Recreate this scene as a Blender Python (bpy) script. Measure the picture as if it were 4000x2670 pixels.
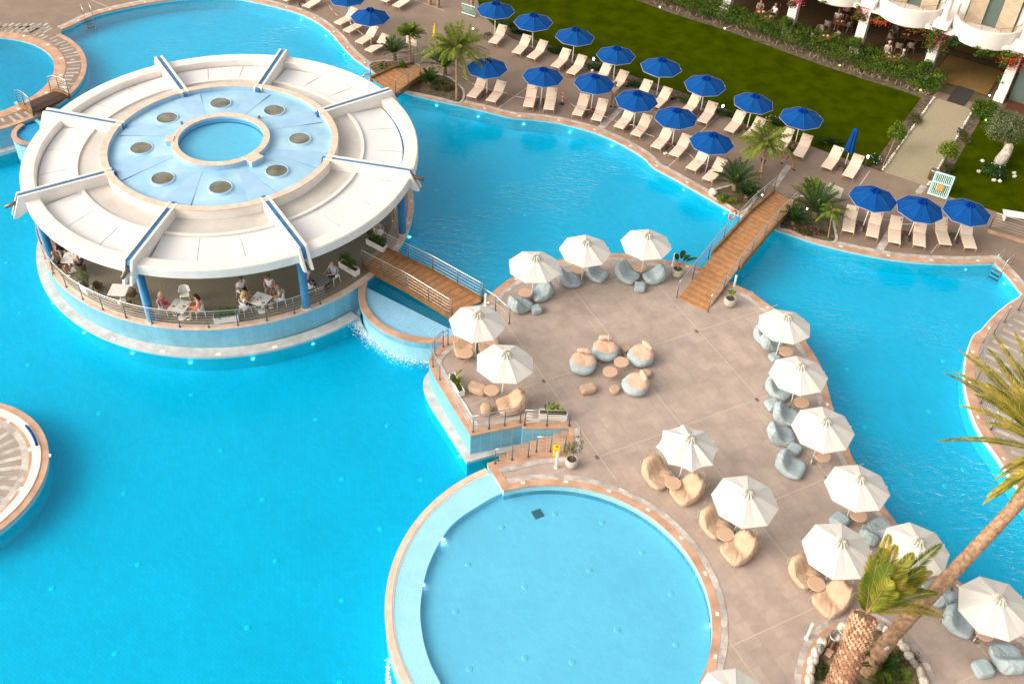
import bpy, math, random
from math import sin, cos, pi, radians, hypot, atan2, sqrt
from mathutils import Vector, Matrix, noise
from mathutils.geometry import delaunay_2d_cdt
random.seed(7)
R = random.Random(11)
for o in list(bpy.data.objects): bpy.data.objects.remove(o)
COL = bpy.context.scene.collection
SC = bpy.context.scene
# ------------------------------------------------------------------ camera
CH, FPX, PITCH, ROLL = 34.0, 4072.19, 0.756263, 0.055532
cam = bpy.data.cameras.new('camera'); camo = bpy.data.objects.new('camera', cam); COL.objects.link(camo)
cam.sensor_width = 36.0; cam.lens = FPX / 4000 * 36; cam.clip_start = 0.5; cam.clip_end = 2000
camo.matrix_world = Matrix.Translation((0, 0, CH)) @ Matrix.Rotation(pi/2 - PITCH, 4, 'X') @ Matrix.Rotation(ROLL, 4, 'Z')
SC.camera = camo
# ------------------------------------------------------------------ light
SUN_EL, SUN_AZ = radians(33), radians(200)      # azimuth: direction the light comes FROM, measured from +X towards +Y
w = bpy.data.worlds.new('World'); SC.world = w; w.use_nodes = True
nt = w.node_tree; bg = nt.nodes['Background']
sky = nt.nodes.new('ShaderNodeTexSky'); sky.sky_type = 'NISHITA'; sky.sun_disc = False
sky.sun_elevation = SUN_EL; sky.sun_rotation = pi/2 - SUN_AZ; sky.dust_density = 4.0; sky.air_density = 0.8; sky.ozone_density = 0.6
hs = nt.nodes.new('ShaderNodeHueSaturation'); hs.inputs['Saturation'].default_value = .30; nt.links.new(sky.outputs[0], hs.inputs['Color'])
vm = nt.nodes.new('ShaderNodeVectorMath'); vm.operation = 'MULTIPLY'; vm.inputs[1].default_value = (1.09, 1.0, .87); nt.links.new(hs.outputs[0], vm.inputs[0]); nt.links.new(vm.outputs[0], bg.inputs[0]); bg.inputs[1].default_value = 0.15
sun = bpy.data.lights.new('sun', 'SUN'); sun.energy = 0.58; sun.angle = radians(80); sun.color = (1.0, 0.87, 0.72)
suno = bpy.data.objects.new('sun', sun); COL.objects.link(suno)
sd = Vector((cos(SUN_AZ)*cos(SUN_EL), sin(SUN_AZ)*cos(SUN_EL), sin(SUN_EL)))
suno.rotation_euler = sd.to_track_quat('Z', 'Y').to_euler(); suno.location = (0, 0, 60)
SC.view_settings.view_transform = 'Standard'; SC.view_settings.look = 'None'
SC.view_settings.exposure = 0.94; SC.view_settings.gamma = 1.0
SC.cycles.transparent_max_bounces = 16
# ------------------------------------------------------------------ picture measurements -> ground coordinates
def ray(nx, ny):
    x = (nx - 2000)/FPX; y = -(ny - 1335)/FPX
    c, s = cos(ROLL), sin(ROLL); x2 = x*c - y*s; y2 = x*s + y*c
    return x2, cos(PITCH) + y2*sin(PITCH), -sin(PITCH) + y2*cos(PITCH)
def g(nx, ny, z=0.0):
    dx, dy, dz = ray(nx, ny); t = (z - CH)/dz
    return Vector((dx*t, dy*t))
ORG = {'a': (0, 0), 'b': (1000, 0), 'c': (2000, 0), 'd': (3000, 0), 'e': (0, 650), 'f': (1000, 650), 'g': (2000, 650), 'h': (3000, 650),
       'i': (0, 1300), 'j': (1000, 1300), 'k': (2000, 1300), 'l': (3000, 1300), 'm': (0, 2000), 'n': (1000, 2000), 'o': (2000, 2000), 'p': (3000, 2000)}
def at(t, x, y, z=0.0):
    ox, oy = ORG[t]; return g(ox + x/2.34, oy + y/2.34, z)
def pts(t, l, z=0.0): return [at(t, x, y, z) for x, y in l]
def v3(p, z): return Vector((p[0], p[1], z))
# ------------------------------------------------------------------ materials
MATS = {}
def lin(c):
    return tuple(((v/255)/12.92 if v <= 10 else (((v/255)+.055)/1.055)**2.4) for v in c)
def mat(name, col, rough=0.7, var=0.0, scale=3.0, col2=None, bump=0.0, bscale=20.0, metal=0.0, spec=0.5, sub=0.0, detail=4.0, coat=0.0, emit=None, lo=.35, hi=.65):
    m = bpy.data.materials.new(name); m.use_nodes = True; n = m.node_tree.nodes; L = m.node_tree.links
    b = n['Principled BSDF']; b.inputs['Roughness'].default_value = rough; b.inputs['Metallic'].default_value = metal
    b.inputs['Specular IOR Level'].default_value = spec; b.inputs['Coat Weight'].default_value = coat
    b.inputs['Base Color'].default_value = (*col, 1)
    if sub: b.inputs['Subsurface Weight'].default_value = sub
    tc = n.new('ShaderNodeTexCoord')
    if var or col2:
        nz = n.new('ShaderNodeTexNoise'); nz.inputs['Scale'].default_value = scale; nz.inputs['Detail'].default_value = detail
        L.new(tc.outputs['Object'], nz.inputs['Vector'])
        cr = n.new('ShaderNodeValToRGB'); cr.color_ramp.elements[0].position = lo; cr.color_ramp.elements[1].position = hi
        c1 = tuple(max(0, v*(1-var)) for v in col); c2 = col2 or tuple(min(1, v*(1+var)) for v in col)
        cr.color_ramp.elements[0].color = (*c1, 1); cr.color_ramp.elements[1].color = (*c2, 1)
        L.new(nz.outputs['Fac'], cr.inputs[0]); L.new(cr.outputs[0], b.inputs['Base Color'])
    if bump:
        nb = n.new('ShaderNodeTexNoise'); nb.inputs['Scale'].default_value = bscale; nb.inputs['Detail'].default_value = 5
        L.new(tc.outputs['Object'], nb.inputs['Vector'])
        bp = n.new('ShaderNodeBump'); bp.inputs['Strength'].default_value = bump; bp.inputs['Distance'].default_value = 0.03
        L.new(nb.outputs['Fac'], bp.inputs['Height']); L.new(bp.outputs[0], b.inputs['Normal'])
    if emit:
        b.inputs['Emission Color'].default_value = (*emit[0], 1); b.inputs['Emission Strength'].default_value = emit[1]
    MATS[name] = m; return m
def tilemat(name, col, bw, bh, rot=0.0, var=0.12, mort=None, msize=0.01, off=0.5, rough=0.6, stain=0.12, loc=(0, 0), vertical=False, bump=0.0, sscale=.5):
    """brick pattern of real paving laid in world metres, with per tile tone and soft stains"""
    m = bpy.data.materials.new(name); m.use_nodes = True; n = m.node_tree.nodes; L = m.node_tree.links
    b = n['Principled BSDF']; b.inputs['Roughness'].default_value = rough
    tc = n.new('ShaderNodeTexCoord'); mp = n.new('ShaderNodeMapping'); mp.inputs['Rotation'].default_value = (0, 0, rot)
    mp.inputs['Location'].default_value = (*loc, 0)
    if vertical:
        # wall tiles: height against distance along the wall
        sx = n.new('ShaderNodeSeparateXYZ'); cb = n.new('ShaderNodeCombineXYZ'); ad = n.new('ShaderNodeMath'); ad.operation = 'SUBTRACT'
        L.new(tc.outputs['Object'], sx.inputs[0]); L.new(sx.outputs[0], ad.inputs[0]); L.new(sx.outputs[1], ad.inputs[1])
        L.new(ad.outputs[0], cb.inputs[0]); L.new(sx.outputs[2], cb.inputs[1]); L.new(cb.outputs[0], mp.inputs[0])
    else: L.new(tc.outputs['Object'], mp.inputs[0])
    bk = n.new('ShaderNodeTexBrick'); bk.offset = off; bk.inputs['Scale'].default_value = 1.0
    bk.inputs['Brick Width'].default_value = bw; bk.inputs['Row Height'].default_value = bh
    bk.inputs['Mortar Size'].default_value = msize; bk.inputs['Bias'].default_value = 0.0; bk.inputs['Mortar Smooth'].default_value = 0.3
    bk.inputs['Color1'].default_value = (*[v*(1-var) for v in col], 1); bk.inputs['Color2'].default_value = (*[min(1, v*(1+var)) for v in col], 1)
    bk.inputs['Mortar'].default_value = (*(mort or [v*.7 for v in col]), 1)
    L.new(mp.outputs[0], bk.inputs['Vector'])
    nz = n.new('ShaderNodeTexNoise'); nz.inputs['Scale'].default_value = sscale; nz.inputs['Detail'].default_value = 8; nz.inputs['Roughness'].default_value = .65
    L.new(tc.outputs['Object'], nz.inputs['Vector'])
    mr = n.new('ShaderNodeMapRange'); mr.inputs[1].default_value = .3; mr.inputs[2].default_value = .7; mr.inputs[3].default_value = 1-stain; mr.inputs[4].default_value = 1+stain
    L.new(nz.outputs['Fac'], mr.inputs[0])
    mx = n.new('ShaderNodeVectorMath'); mx.operation = 'SCALE'; L.new(bk.outputs['Color'], mx.inputs[0]); L.new(mr.outputs[0], mx.inputs['Scale'])
    L.new(mx.outputs[0], b.inputs['Base Color'])
    if bump:
        bp = n.new('ShaderNodeBump'); bp.inputs['Strength'].default_value = bump; bp.inputs['Distance'].default_value = .01
        L.new(bk.outputs['Fac'], bp.inputs['Height']); bp.invert = True; L.new(bp.outputs[0], b.inputs['Normal'])
    MATS[name] = m; return m
def leafmat(name, c1, c2, c3=None, scale=1.2, rough=.6):
    m = bpy.data.materials.new(name); m.use_nodes = True; n = m.node_tree.nodes; L = m.node_tree.links
    b = n['Principled BSDF']; b.inputs['Roughness'].default_value = rough; b.inputs['Specular IOR Level'].default_value = .3
    geo = n.new('ShaderNodeNewGeometry'); wn = n.new('ShaderNodeTexNoise'); wn.inputs['Scale'].default_value = scale; wn.inputs['Detail'].default_value = 3
    L.new(geo.outputs['Position'], wn.inputs['Vector'])
    ad = n.new('ShaderNodeMath'); ad.operation = 'MULTIPLY_ADD'; ad.inputs[1].default_value = .45; L.new(geo.outputs['Random Per Island'], ad.inputs[0])
    sb = n.new('ShaderNodeMath'); sb.operation = 'MULTIPLY_ADD'; sb.inputs[1].default_value = 1.1; sb.inputs[2].default_value = -.28
    L.new(wn.outputs['Fac'], sb.inputs[0]); L.new(sb.outputs[0], ad.inputs[2])
    cr = n.new('ShaderNodeValToRGB'); cr.color_ramp.elements[0].position = .15; cr.color_ramp.elements[0].color = (*c1, 1)
    cr.color_ramp.elements[1].position = .85; cr.color_ramp.elements[1].color = (*(c3 or c2), 1)
    if c3: e = cr.color_ramp.elements.new(.5); e.color = (*c2, 1)
    L.new(ad.outputs[0], cr.inputs[0]); L.new(cr.outputs[0], b.inputs['Base Color'])
    b.inputs['Transmission Weight'].default_value = 0
    tr = n.new('ShaderNodeBsdfTranslucent'); L.new(cr.outputs[0], tr.inputs[0]); ms = n.new('ShaderNodeMixShader'); ms.inputs[0].default_value = .25
    L.new(b.outputs[0], ms.inputs[1]); L.new(tr.outputs[0], ms.inputs[2]); L.new(ms.outputs[0], n['Material Output'].inputs[0])
    MATS[name] = m; return m
def watermat(name, tint, ripple=.25, rscale=2.2, patches=0.0, refl=1.0):
    """clear tinted water: what lies below shows through, the surface mirrors the sky by Fresnel over wind ripples"""
    m = bpy.data.materials.new(name); m.use_nodes = True; n = m.node_tree.nodes; L = m.node_tree.links
    n.remove(n['Principled BSDF']); out = n['Material Output']
    tr = n.new('ShaderNodeBsdfTransparent'); tr.inputs[0].default_value = (*tint, 1)
    gl = n.new('ShaderNodeBsdfGlossy'); gl.inputs['Roughness'].default_value = .06
    fr = n.new('ShaderNodeFresnel'); fr.inputs[0].default_value = 1.33
    ms = n.new('ShaderNodeMixShader'); tc = n.new('ShaderNodeTexCoord')
    mp = n.new('ShaderNodeMapping'); mp.inputs['Rotation'].default_value = (0, 0, .5); mp.inputs['Scale'].default_value = (1.0, 2.0, 1)
    L.new(tc.outputs['Object'], mp.inputs[0])
    nz = n.new('ShaderNodeTexNoise'); nz.inputs['Scale'].default_value = rscale; nz.inputs['Detail'].default_value = 3; nz.inputs['Distortion'].default_value = .6
    L.new(mp.outputs[0], nz.inputs['Vector'])
    bp = n.new('ShaderNodeBump'); bp.inputs['Distance'].default_value = .12
    bp.inputs['Strength'].default_value = ripple
    if patches:
        pn = n.new('ShaderNodeTexNoise'); pn.inputs['Scale'].default_value = .16; pn.inputs['Detail'].default_value = 2
        L.new(tc.outputs['Object'], pn.inputs['Vector'])
        mr = n.new('ShaderNodeMapRange'); mr.inputs[1].default_value = .48; mr.inputs[2].default_value = .62; mr.inputs[3].default_value = ripple*.25; mr.inputs[4].default_value = ripple*patches
        L.new(pn.outputs['Fac'], mr.inputs[0]); L.new(mr.outputs[0], bp.inputs['Strength'])
    L.new(nz.outputs['Fac'], bp.inputs['Height']); L.new(bp.outputs[0], gl.inputs['Normal']); L.new(bp.outputs[0], fr.inputs['Normal'])
    mu = n.new('ShaderNodeMath'); mu.operation = 'MULTIPLY'; mu.inputs[1].default_value = refl; L.new(fr.outputs[0], mu.inputs[0])
    ge = n.new('ShaderNodeNewGeometry'); mb_ = n.new('ShaderNodeMix'); L.new(ge.outputs['Backfacing'], mb_.inputs[0]); L.new(mu.outputs[0], mb_.inputs[2]); mb_.inputs[3].default_value = .05
    L.new(mb_.outputs[0], ms.inputs[0]); L.new(tr.outputs[0], ms.inputs[1]); L.new(gl.outputs[0], ms.inputs[2]); L.new(ms.outputs[0], out.inputs[0])
    MATS[name] = m; return m
GA = 2.06403          # direction of the terrace grid
# paving, stone
tilemat('terrace_paving', (.40, .322, .282), 1.172, .658, rot=-GA, var=.065, mort=(.32, .27, .235), msize=.010, stain=.17, loc=(0, 0), sscale=1.1)
tilemat('sun_deck_paving', (.238, .175, .134), 1.2, .8, rot=-GA, var=.04, mort=(.22, .19, .16), msize=.01, stain=.16, sscale=.7)
tilemat('border_stone', (.47, .43, .41), .42, .3, rot=.3, var=.22, mort=(.38, .34, .31), msize=.01, stain=.25, sscale=2.5)
tilemat('stripe_stone', (.42, .39, .36), .45, .45, rot=.9, var=.25, mort=(.47, .45, .43), msize=.01, stain=.28, sscale=2.0)
mat('copper_coping', (.42, .245, .16), .6, col2=(.56, .36, .255), scale=1.6, bump=.1, bscale=40)
mat('pink_coping', (.62, .45, .36), .6, col2=(.72, .57, .48), scale=3, bump=.1)
mat('white_inset', (.85, .82, .76), .5)
mat('joint_line', (.58, .51, .44), .7)
mat('drain_metal', (.22, .16, .12), .5, metal=.4)
mat('striped_deck', (.33, .275, .235), .8, var=.10, scale=2.2)
mat('plain_concrete', (.31, .27, .225), .8, var=.10, scale=2.2, bump=.15, bscale=60)
mat('path_gravel', (.33, .285, .19), .85, var=.14, scale=14, detail=8, bump=.35, bscale=90)
mat('lawn_grass', (.026, .042, .0003), .95, col2=(.052, .074, .0006), scale=.9, detail=10, bump=.8, bscale=60, spec=0, lo=.3, hi=.72)
mat('grass_blades', (.03, .085, .008), .7, var=.35, scale=2)
mat('soil_light', (.17, .13, .075), .9, var=.5, scale=4, detail=9, bump=.6, bscale=12)
mat('soil', (.10, .075, .048), .9, var=.45, scale=3, detail=8, bump=.6, bscale=12)
mat('marble_ledge', (.44, .44, .43), .5, col2=(.58, .58, .58), scale=2.0, detail=8)
# pool linings
tilemat('pool_floor_mosaic', (.24, .60, .74), .30, .15, rot=.6, var=.05, mort=(.19, .52, .66), msize=.012, stain=.05, sscale=.3)
tilemat('pool_wall_mosaic', (.26, .54, .62), .3, .15, var=.05, mort=(.36, .60, .67), msize=.008, stain=.06, vertical=True, off=0)
tilemat('retaining_wall_tile', (.14, .39, .54), .3, .3, var=.07, mort=(.26, .50, .62), msize=.012, stain=.12, vertical=True, off=0, rough=.45, sscale=1.2)
tilemat('kids_floor_mosaic', (.62, .76, .84), .3, .15, rot=.6, var=.03, mort=(.56, .71, .80), msize=.01, stain=.05, sscale=.4)
tilemat('shelf_mosaic', (.24, .60, .80), .025, .025, rot=.2, var=.16, mort=(.38, .66, .84), msize=.003, stain=.10, sscale=.6)
tilemat('weir_mosaic', (.22, .49, .72), .06, .06, rot=.2, var=.12, mort=(.30, .56, .76), msize=.003, stain=.08, sscale=.8)
mat('roof_basin_blue', (.25, .48, .69), .5, col2=(.38, .60, .76), scale=.7, detail=7)
mat('roof_basin_pale', (.33, .53, .74), .5, col2=(.28, .48, .71), scale=1.6, detail=7)
mat('blue_paint', (.035, .16, .36), .45, var=.2, scale=2.5)
mat('column_blue', (.012, .18, .40), .4, var=.12, scale=2)
watermat('pool_water', (.06, .81, .97), ripple=.5, rscale=2.0, patches=2.0, refl=1.9)
watermat('lower_water', (.05, .80, .95), ripple=.22, rscale=2.6, refl=.75)
watermat('kids_water', (.42, .785, .92), ripple=.08, rscale=3)
watermat('small_water', (.14, .83, .88), ripple=.15, rscale=3)
mat('foam', (.72, .82, .88), .8, emit=None)
# buildings
mat('white_render', (.72, .695, .665), .8, var=.055, scale=1.1, detail=9, bump=.12, bscale=7)
mat('roof_membrane', (.68, .70, .73), .7, col2=(.665, .67, .69), scale=.35, detail=8)
mat('awning_seam', (.55, .55, .55), .7)
tilemat('roof_tile_grey', (.52, .50, .48), .4, .4, rot=.2, var=.03, mort=(.47, .45, .43), msize=.006, stain=.1, off=0)
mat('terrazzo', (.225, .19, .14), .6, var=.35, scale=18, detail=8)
mat('skylight_glass', (.10, .095, .075), .15, col2=(.22, .22, .17), scale=1.2)
mat('bar_dark', (.06, .045, .035), .6)
mat('steel', (.62, .60, .57), .28, metal=.9)
mat('post_grey', (.16, .165, .18), .45, metal=.5)
mat('pipe_brown', (.16, .13, .105), .4, metal=.5)
# wood
tilemat('bridge_planks', (.42, .21, .095), 6.0, .14, var=.20, mort=(.10, .05, .025), msize=.010, stain=.2, off=0, sscale=1.5)
mat('bridge_beam', (.22, .115, .04), .6, var=.2, scale=2.5)
mat('dark_wood', (.055, .022, .012), .55, var=.3, scale=6)
mat('table_wood', (.20, .075, .025), .35, var=.25, scale=4)
tilemat('restaurant_planks', (.095, .058, .028), 4.0, .12, rot=-.54, var=.2, mort=(.035, .02, .01), msize=.012, stain=.2, off=.5, sscale=1)
mat('wicker', (.27, .21, .16), .7, var=.2, scale=20)
mat('wicker_brown', (.16, .10, .05), .7, var=.2, scale=20)
mat('lobby_tan', (.21, .135, .05), .5, var=.1, scale=3)
mat('lobby_red', (.10, .03, .012), .5)
mat('lobby_grey', (.10, .085, .05), .5, var=.15, scale=8)
mat('door_mat', (.035, .032, .028), .9, bump=.3)
# fabrics
mat('umbrella_blue', (.0, .056, .235), .85, spec=.15, var=.10, scale=.9)
mat('umbrella_blue_trim', (.33, .30, .42), .7)
mat('umbrella_white', (.625, .61, .585), .85, var=.015, scale=1.5)
mat('pole_white', (.80, .78, .75), .45)
mat('lounger_cream', (.75, .62, .50), .75, var=.035, scale=1.4, bump=.05)
mat('lounger_pillow', (.80, .655, .52), .75, var=.05, scale=3)
mat('lounger_frame', (.46, .31, .18), .55)
mat('denim', (.31, .40, .44), .9, col2=(.385, .47, .505), scale=3.0, detail=6, bump=.8, bscale=8)
mat('denim_seam', (.36, .30, .25), .8)
mat('tan_fabric', (.46, .315, .215), .9, col2=(.54, .385, .27), scale=2.5, detail=6, bump=.8, bscale=8)
mat('peach_fabric', (.55, .37, .285), .9, col2=(.63, .44, .345), scale=2.5, detail=6, bump=.7, bscale=8)
mat('tan_seam', (.40, .41, .36), .8)
mat('strap_grey', (.5, .56, .62), .8)
mat('table_tan', (.56, .38, .27), .45)
mat('table_leg', (.46, .29, .19), .4, metal=.2)
mat('table_grey', (.19, .185, .18), .5)
mat('marble_top', (.82, .79, .73), .3, col2=(.60, .55, .48), scale=2.4, detail=9, lo=.55, hi=.75)
mat('chair_white', (.80, .78, .74), .5)
mat('planter_white', (.74, .73, .71), .6, var=.05)
mat('pot_grey', (.44, .41, .37), .7, var=.12, scale=6)
mat('yellow_plastic', (.80, .58, .01), .4)
mat('mark_black', (.05, .04, .02), .6)
mat('mark_red', (.62, .07, .04), .6)
mat('mark_orange', (.75, .30, .05), .6)
mat('rubber_black', (.02, .02, .022), .6)
mat('chain_red', (.60, .08, .05), .5); mat('chain_white', (.75, .70, .68), .5)
mat('ring_orange', (.80, .16, .04), .5)
mat('lamp_glow', (1, 1, 1), .4, emit=((1.0, .95, .97), 7.0))
mat('lamp_green', (.3, 1, .1), .4, emit=((.25, 1.0, .05), 3.5))
mat('lamp_ring', (.45, .75, .85), .4)
mat('inlet_white', (.62, .78, .80), .4)
mat('stone_white', (.62, .57, .50), .75, var=.2, scale=4, bump=.4, bscale=9)
mat('stone_grey', (.30, .28, .26), .8, var=.3, scale=5, bump=.5, bscale=8)
mat('mint_paint', (.42, .68, .64), .5, var=.05)
mat('sign_orange', (.50, .24, .05), .6)
mat('pale_board', (.60, .56, .47), .5)
mat('curtain', (.76, .67, .55), .8, var=.08, scale=3)
mat('glass_dark', (.10, .14, .13), .12)
mat('flower_pink', (.62, .03, .12), .6); mat('flower_red', (.60, .05, .02), .6); mat('flower_white', (.7, .66, .6), .6)
# plants
leafmat('leaf_hedge', (.012, .045, .002), (.05, .115, .004), (.15, .19, .008))
leafmat('leaf_dark', (.006, .028, .006), (.018, .065, .010), (.05, .12, .015))
leafmat('leaf_bright', (.035, .09, .004), (.09, .17, .006), (.21, .27, .015))
leafmat('leaf_olive', (.05, .075, .028), (.12, .155, .065), (.22, .25, .13))
leafmat('leaf_sago', (.010, .04, .008), (.025, .08, .010), (.07, .13, .015))
leafmat('leaf_feather', (.05, .09, .008), (.13, .20, .015), (.26, .27, .03))
leafmat('leaf_date', (.10, .12, .006), (.32, .29, .02), (.66, .48, .11), scale=1.8)
leafmat('leaf_date_green', (.05, .08, .005), (.17, .20, .010), (.42, .38, .04), scale=1.8)
leafmat('leaf_dry', (.28, .16, .07), (.45, .28, .14), (.58, .42, .24))
leafmat('leaf_ground', (.03, .05, .01), (.08, .09, .02), (.13, .10, .045))
mat('twig', (.42, .30, .19), .8, var=.2)
mat('trunk_grey', (.25, .18, .11), .85, var=.3, scale=6, bump=.5, bscale=12)
mat('trunk_thin', (.30, .20, .11), .8, var=.25, scale=8)
mat('date_trunk', (.22, .115, .065), .85, col2=(.44, .25, .155), scale=7, bump=.5, bscale=14)
mat('date_stub', (.50, .31, .19), .8, col2=(.70, .50, .34), scale=9)
mat('date_trunk_ringed', (.23, .14, .085), .85, col2=(.42, .27, .165), scale=6, bump=.6, bscale=16)
# people
mat('skin_light', (.62, .34, .23), .55, sub=.05); mat('skin_tan', (.42, .20, .115), .55)
for nm, c in (('hair_blonde', (.60, .42, .18)), ('hair_brown', (.10, .05, .025)), ('hair_dark', (.02, .013, .01)), ('hair_grey', (.45, .42, .38)), ('hair_ginger', (.38, .15, .05)),
              ('cloth_white', (.75, .74, .76)), ('cloth_pink', (.72, .12, .22)), ('cloth_coral', (.78, .28, .20)), ('cloth_lilac', (.42, .44, .62)), ('cloth_navy', (.03, .045, .09)),
              ('cloth_black', (.02, .02, .022)), ('cloth_green', (.30, .36, .22)), ('cloth_khaki', (.24, .18, .10)), ('cloth_grey', (.22, .21, .20)), ('cloth_blue', (.14, .20, .28)), ('cloth_cream', (.62, .58, .46)), ('cloth_red', (.55, .06, .05))):
    mat(nm, c, .8, var=.12, scale=12)
mat('cloth_floral', (.10, .09, .14), .8, col2=(.60, .56, .55), scale=16, detail=2, lo=.45, hi=.55)
mat('rock_white', (.26, .23, .19), .85, col2=(.50, .46, .41), scale=6, detail=9, bump=.9, bscale=8)
mat('balcony_metal', (.34, .24, .17), .4, metal=.4)
tilemat('pavilion_wall_tile', (.15, .40, .54), .15, .15, var=.05, mort=(.19, .44, .57), msize=.008, stain=.14, vertical=True, off=0, rough=.5, sscale=.9)
mat('cap_white_shaded', (.52, .51, .45), .9); mat('cap_blue_shaded', (.0, .035, .24), .9, spec=.1)  # parasol vent caps: shading of the folds put into a darker cap colour
# ------------------------------------------------------------------ mesh helpers
class MB:
    def __init__(s): s.v = []; s.f = []; s.m = []; s.cur = 0; s.sm = []
    def add(s, vs, fs, smooth=False):
        k = len(s.v); s.v.extend([tuple(p) for p in vs]); s.f.extend([tuple(i + k for i in f) for f in fs]); s.m.extend([s.cur]*len(fs)); s.sm.extend([smooth]*len(fs)); return s
    def box(s, c, d, rot=0.0, M=None):
        x, y, z = d[0]/2, d[1]/2, d[2]/2
        vs = [Vector((a*x, b*y, e*z)) for e in (-1, 1) for b in (-1, 1) for a in (-1, 1)]
        Q = Matrix.Translation(Vector(c)) @ Matrix.Rotation(rot, 4, 'Z') @ (M or Matrix())
        vs = [Q @ p for p in vs]
        return s.add(vs, [(0, 2, 3, 1), (4, 5, 7, 6), (0, 1, 5, 4), (2, 6, 7, 3), (0, 4, 6, 2), (1, 3, 7, 5)])
    def bbox(s, c, d, rot=0.0, bev=.02, M=None):
        """box with chamfered long edges (rounded by bev)"""
        x, y, z = d[0]/2, d[1]/2, d[2]/2; bev = min(bev, x*.9, y*.9, z*.9)
        prof = [(-x+bev, -y), (x-bev, -y), (x, -y+bev), (x, y-bev), (x-bev, y), (-x+bev, y), (-x, y-bev), (-x, -y+bev)]
        ins = [(a*(1-bev/x), b*(1-bev/y)) for a, b in prof]
        Q = Matrix.Translation(Vector(c)) @ Matrix.Rotation(rot, 4, 'Z') @ (M or Matrix())
        rings = [(ins, -z), (prof, -z+bev), (prof, z-bev), (ins, z)]
        vs = [Q @ Vector((a, b, h)) for r, h in rings for a, b in r]; fs = []
        for k in range(3):
            for i in range(8): fs.append((k*8+i, k*8+(i+1) % 8, (k+1)*8+(i+1) % 8, (k+1)*8+i))
        fs.append(tuple(range(7, -1, -1))); fs.append(tuple(range(24, 32)))
        return s.add(vs, fs)
    def tube(s, path, r, n=6, cap=True, closed=False, smooth=True):
        path = [Vector(p) for p in path]; N = len(path); rr = r if isinstance(r, (list, tuple)) else [r]*N
        vs = []; up = None
        for i, p in enumerate(path):
            a = path[(i-1) % N] if (closed or i > 0) else p; b = path[(i+1) % N] if (closed or i < N-1) else p
            t = (b - a).normalized() if (b-a).length > 1e-9 else Vector((0, 0, 1))
            if up is None: up = t.orthogonal().normalized()
            up = (up - t*up.dot(t)); up = up.normalized() if up.length > 1e-6 else t.orthogonal().normalized()
            w_ = t.cross(up)
            for k in range(n):
                an = 2*pi*k/n; vs.append(p + (up*cos(an) + w_*sin(an))*rr[i])
        fs = []
        for i in range(N if closed else N-1):
            j = (i+1) % N
            for k in range(n): fs.append((i*n+k, i*n+(k+1) % n, j*n+(k+1) % n, j*n+k))
        if cap and not closed: fs.append(tuple(range(n-1, -1, -1))); fs.append(tuple(range((N-1)*n, N*n)))
        return s.add(vs, fs, smooth)
    def lathe(s, prof, n=16, c=(0, 0, 0), a0=0, a1=2*pi, smooth=False, wob=None):
        full = abs(a1 - a0 - 2*pi) < 1e-6; m = n if full else n+1; vs = []
        for i in range(m):
            a = a0 + (a1-a0)*i/n
            for r, z in prof:
                q = wob(a, r, z) if wob else r
                vs.append((c[0]+q*cos(a), c[1]+q*sin(a), c[2]+z))
        k = len(prof); fs = []
        for i in range(n):
            j = (i+1) % m
            for t in range(k-1): fs.append((i*k+t, j*k+t, j*k+t+1, i*k+t+1))
        return s.add(vs, fs, smooth)
    def arcbox(s, c, r0, r1, z0, z1, a0=0.0, a1=2*pi, n=48):
        full = abs(a1-a0-2*pi) < 1e-6
        s.lathe([(r0, z0), (r1, z0), (r1, z1), (r0, z1), (r0, z0)], n, (c[0], c[1], 0), a0, a1)
        if not full:
            for a, fl in ((a0, 1), (a1, 0)):
                vs = [(c[0]+r*cos(a), c[1]+r*sin(a), z) for r, z in ((r0, z0), (r1, z0), (r1, z1), (r0, z1))]
                s.add(vs, [(0, 1, 2, 3) if fl else (3, 2, 1, 0)])
        return s
    def fill(s, outer, z, holes=()):
        vs = [Vector((p[0], p[1])) for p in outer]; es = [(i, (i+1) % len(outer)) for i in range(len(outer))]
        for h in holes:
            k = len(vs); vs += [Vector((p[0], p[1])) for p in h]; es += [(k+i, k+(i+1) % len(h)) for i in range(len(h))]
        ov, oe, of, *_ = delaunay_2d_cdt(vs, es, [], 0, 1e-4)
        def inside(poly, x, y):
            c = False; j = len(poly)-1
            for i in range(len(poly)):
                xi, yi = poly[i][0], poly[i][1]; xj, yj = poly[j][0], poly[j][1]
                if (yi > y) != (yj > y) and x < (xj-xi)*(y-yi)/(yj-yi)+xi: c = not c
                j = i
            return c
        keep = []
        for f in of:
            cx = sum(ov[i].x for i in f)/len(f); cy = sum(ov[i].y for i in f)/len(f)
            if inside(outer, cx, cy) and not any(inside(h, cx, cy) for h in holes):
                a, b, c = ov[f[0]], ov[f[1]], ov[f[2]]
                keep.append(tuple(f) if (b-a).cross(c-a) > 0 else tuple(reversed(f)))
        return s.add([(p.x, p.y, z) for p in ov], keep)
    def skirt(s, loop, z0, z1, closed=True):
        n = len(loop); vs = [(p[0], p[1], z0) for p in loop] + [(p[0], p[1], z1) for p in loop]
        return s.add(vs, [(i, (i+1) % n, n+(i+1) % n, n+i) for i in range(n if closed else n-1)])
    def prism(s, loop, z0, z1):
        s.fill(loop, z1); s.fill(loop, z0); return s.skirt(loop, z0, z1)
    def strip(s, line, d0, d1, z, closed=False):
        """flat band beside a line; positive offsets lie to the left of its direction"""
        A = offs(line, d0, closed); B = offs(line, d1, closed); n = len(line)
        return s.add([(p[0], p[1], z) for p in A+B], [(i, (i+1) % n, n+(i+1) % n, n+i) if d1 < d0 else (i, n+i, n+(i+1) % n, (i+1) % n)[::-1] for i in range(n if closed else n-1)])
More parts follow.
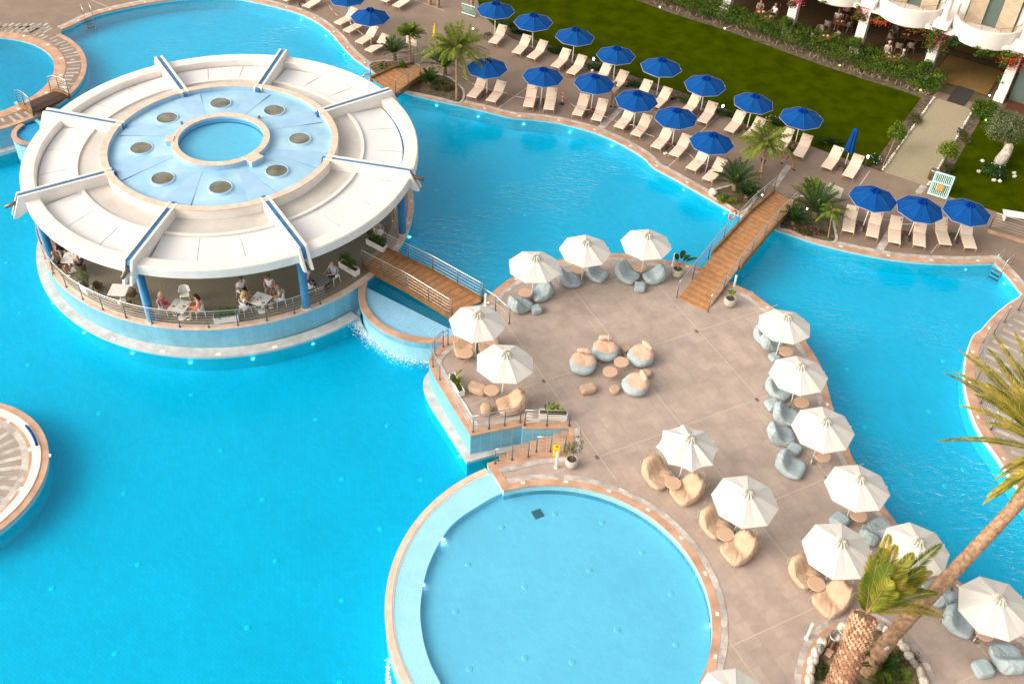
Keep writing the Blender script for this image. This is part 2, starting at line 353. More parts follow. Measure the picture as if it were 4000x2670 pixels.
    def band(s, line, d0, d1, z0, z1, closed=False):
        """solid kerb beside a line"""
        A = offs(line, d0, closed); B = offs(line, d1, closed); n = len(line); vs = []
        for a, b in zip(A, B): vs += [(a[0], a[1], z0), (b[0], b[1], z0), (b[0], b[1], z1), (a[0], a[1], z1)]
        fs = []
        for i in range(n if closed else n-1):
            j = (i+1) % n
            for k in range(4): fs.append((i*4+k, i*4+(k+1) % 4, j*4+(k+1) % 4, j*4+k))
        if not closed: fs += [(0, 1, 2, 3), ((n-1)*4+3, (n-1)*4+2, (n-1)*4+1, (n-1)*4)]
        return s.add(vs, fs)
    def blob(s, fn, nu=20, nv=12, smooth=True):
        vs = []; fs = []
        for j in range(nv+1):
            ph = -pi/2 + pi*j/nv
            for i in range(nu): vs.append(fn(2*pi*i/nu, ph))
        for j in range(nv):
            for i in range(nu): fs.append((j*nu+i, j*nu+(i+1) % nu, (j+1)*nu+(i+1) % nu, (j+1)*nu+i))
        return s.add(vs, fs, smooth)
    def ell(s, c, r, nu=10, nv=7, jit=0.0, rg=None):
        def fn(a, p):
            k = 1 + (rg.uniform(-jit, jit) if jit and abs(p) < 1.5 else 0)
            return (c[0]+r[0]*cos(a)*cos(p)*k, c[1]+r[1]*sin(a)*cos(p)*k, c[2]+r[2]*sin(p)*k)
        return s.blob(fn, nu, nv)
    def leaves(s, c, r, n, size, rg, shell=.55, up=.3, asp=.5):
        for _ in range(n):
            d = Vector((rg.gauss(0, 1), rg.gauss(0, 1), rg.gauss(0, 1))).normalized(); k = shell + (1-shell)*rg.random()
            p = Vector((c[0]+d.x*r[0]*k, c[1]+d.y*r[1]*k, c[2]+d.z*r[2]*k))
            nn = (d + Vector((rg.uniform(-1, 1), rg.uniform(-1, 1), rg.uniform(-1, 1)+up))*.9).normalized()
            t = nn.orthogonal().normalized(); t = (Matrix.Rotation(rg.random()*6.28, 3, nn) @ t); b = nn.cross(t)
            L = size*rg.uniform(.6, 1.35); W = L*asp
            s.add([p - t*L*.5, p + b*W*.5, p + t*L*.5, p - b*W*.5], [(0, 1, 2, 3)])
        return s
def offs(line, d, closed=False):
    out = []; n = len(line)
    for i, p in enumerate(line):
        a = line[(i-1) % n] if (closed or i > 0) else None; b = line[(i+1) % n] if (closed or i < n-1) else None
        p2 = Vector((p[0], p[1])); n1 = n2 = None
        if a is not None:
            t = p2 - Vector((a[0], a[1])); t = t.normalized() if t.length > 1e-9 else None
            if t: n1 = Vector((-t.y, t.x))
        if b is not None:
            t = Vector((b[0], b[1])) - p2; t = t.normalized() if t.length > 1e-9 else None
            if t: n2 = Vector((-t.y, t.x))
        if n1 and n2:
            m = (n1+n2); m = m.normalized() if m.length > 1e-6 else n1; k = 1/max(.5, m.dot(n1)); out.append(p2 + m*d*k)
        else: out.append(p2 + (n1 or n2)*d)
    return out
def smooth(P, k=6, closed=False):
    P = [Vector((p[0], p[1])) for p in P]; n = len(P); out = []
    for i in range(n if closed else n-1):
        p1, p2 = P[i], P[(i+1) % n]; p0 = P[(i-1) % n] if (closed or i > 0) else p1*2-p2; p3 = P[(i+2) % n] if (closed or i < n-2) else p2*2-p1
        for j in range(k):
            t = j/k; out.append(.5*((2*p1)+(p2-p0)*t+(2*p0-5*p1+4*p2-p3)*t*t+(3*p1-p0-3*p2+p3)*t*t*t))
    if not closed: out.append(P[-1])
    return out
def arc(c, r, a0, a1, n=32): return [Vector((c[0]+r*cos(radians(a0+(a1-a0)*i/n)), c[1]+r*sin(radians(a0+(a1-a0)*i/n)))) for i in range(n+1)]
def obj(name, mb, mats, parent=None, label=None, cat=None, group=None, kind=None):
    me = bpy.data.meshes.new(name); me.from_pydata(mb.v, [], mb.f)
    if not isinstance(mats, (list, tuple)): mats = [mats]
    for q in mats: me.materials.append(MATS[q])
    if len(mats) > 1: me.polygons.foreach_set('material_index', mb.m)
    me.polygons.foreach_set('use_smooth', mb.sm); me.update()
    o = bpy.data.objects.new(name, me); COL.objects.link(o)
    if parent is not None: o.parent = parent
    if label: o['label'] = label
    if cat: o['category'] = cat
    if group: o['group'] = group
    if kind: o['kind'] = kind
    return o
def origin(o, c):
    """move a mesh object's origin to a point without moving its shape"""
    c = Vector(c); o.data.transform(Matrix.Translation(-c)); o.location = c; return o
def thing(name, label, cat, loc=(0, 0, 0), rot=0.0, group=None):
    o = bpy.data.objects.new(name, None); COL.objects.link(o); o.empty_display_size = .2
    o.location = (loc[0], loc[1], loc[2] if len(loc) > 2 else 0.0); o.rotation_euler = (0, 0, rot); o['label'] = label; o['category'] = cat
    if group: o['group'] = group
    return o
def wpart(name, mb, mats, parent, label=None):
    """a part given in world coordinates, hung on an unrotated top-level thing (or on a part of one)"""
    o = obj(name, mb, mats, parent, label); q = parent
    off = Vector((0, 0, 0))
    while q is not None: off += Vector(q.location); q = q.parent
    o.data.transform(Matrix.Translation(-off)); return o
def struct(name, mb, mats): return obj(name, mb, mats, kind='structure')
def dup(root, loc, rot, label, group=None, **kw):
    r = root.copy(); COL.objects.link(r); r.location = (loc[0], loc[1], loc[2] if len(loc) > 2 else 0.0); r.rotation_euler = (0, 0, rot); r['label'] = label
    if group: r['group'] = group
    for ch in root.children:
        c = ch.copy(); COL.objects.link(c); c.parent = r
        for gch in ch.children:
            d = gch.copy(); COL.objects.link(d); d.parent = c
    return r
class Proto:
    """the first placement uses the built thing itself, later ones are copies of it and its parts"""
    def __init__(s, root): s.root = root; s.used = False
    def place(s, loc, rot, label, group=None, scale=None):
        if not s.used:
            s.used = True; r = s.root; r.location = (loc[0], loc[1], loc[2] if len(loc) > 2 else 0.0); r.rotation_euler = (0, 0, rot); r['label'] = label
            if group: r['group'] = group
        else: r = dup(s.root, loc, rot, label, group)
        if scale: r.scale = (scale,)*3 if not isinstance(scale, tuple) else scale
        return r
OR = ['first', 'second', 'third', 'fourth', 'fifth', 'sixth', 'seventh', 'eighth', 'ninth', 'tenth', 'eleventh', 'twelfth', 'thirteenth', 'fourteenth', 'fifteenth', 'sixteenth', 'seventeenth', 'eighteenth']
# ------------------------------------------------------------------ levels
ZW, ZF = -.17, -.95            # upper pool: water, floor
ZL, ZLF = -1.42, -2.2          # lower pool: water, floor
ZLED = -1.22                   # marble ledge above the lower pool
ZK, ZKF = -.345, -.60         # children's pool
BC = Vector((-15.5, 45.5))     # centre of the round pavilion
# ------------------------------------------------------------------ outlines of the land
POND = Vector((-35.0, 57.35))
cusp = at('a', 565, 268)
a_c = math.degrees(atan2(cusp.y-POND.y, cusp.x-POND.x))
isl_arc = arc(POND, 7.2, -110, a_c-3, 44)
shoreA = smooth(pts('a', [(565, 268), (650, 235), (770, 175), (870, 135), (1000, 100), (1180, 60), (1400, 20), (1650, -12), (1900, -25), (2150, -18)]) + pts('b', [(0, 15), (200, 60), (400, 120), (560, 200), (700, 310), (800, 430), (900, 530), (1040, 630), (1150, 705), (1370, 835), (1520, 880), (1700, 920), (1900, 962), (2100, 1010)])
                + pts('c', [(0, 1068), (200, 1085), (400, 1112), (600, 1158), (800, 1220), (1000, 1310), (1200, 1430)]) + pts('g', [(1290, 0), (1400, 60), (1600, 170), (1800, 285), (1950, 370), (2090, 440)])
                + pts('h', [(90, 575), (200, 610), (400, 680), (600, 735), (800, 780), (1000, 820), (1200, 850), (1400, 870), (1600, 880), (1800, 885), (2075, 878)]), 5)
shoreB = smooth(pts('h', [(2075, 878), (2170, 975), (2260, 1080), (2325, 1165)]), 4)
shoreC = smooth(pts('h', [(2325, 1165), (2290, 1205), (2200, 1260), (2100, 1340), (2020, 1420), (1950, 1500)]) + pts('l', [(1880, 30), (1835, 150), (1810, 250), (1800, 400), (1815, 550), (1870, 750), (1950, 920), (2080, 1100), (2200, 1280), (2340, 1480)]) + [Vector((23.5, 22.5)), Vector((26, 19.5))], 5)
north = isl_arc + shoreA + shoreB[1:] + shoreC[1:] + [Vector((60, 14)), Vector((110, 60)), Vector((110, 230)), Vector((-120, 230)), Vector((-120, 45)), Vector((-44, 48))]
pond_hole = arc(POND, 5.27, 0, 360, 64)[:-1]
west = smooth(pts('j', [(1840, -10), (1790, 45), (1690, 115), (1612, 195), (1585, 245), (1592, 315), (1655, 435)]), 4) + pts('j', [(1760, 605), (1860, 770), (1963, 936)])
south = pts('j', [(2340, 863)]) + pts('k', [(95, 842), (104, 872), (527, 868)])
stair_low = pts('k', [(530, 1085), (215, 1106), (0, 1160)]) + pts('j', [(2115, 1192)])
corner2 = at('j', 2255, 1425)
KC = Vector((2.28, 21.75)); KR = 5.79
a_k = math.degrees(atan2(corner2.y-KC.y, corner2.x-KC.x))
karc = arc(KC, KR, a_k, -95, 60)
_e0, _e1 = pts('p', [(1790, 668), (1690, 592)]); _ed = (_e0-_e1).normalized()
shoreE = smooth([_e0+_ed*16+Vector((0, 1.5)), _e0+_ed*8+Vector((0, .6)), _e0+_ed*3, _e0, _e1] + [at('p', 1420, 330), at('p', 1165, 95)] + pts('l', [(790, 1182), (735, 1050), (640, 830), (585, 670), (545, 520), (500, 350), (430, 215), (350, 95)]) + pts('h', [(330, 1540), (200, 1400), (0, 1262)])
                + pts('g', [(2200, 1160), (2080, 1100), (1900, 1005), (1720, 925), (1560, 885), (1400, 858), (1200, 832), (1030, 800), (880, 798), (650, 815), (415, 860), (200, 932), (0, 1018)]) + pts('f', [(2250, 1080), (2150, 1165), (2105, 1215), (2040, 1290), (1900, 1420), (1800, 1500)]), 5)
terrace = west + south + stair_low + [corner2] + karc + [Vector((2, 8)), Vector((30, -6)), Vector((44, 0))] + shoreE
# ------------------------------------------------------------------ ground, decks
m = MB(); m.fill([(-400, -300), (400, -300), (400, 600), (-400, 600)], -2.6); struct('ground', m, 'plain_concrete')
m = MB(); m.fill(north, 0, [pond_hole]); struct('sun_deck', m, 'sun_deck_paving')
m = MB(); m.skirt(north, -2.5, 0); m.skirt(pond_hole, -1.3, 0); struct('pool_wall', m, 'pool_wall_mosaic')
m = MB(); m.fill(terrace, 0); struct('terrace_deck', m, 'terrace_paving')
m = MB(); m.skirt(terrace, -2.5, 0); struct('terrace_pool_wall', m, 'pool_wall_mosaic')
# ------------------------------------------------------------------ pools
WX, WY = 28.5, 11.0
a0w, a1w = 172, 312
WC = Vector((-4.03, 39.45)); WR = 3.73
weir_out = arc(WC, WR, a0w, a1w, 36)
DC = at('a', 345, 1195); dam = arc(DC, 1.45, 150, 300, 16)
divide = [Vector((-33, 55.5))] + dam + [Vector((-24, 49.5)), BC, Vector((-9.2, 40.5))] + [WC + (p-WC)*.96 for p in weir_out] + [Vector((-1, 35)), Vector((4, 31)), Vector((10, 26)), Vector((11, 20)), Vector((12, 10)), Vector((40, 0))]
up = divide + [Vector((70, 0)), Vector((70, 110)), Vector((-60, 110)), Vector((-60, 90))]
lo = divide[:-2] + [Vector((2, 5)), Vector((-30, -12)), Vector((-120, 0)), Vector((-120, 52)), Vector((-34, 52))]
m = MB(); m.fill(up, ZF); struct('pool_floor', m, 'pool_floor_mosaic')
m = MB(); m.fill(lo, ZLF); struct('lower_pool_floor', m, 'pool_floor_mosaic')
m = MB(); m.fill(up, ZW); struct('pool_water', m, 'pool_water')
m = MB(); m.fill(lo, ZL); struct('lower_pool_water', m, 'lower_water')
m = MB(); m.fill(arc(POND, 5.4, 0, 360, 48)[:-1], -1.0); struct('round_pool_floor', m, 'kids_floor_mosaic')
m = MB(); m.fill(arc(POND, 5.27, 0, 360, 48)[:-1], -.15); struct('round_pool_water', m, 'small_water')
# children's pool with its wet shelf
kD = 1.70287
kleft = smooth([g(x*kD, y*kD, -.35) for x, y in ((1150, 1131), (1110, 1152), (1035, 1205), (985, 1290), (965, 1380), (968, 1450), (985, 1515), (1015, 1575))] + [Vector((-1.0, 17.0)), Vector((1.2, 15.9))], 5)
kpool = [p for p in kleft] + [p for p in reversed(karc)][0:-1]
sh_out = arc(Vector((3.04, 22.29)), 7.31, 122, 262, 48)
c2 = at('j', 2115, 1240, -.3)
m = MB(); m.fill(kpool, ZKF); m.skirt(kpool, ZKF, -.36); struct('children_pool_floor', m, 'kids_floor_mosaic')
m = MB(); m.fill(offs(kpool, .02, True) if False else kpool, ZK); struct('children_pool_water', m, 'kids_water')
shelf = [corner2, at('j', 2115, 1192)] + sh_out + [Vector((2.1, 14.6)), Vector((2.4, 15.4))] + list(reversed(kleft))
m = MB(); m.fill(shelf, -.35); struct('wet_shelf', m, 'shelf_mosaic')
m = MB(); m.skirt(sh_out, -2.5, -.36, False); struct('shelf_wall', m, 'pool_wall_mosaic')
m = MB(); m.band(sh_out, 0, .27, -.45, -.30)
struct('shelf_coping', m, 'pink_coping')
m = MB(); m.strip(sh_out, .27, .33, -.335); struct('shelf_joint', m, 'white_inset')
# ------------------------------------------------------------------ copings and stone borders
CK_ = [0]
def coping(name, line, closed=False, w_=.33, bw=.26, mt='copper_coping', z=0.0, inset=2.3, border=True):
    CK_[0] += 1; z += .0022*CK_[0]
    mb = MB(); mb.band(line, -.015-.001*CK_[0], w_, z-.06, z+.012, closed)
    mb.cur = 1
    acc = 0.8
    for i in range(len(line)-1):
        a, b = Vector(line[i]), Vector(line[i+1]); L = (b-a).length
        if L < 1e-6: continue
        acc += L
        if inset and acc > inset:
            acc = 0; t = (b-a).normalized(); nn = Vector((-t.y, t.x)); c = (a+b)/2 + nn*.2
            mb.box((c.x, c.y, z+.009), (.17, .12, .012), atan2(t.y, t.x))
    struct(name, mb, [mt, 'white_inset'])
    if border:
        mb = MB(); mb.strip(line, w_, w_+bw, z+.006, closed); struct('paving_border', mb, 'border_stone')
k1 = next(i for i, p in enumerate(shoreA) if (p - at('b', 1160, 712)).length < 1.2)
coping('pool_coping', shoreA[:-1] + shoreB)
coping('pool_coping', shoreC, w_=.45, border=False)
coping('pool_coping', shoreE)
coping('pool_coping', karc, w_=.3, bw=.27, inset=1.7)
coping('pool_coping', [stair_low[-1]] + [corner2], w_=.33, inset=0, border=False)
coping('pool_coping', west + south, w_=.33, inset=0)
coping('pool_coping', stair_low, w_=.3, inset=0)
coping('pool_coping', south[-1:] + stair_low[:1], w_=.2, inset=0)
m = MB(); m.arcbox(POND, 5.25, 5.95, -.08, .014, n=72); m.cur = 1
for k in range(10):
    a = radians(-80+k*22); m.box((POND.x+5.75*cos(a), POND.y+5.75*sin(a), .011), (.2, .16, .012), a)
struct('round_pool_coping', m, ['copper_coping', 'white_inset'])
m = MB(); m.band(isl_arc, -.015, .3, -.06, .012); struct('pool_coping', m, 'copper_coping')
def stripes(name, items, mt='stripe_stone', z=.005):
    mb = MB()
    for a, b, w_ in items:
        a = Vector(a); b = Vector(b); t = (b-a).normalized(); nn = Vector((-t.y, t.x))*w_/2
        mb.add([(*(a-nn), z), (*(b-nn), z), (*(b+nn), z), (*(a+nn), z)], [(0, 1, 2, 3)])
    struct(name, mb, mt)
its = []
for k in range(52):
    a = radians(-118 + k*3.9 + R.uniform(-.5, .5)); r0 = 6.02 + R.choice((0, 0, .25)); r1 = 6.9 - R.choice((0, .1, .35))
    its.append((POND + Vector((cos(a), sin(a)))*r0, POND + Vector((cos(a), sin(a)))*r1, .17))
for k in range(9):
    for j in range(3):
        p = at('a', -60 + 62*k + 20*j, 215 + 22*j + R.uniform(-6, 6)); its.append((p, p + Vector((-.3, -.75)), .15))
stripes('striped_paving', its)
m = MB(); m.fill(offs(shoreC, .40) + [Vector((40, 19)), Vector((40, 47))], .0035); struct('striped_deck', m, 'striped_deck')
its = []
d0 = (at('h', 2340, 1530) - at('h', 2070, 1410)).normalized()
line = offs(shoreC, .75); acc = 0
for i in range(len(line)-1):
    acc += (line[i+1]-line[i]).length
    if acc > .52:
        acc = 0; p = line[i]; q = 0.0; an = radians(-6 + 14*i/len(line)); d = Vector((d0.x*cos(an)-d0.y*sin(an), d0.x*sin(an)+d0.y*cos(an)))
        while q < 11:
            L = R.uniform(.7, 1.5); its.append((p+d*q, p+d*(q+L), .2)); q += L + R.uniform(.05, .5)
stripes('striped_paving', its)
m = MB(); m.band(shoreC, -.05, -.0, -.9, .03); struct('white_pool_rim', m, 'white_render')
# joints of the terrace: thin pale lines every 4 to 4.7 m with small drains where they cross
u_, v_ = Vector((cos(GA), sin(GA))), Vector((-sin(GA), cos(GA)))
def seg_in(p, q, polys_in, holes):
    out = []; n = 80; run = None
    def ins(poly, x, y):
        c = False; j = len(poly)-1
        for i in range(len(poly)):
            xi, yi = poly[i][0], poly[i][1]; xj, yj = poly[j][0], poly[j][1]
            if (yi > y) != (yj > y) and x < (xj-xi)*(y-yi)/(yj-yi)+xi: c = not c
            j = i
        return c
    for i in range(n+1):
        a = p + (q-p)*i/n; ok = ins(polys_in, a.x, a.y) and not any(ins(h, a.x, a.y) for h in holes)
        if ok and run is None: run = a
        if (not ok or i == n) and run is not None:
            if (a-run).length > .6: out.append((run, a))
            run = None
    return out
bed_pts = smooth(pts('p', [(245, 1568), (260, 1400), (310, 1230), (400, 1090), (520, 1000), (650, 940), (800, 915), (960, 925), (1100, 985), (1250, 1115), (1380, 1250), (1480, 1400), (1550, 1568)]) + [Vector((16.2, 17.0)), Vector((14.9, 15.6)), Vector((13.3, 15.3)), Vector((11.8, 15.9)), Vector((10.9, 17.2))], 5, True)
inner_t = offs(terrace, .62, True)
kout = arc(KC, KR+.6, 0, 360, 48)
sc = 34.0
joint = []
for off in (-13.21+.0, -17.364, -21.572, -25.729, -29.88):
    joint += seg_in(v_*off + u_*4, v_*off + u_*46, terrace, [bed_pts, kout])
for off in (33.799, 28.823, 23.844, 18.822, 13.95, 9.25):
    joint += seg_in(u_*off - v_*2, u_*off - v_*40, terrace, [bed_pts, kout])
stripes('paving_joint', [(a, b, .026) for a, b in joint], 'joint_line', .006)
m = MB()
for vo in (-17.364, -21.572, -25.729):
    for uo in (28.823, 23.844, 18.822, 13.95):
        p = u_*(uo) + v_*(vo+.12)
        if (p-KC).length < 6.6 or (p-Vector((13.4, 18.8))).length < 3.3: continue
        m.box((p.x, p.y, .006), (.2, .14, .012), GA)
struct('floor_drain', m, 'drain_metal')
joint = []
for k in range(12):
    pass
for l in (('c', (760, 1190), (890, 1050)), ('c', (1400, 1550), (1520, 1440)), ('h', (840, 170), (930, 40)), ('h', (990, 780), (1110, 610)), ('c', (0, 900), (140, 800)), ('b', (2200, 1000), (2340, 900)), ('c', (1720, 1210), (1900, 1040)), ('h', (1360, 250), (1430, 190)), ('h', (1490, 790), (1560, 700)), ('b', (700, 350), (880, 470)), ('a', (830, 0), (1000, 70)), ('b', (1450, 0), (1720, 100))):
    joint.append((at(l[0], *l[1]), at(l[0], *l[2]), .05))
stripes('paving_joint', joint, 'joint_line', .006)
stripes('paving_band', [(at('c', 790, 1195), at('c', 1180, 810), .38), (at('h', 1010, 780), at('h', 1120, 590), .38), (at('h', 60, 180), at('h', 190, -10), .35), (at('h', 1370, 245), at('h', 1430, 175), .35)], 'border_stone', .007)
# ------------------------------------------------------------------ garden
deck_edge = pts('b', [(2010, -80), (2050, 110), (2200, 262)]) + pts('c', [(0, 350), (350, 478), (730, 610), (1080, 750), (1500, 890), (2000, 1080)]) + pts('d', [(0, 1222), (430, 1348), (590, 1410), (900, 1518)]) + pts('h', [(1050, 50)])
path_l = [at('h', 1050, 50), at('d', 1530, 895)]; path_r = [at('h', 1450, 182), at('d', 1870, 1000)]
hedge_f = pts('c', [(1000, -60), (1200, 0), (1500, 112), (1900, 235), (2340, 392)]) + pts('d', [(500, 572), (900, 705), (1250, 812), (1500, 900)])
hedge_b = pts('c', [(1320, -80), (1500, -20), (1950, 118), (2340, 250)]) + pts('d', [(300, 312), (750, 460), (1100, 580), (1350, 675), (1580, 762)])
lawn = deck_edge + [path_l[1]] + list(reversed(hedge_f)) + [at('c', 900, -90)]
m = MB(); m.fill(lawn, .02); m.skirt(lawn, 0, .02); struct('lawn', m, 'lawn_grass')
lawn2 = [path_r[0]] + pts('h', [(1700, 290), (2060, 405), (2340, 490)]) + [Vector((60, 45)), Vector((60, 60)), at('d', 2340, 905), at('d', 2190, 950), at('d', 1980, 900), path_r[1]]
m = MB(); m.fill(lawn2, .02); m.skirt(lawn2, 0, .02); struct('lawn', m, 'lawn_grass')
m = MB(); m.fill([path_l[0], path_r[0], path_r[1], path_l[1]], .012); struct('garden_path', m, 'path_gravel')
soil = []
m = MB(); m.fill(offs(hedge_f, -.45) + list(reversed(hedge_b)), .03)
m.strip([path_l[0], path_l[1]], .1, .75, .032); m.strip([path_r[0], path_r[1]], -.1, -.75, .033)
m.strip(deck_edge[2:9], .05, .75, .034)
struct('flower_bed', m, 'soil')
for P_ in ((pts('b', [(1020, 612), (1090, 565), (1300, 560), (1500, 600), (1310, 652), (1165, 725)])), (pts('b', [(1375, 830), (1420, 740), (1540, 690), (1720, 690), (1850, 770), (1905, 850), (1865, 945), (1700, 908), (1520, 868)])),
           (pts('g', [(1805, 262), (1880, 205), (2160, 150), (2260, 200), (2200, 340), (2092, 425), (1960, 352)])), (pts('h', [(95, 560), (140, 400), (300, 270), (560, 380), (612, 560), (612, 695), (400, 665), (200, 592)]))):
    m = MB(); m.fill(smooth(P_, 4, True), .03); struct('flower_bed', m, 'soil')
    m = MB(); lp = smooth(P_, 4, True); m.band(lp, -.04, .10, 0, .045, True) if sum(lp[i].x*lp[(i+1) % len(lp)].y-lp[(i+1) % len(lp)].x*lp[i].y for i in range(len(lp))) > 0 else m.band(lp, .04, -.10, 0, .045, True); struct('bed_kerb', m, 'border_stone')
# palm bed on the terrace
m = MB(); m.fill(bed_pts, .008); struct('paving_border', m, 'border_stone')
ccw = sum(bed_pts[i].x*bed_pts[(i+1) % len(bed_pts)].y-bed_pts[(i+1) % len(bed_pts)].x*bed_pts[i].y for i in range(len(bed_pts))) > 0
sg = 1 if ccw else -1
b1 = offs(bed_pts, .24*sg, True); b2 = offs(bed_pts, .52*sg, True)
m = MB(); m.fill(b1, .03); m.skirt(b1, 0, .03); struct('bed_coping', m, 'copper_coping')
m = MB(); m.fill(b2, .045); m.skirt(b2, .02, .045); struct('palm_bed_soil', m, 'soil_light')
def boulder(c, r, rg, mt, lab, group, zz=None):
    mb = MB(); ph = rg.uniform(0, 6)
    def fn(a, p):
        k = 1 + .13*sin(2*a+ph) + .08*sin(3*p*1.3+a+ph*2)
        return (r[0]*cos(a)*cos(p)*k, r[1]*sin(a)*cos(p)*k, r[2]*sin(p)*k)
    mb.blob(fn, 12, 8); o = obj('stone', mb, mt, label=lab, cat='stone', group=group); o.location = (c[0], c[1], (zz or 0) + r[2]*.8); o.rotation_euler = (0, 0, rg.uniform(-.3, .3)+c[2]); return o
st_px = [('p', 378, 1530, 0), ('p', 392, 1440, 0), ('p', 412, 1355, 0), ('p', 434, 1290, 0), ('p', 472, 1245, 1), ('p', 496, 1190, 0), ('p', 690, 1045, 0), ('p', 1028, 1045, 1), ('p', 1085, 1090, 0), ('p', 1130, 1135, 0), ('p', 1195, 1180, 0), ('p', 1245, 1235, 0), ('p', 1287, 1312, 0), ('p', 1335, 1375, 1), ('p', 1392, 1462, 0), ('p', 1420, 1540, 0)]
words = ['bottom edge of the picture', 'second up from the picture edge', 'third up', 'fourth up', 'dark one below the litter bin', 'beside the litter bin', 'behind the thick palm trunk']
labs = ['white stone lowest on the left rim of the palm bed', 'white stone second from the bottom on the left rim of the palm bed', 'white stone third from the bottom on the left rim of the palm bed', 'white stone fourth from the bottom on the left rim of the palm bed', 'grey stone on the left rim of the palm bed below the litter bin', 'white stone on the palm bed rim touching the litter bin', 'white stone between litter bin and thick palm trunk',
        'grey stone just right of the thick palm trunk top', 'first white stone right of the grey one at the top of the palm bed', 'white stone behind the leaning palm trunk on the bed rim', 'white stone just right of the leaning palm trunk', 'long white stone upper right on the palm bed rim', 'white stone above the big grey stone on the right rim of the palm bed', 'big grey stone on the right rim of the palm bed', 'white stone below the big grey one on the right rim of the palm bed', 'white stone lowest on the right rim of the palm bed']
for (t, x, y, gk), lb in zip(st_px, labs):
    c = at(t, x, y, .15); nb = min(bed_pts, key=lambda q: (q-c).length); tan = atan2(nb.y-c.y, nb.x-c.x) + pi/2
    boulder((c.x, c.y, tan), (R.uniform(.20, .29), R.uniform(.15, .19), R.uniform(.12, .17)), R, 'stone_grey' if gk else 'stone_white', lb, 'stones round the palm bed', .045)
def ordw(n):
    u = ['', 'first', 'second', 'third', 'fourth', 'fifth', 'sixth', 'seventh', 'eighth', 'ninth', 'tenth', 'eleventh', 'twelfth', 'thirteenth', 'fourteenth', 'fifteenth', 'sixteenth', 'seventeenth', 'eighteenth', 'nineteenth']
    if n < 20: return u[n]
    t = {2: ('twentieth', 'twenty'), 3: ('thirtieth', 'thirty'), 4: ('fortieth', 'forty')}[n//10]
    return t[0] if n % 10 == 0 else t[1] + ' ' + u[n % 10]
# small white stones along the gravel path: one row on each side
for side, (p, q), no in (('left', path_l, -.06), ('right', path_r, .06)):
    L = (q-p).length; n = int(L/.30); dd = (q-p).normalized(); nn = Vector((-dd.y, dd.x))
    for k in range(n):
        c = p + dd*(L*(k+.5)/n) - nn*no*1.0
        mb = MB(); r0 = R.uniform(.09, .14); mb.ell((0, 0, 0), (r0, r0*.75, .08), 8, 5, .15, R)
        o = obj('path_stone', mb, 'stone_white' if R.random() < .8 else 'stone_grey'); o.location = (c.x, c.y, .07); o.rotation_euler = (0, 0, atan2(dd.y, dd.x)+R.uniform(-.4, .4))
        o['label'] = 'whitewashed edging stone %s of the gravel path, %s from the pool deck' % (side, ordw(k+1)); o['category'] = 'stone'; o['group'] = 'whitewashed stones along the %s side of the gravel path' % side
# ------------------------------------------------------------------ retaining wall of the terrace with marble ledge
rw = thing('retaining_wall', 'pale blue tiled retaining wall of the lounge terrace above the lower pool', 'wall', (*at('j', 1963, 936), 0))
wl = offs(west + south, -.02)
m = MB(); m.skirt(wl, ZLED, -.058, False); wpart('tiled_face', m, 'retaining_wall_tile', rw)
led = smooth(pts('j', [(1600, 330), (1560, 375), (1532, 430), (1530, 500), (1545, 560), (1590, 660)], ZLED), 3) + pts('j', [(1925, 1180)], ZLED)
led_s = pts('j', [(2160, 1113), (2340, 1068)], ZLED) + pts('k', [(100, 1040)], ZLED)
ledge = led + led_s + [south[1], west[-1], west[-4], west[6], west[4]]
m = MB(); m.fill(ledge, ZLED); m.skirt(led + led_s, ZLED-.06, ZLED, False); wpart('ledge', m, 'marble_ledge', rw)
m = MB(); m.skirt(offs(led+led_s, .03), -2.5, ZLED-.05, False); wpart('footing', m, 'pool_wall_mosaic', rw)
# stairs down into the lower pool
sw = thing('pool_stairs', 'brown tiled steps going down from the terrace into the lower pool', 'stairs', (*at('k', 500, 980), 0))
UP = [at('k', 527, 868), at('k', 104, 872), at('j', 2330, 885), at('j', 1963, 936)]; LW = stair_low
def along(line, s):
    for a, b in zip(line, line[1:]):
        L = (b-a).length
        if s <= L: return a + (b-a)*s/L
        s -= L
    return line[-1] + (line[-1]-line[-2]).normalized()*s
m = MB(); n = 11; tread = .345
for i in range(n):
    z = -.155*(i+1); a, b = along(UP, i*tread), along(UP, (i+1)*tread); c, d = along(LW, (i+1)*tread*.93), along(LW, i*tread*.93)
    m.add([(*p, z) for p in (a, b, c, d)] + [(*p, z-.5) for p in (a, b, c, d)] + [(*a, z+.155), (*d, z+.155)], [(0, 1, 2, 3), (1, 5, 6, 2), (0, 3, 9, 8), (0, 4, 5, 1), (3, 2, 6, 7)])
wpart('steps', m, 'copper_coping', sw)
m = MB()
for i in range(n):
    z = -.155*(i+1)+.006; a, b = along(UP, (i+.93)*tread), along(UP, (i+1)*tread); c, d = along(LW, (i+1)*tread*.93), along(LW, (i+.93)*tread*.93)
    m.add([(*p, z) for p in (a, b, c, d)], [(0, 1, 2, 3)])
wpart('step_nosing', m, 'pink_coping', sw)
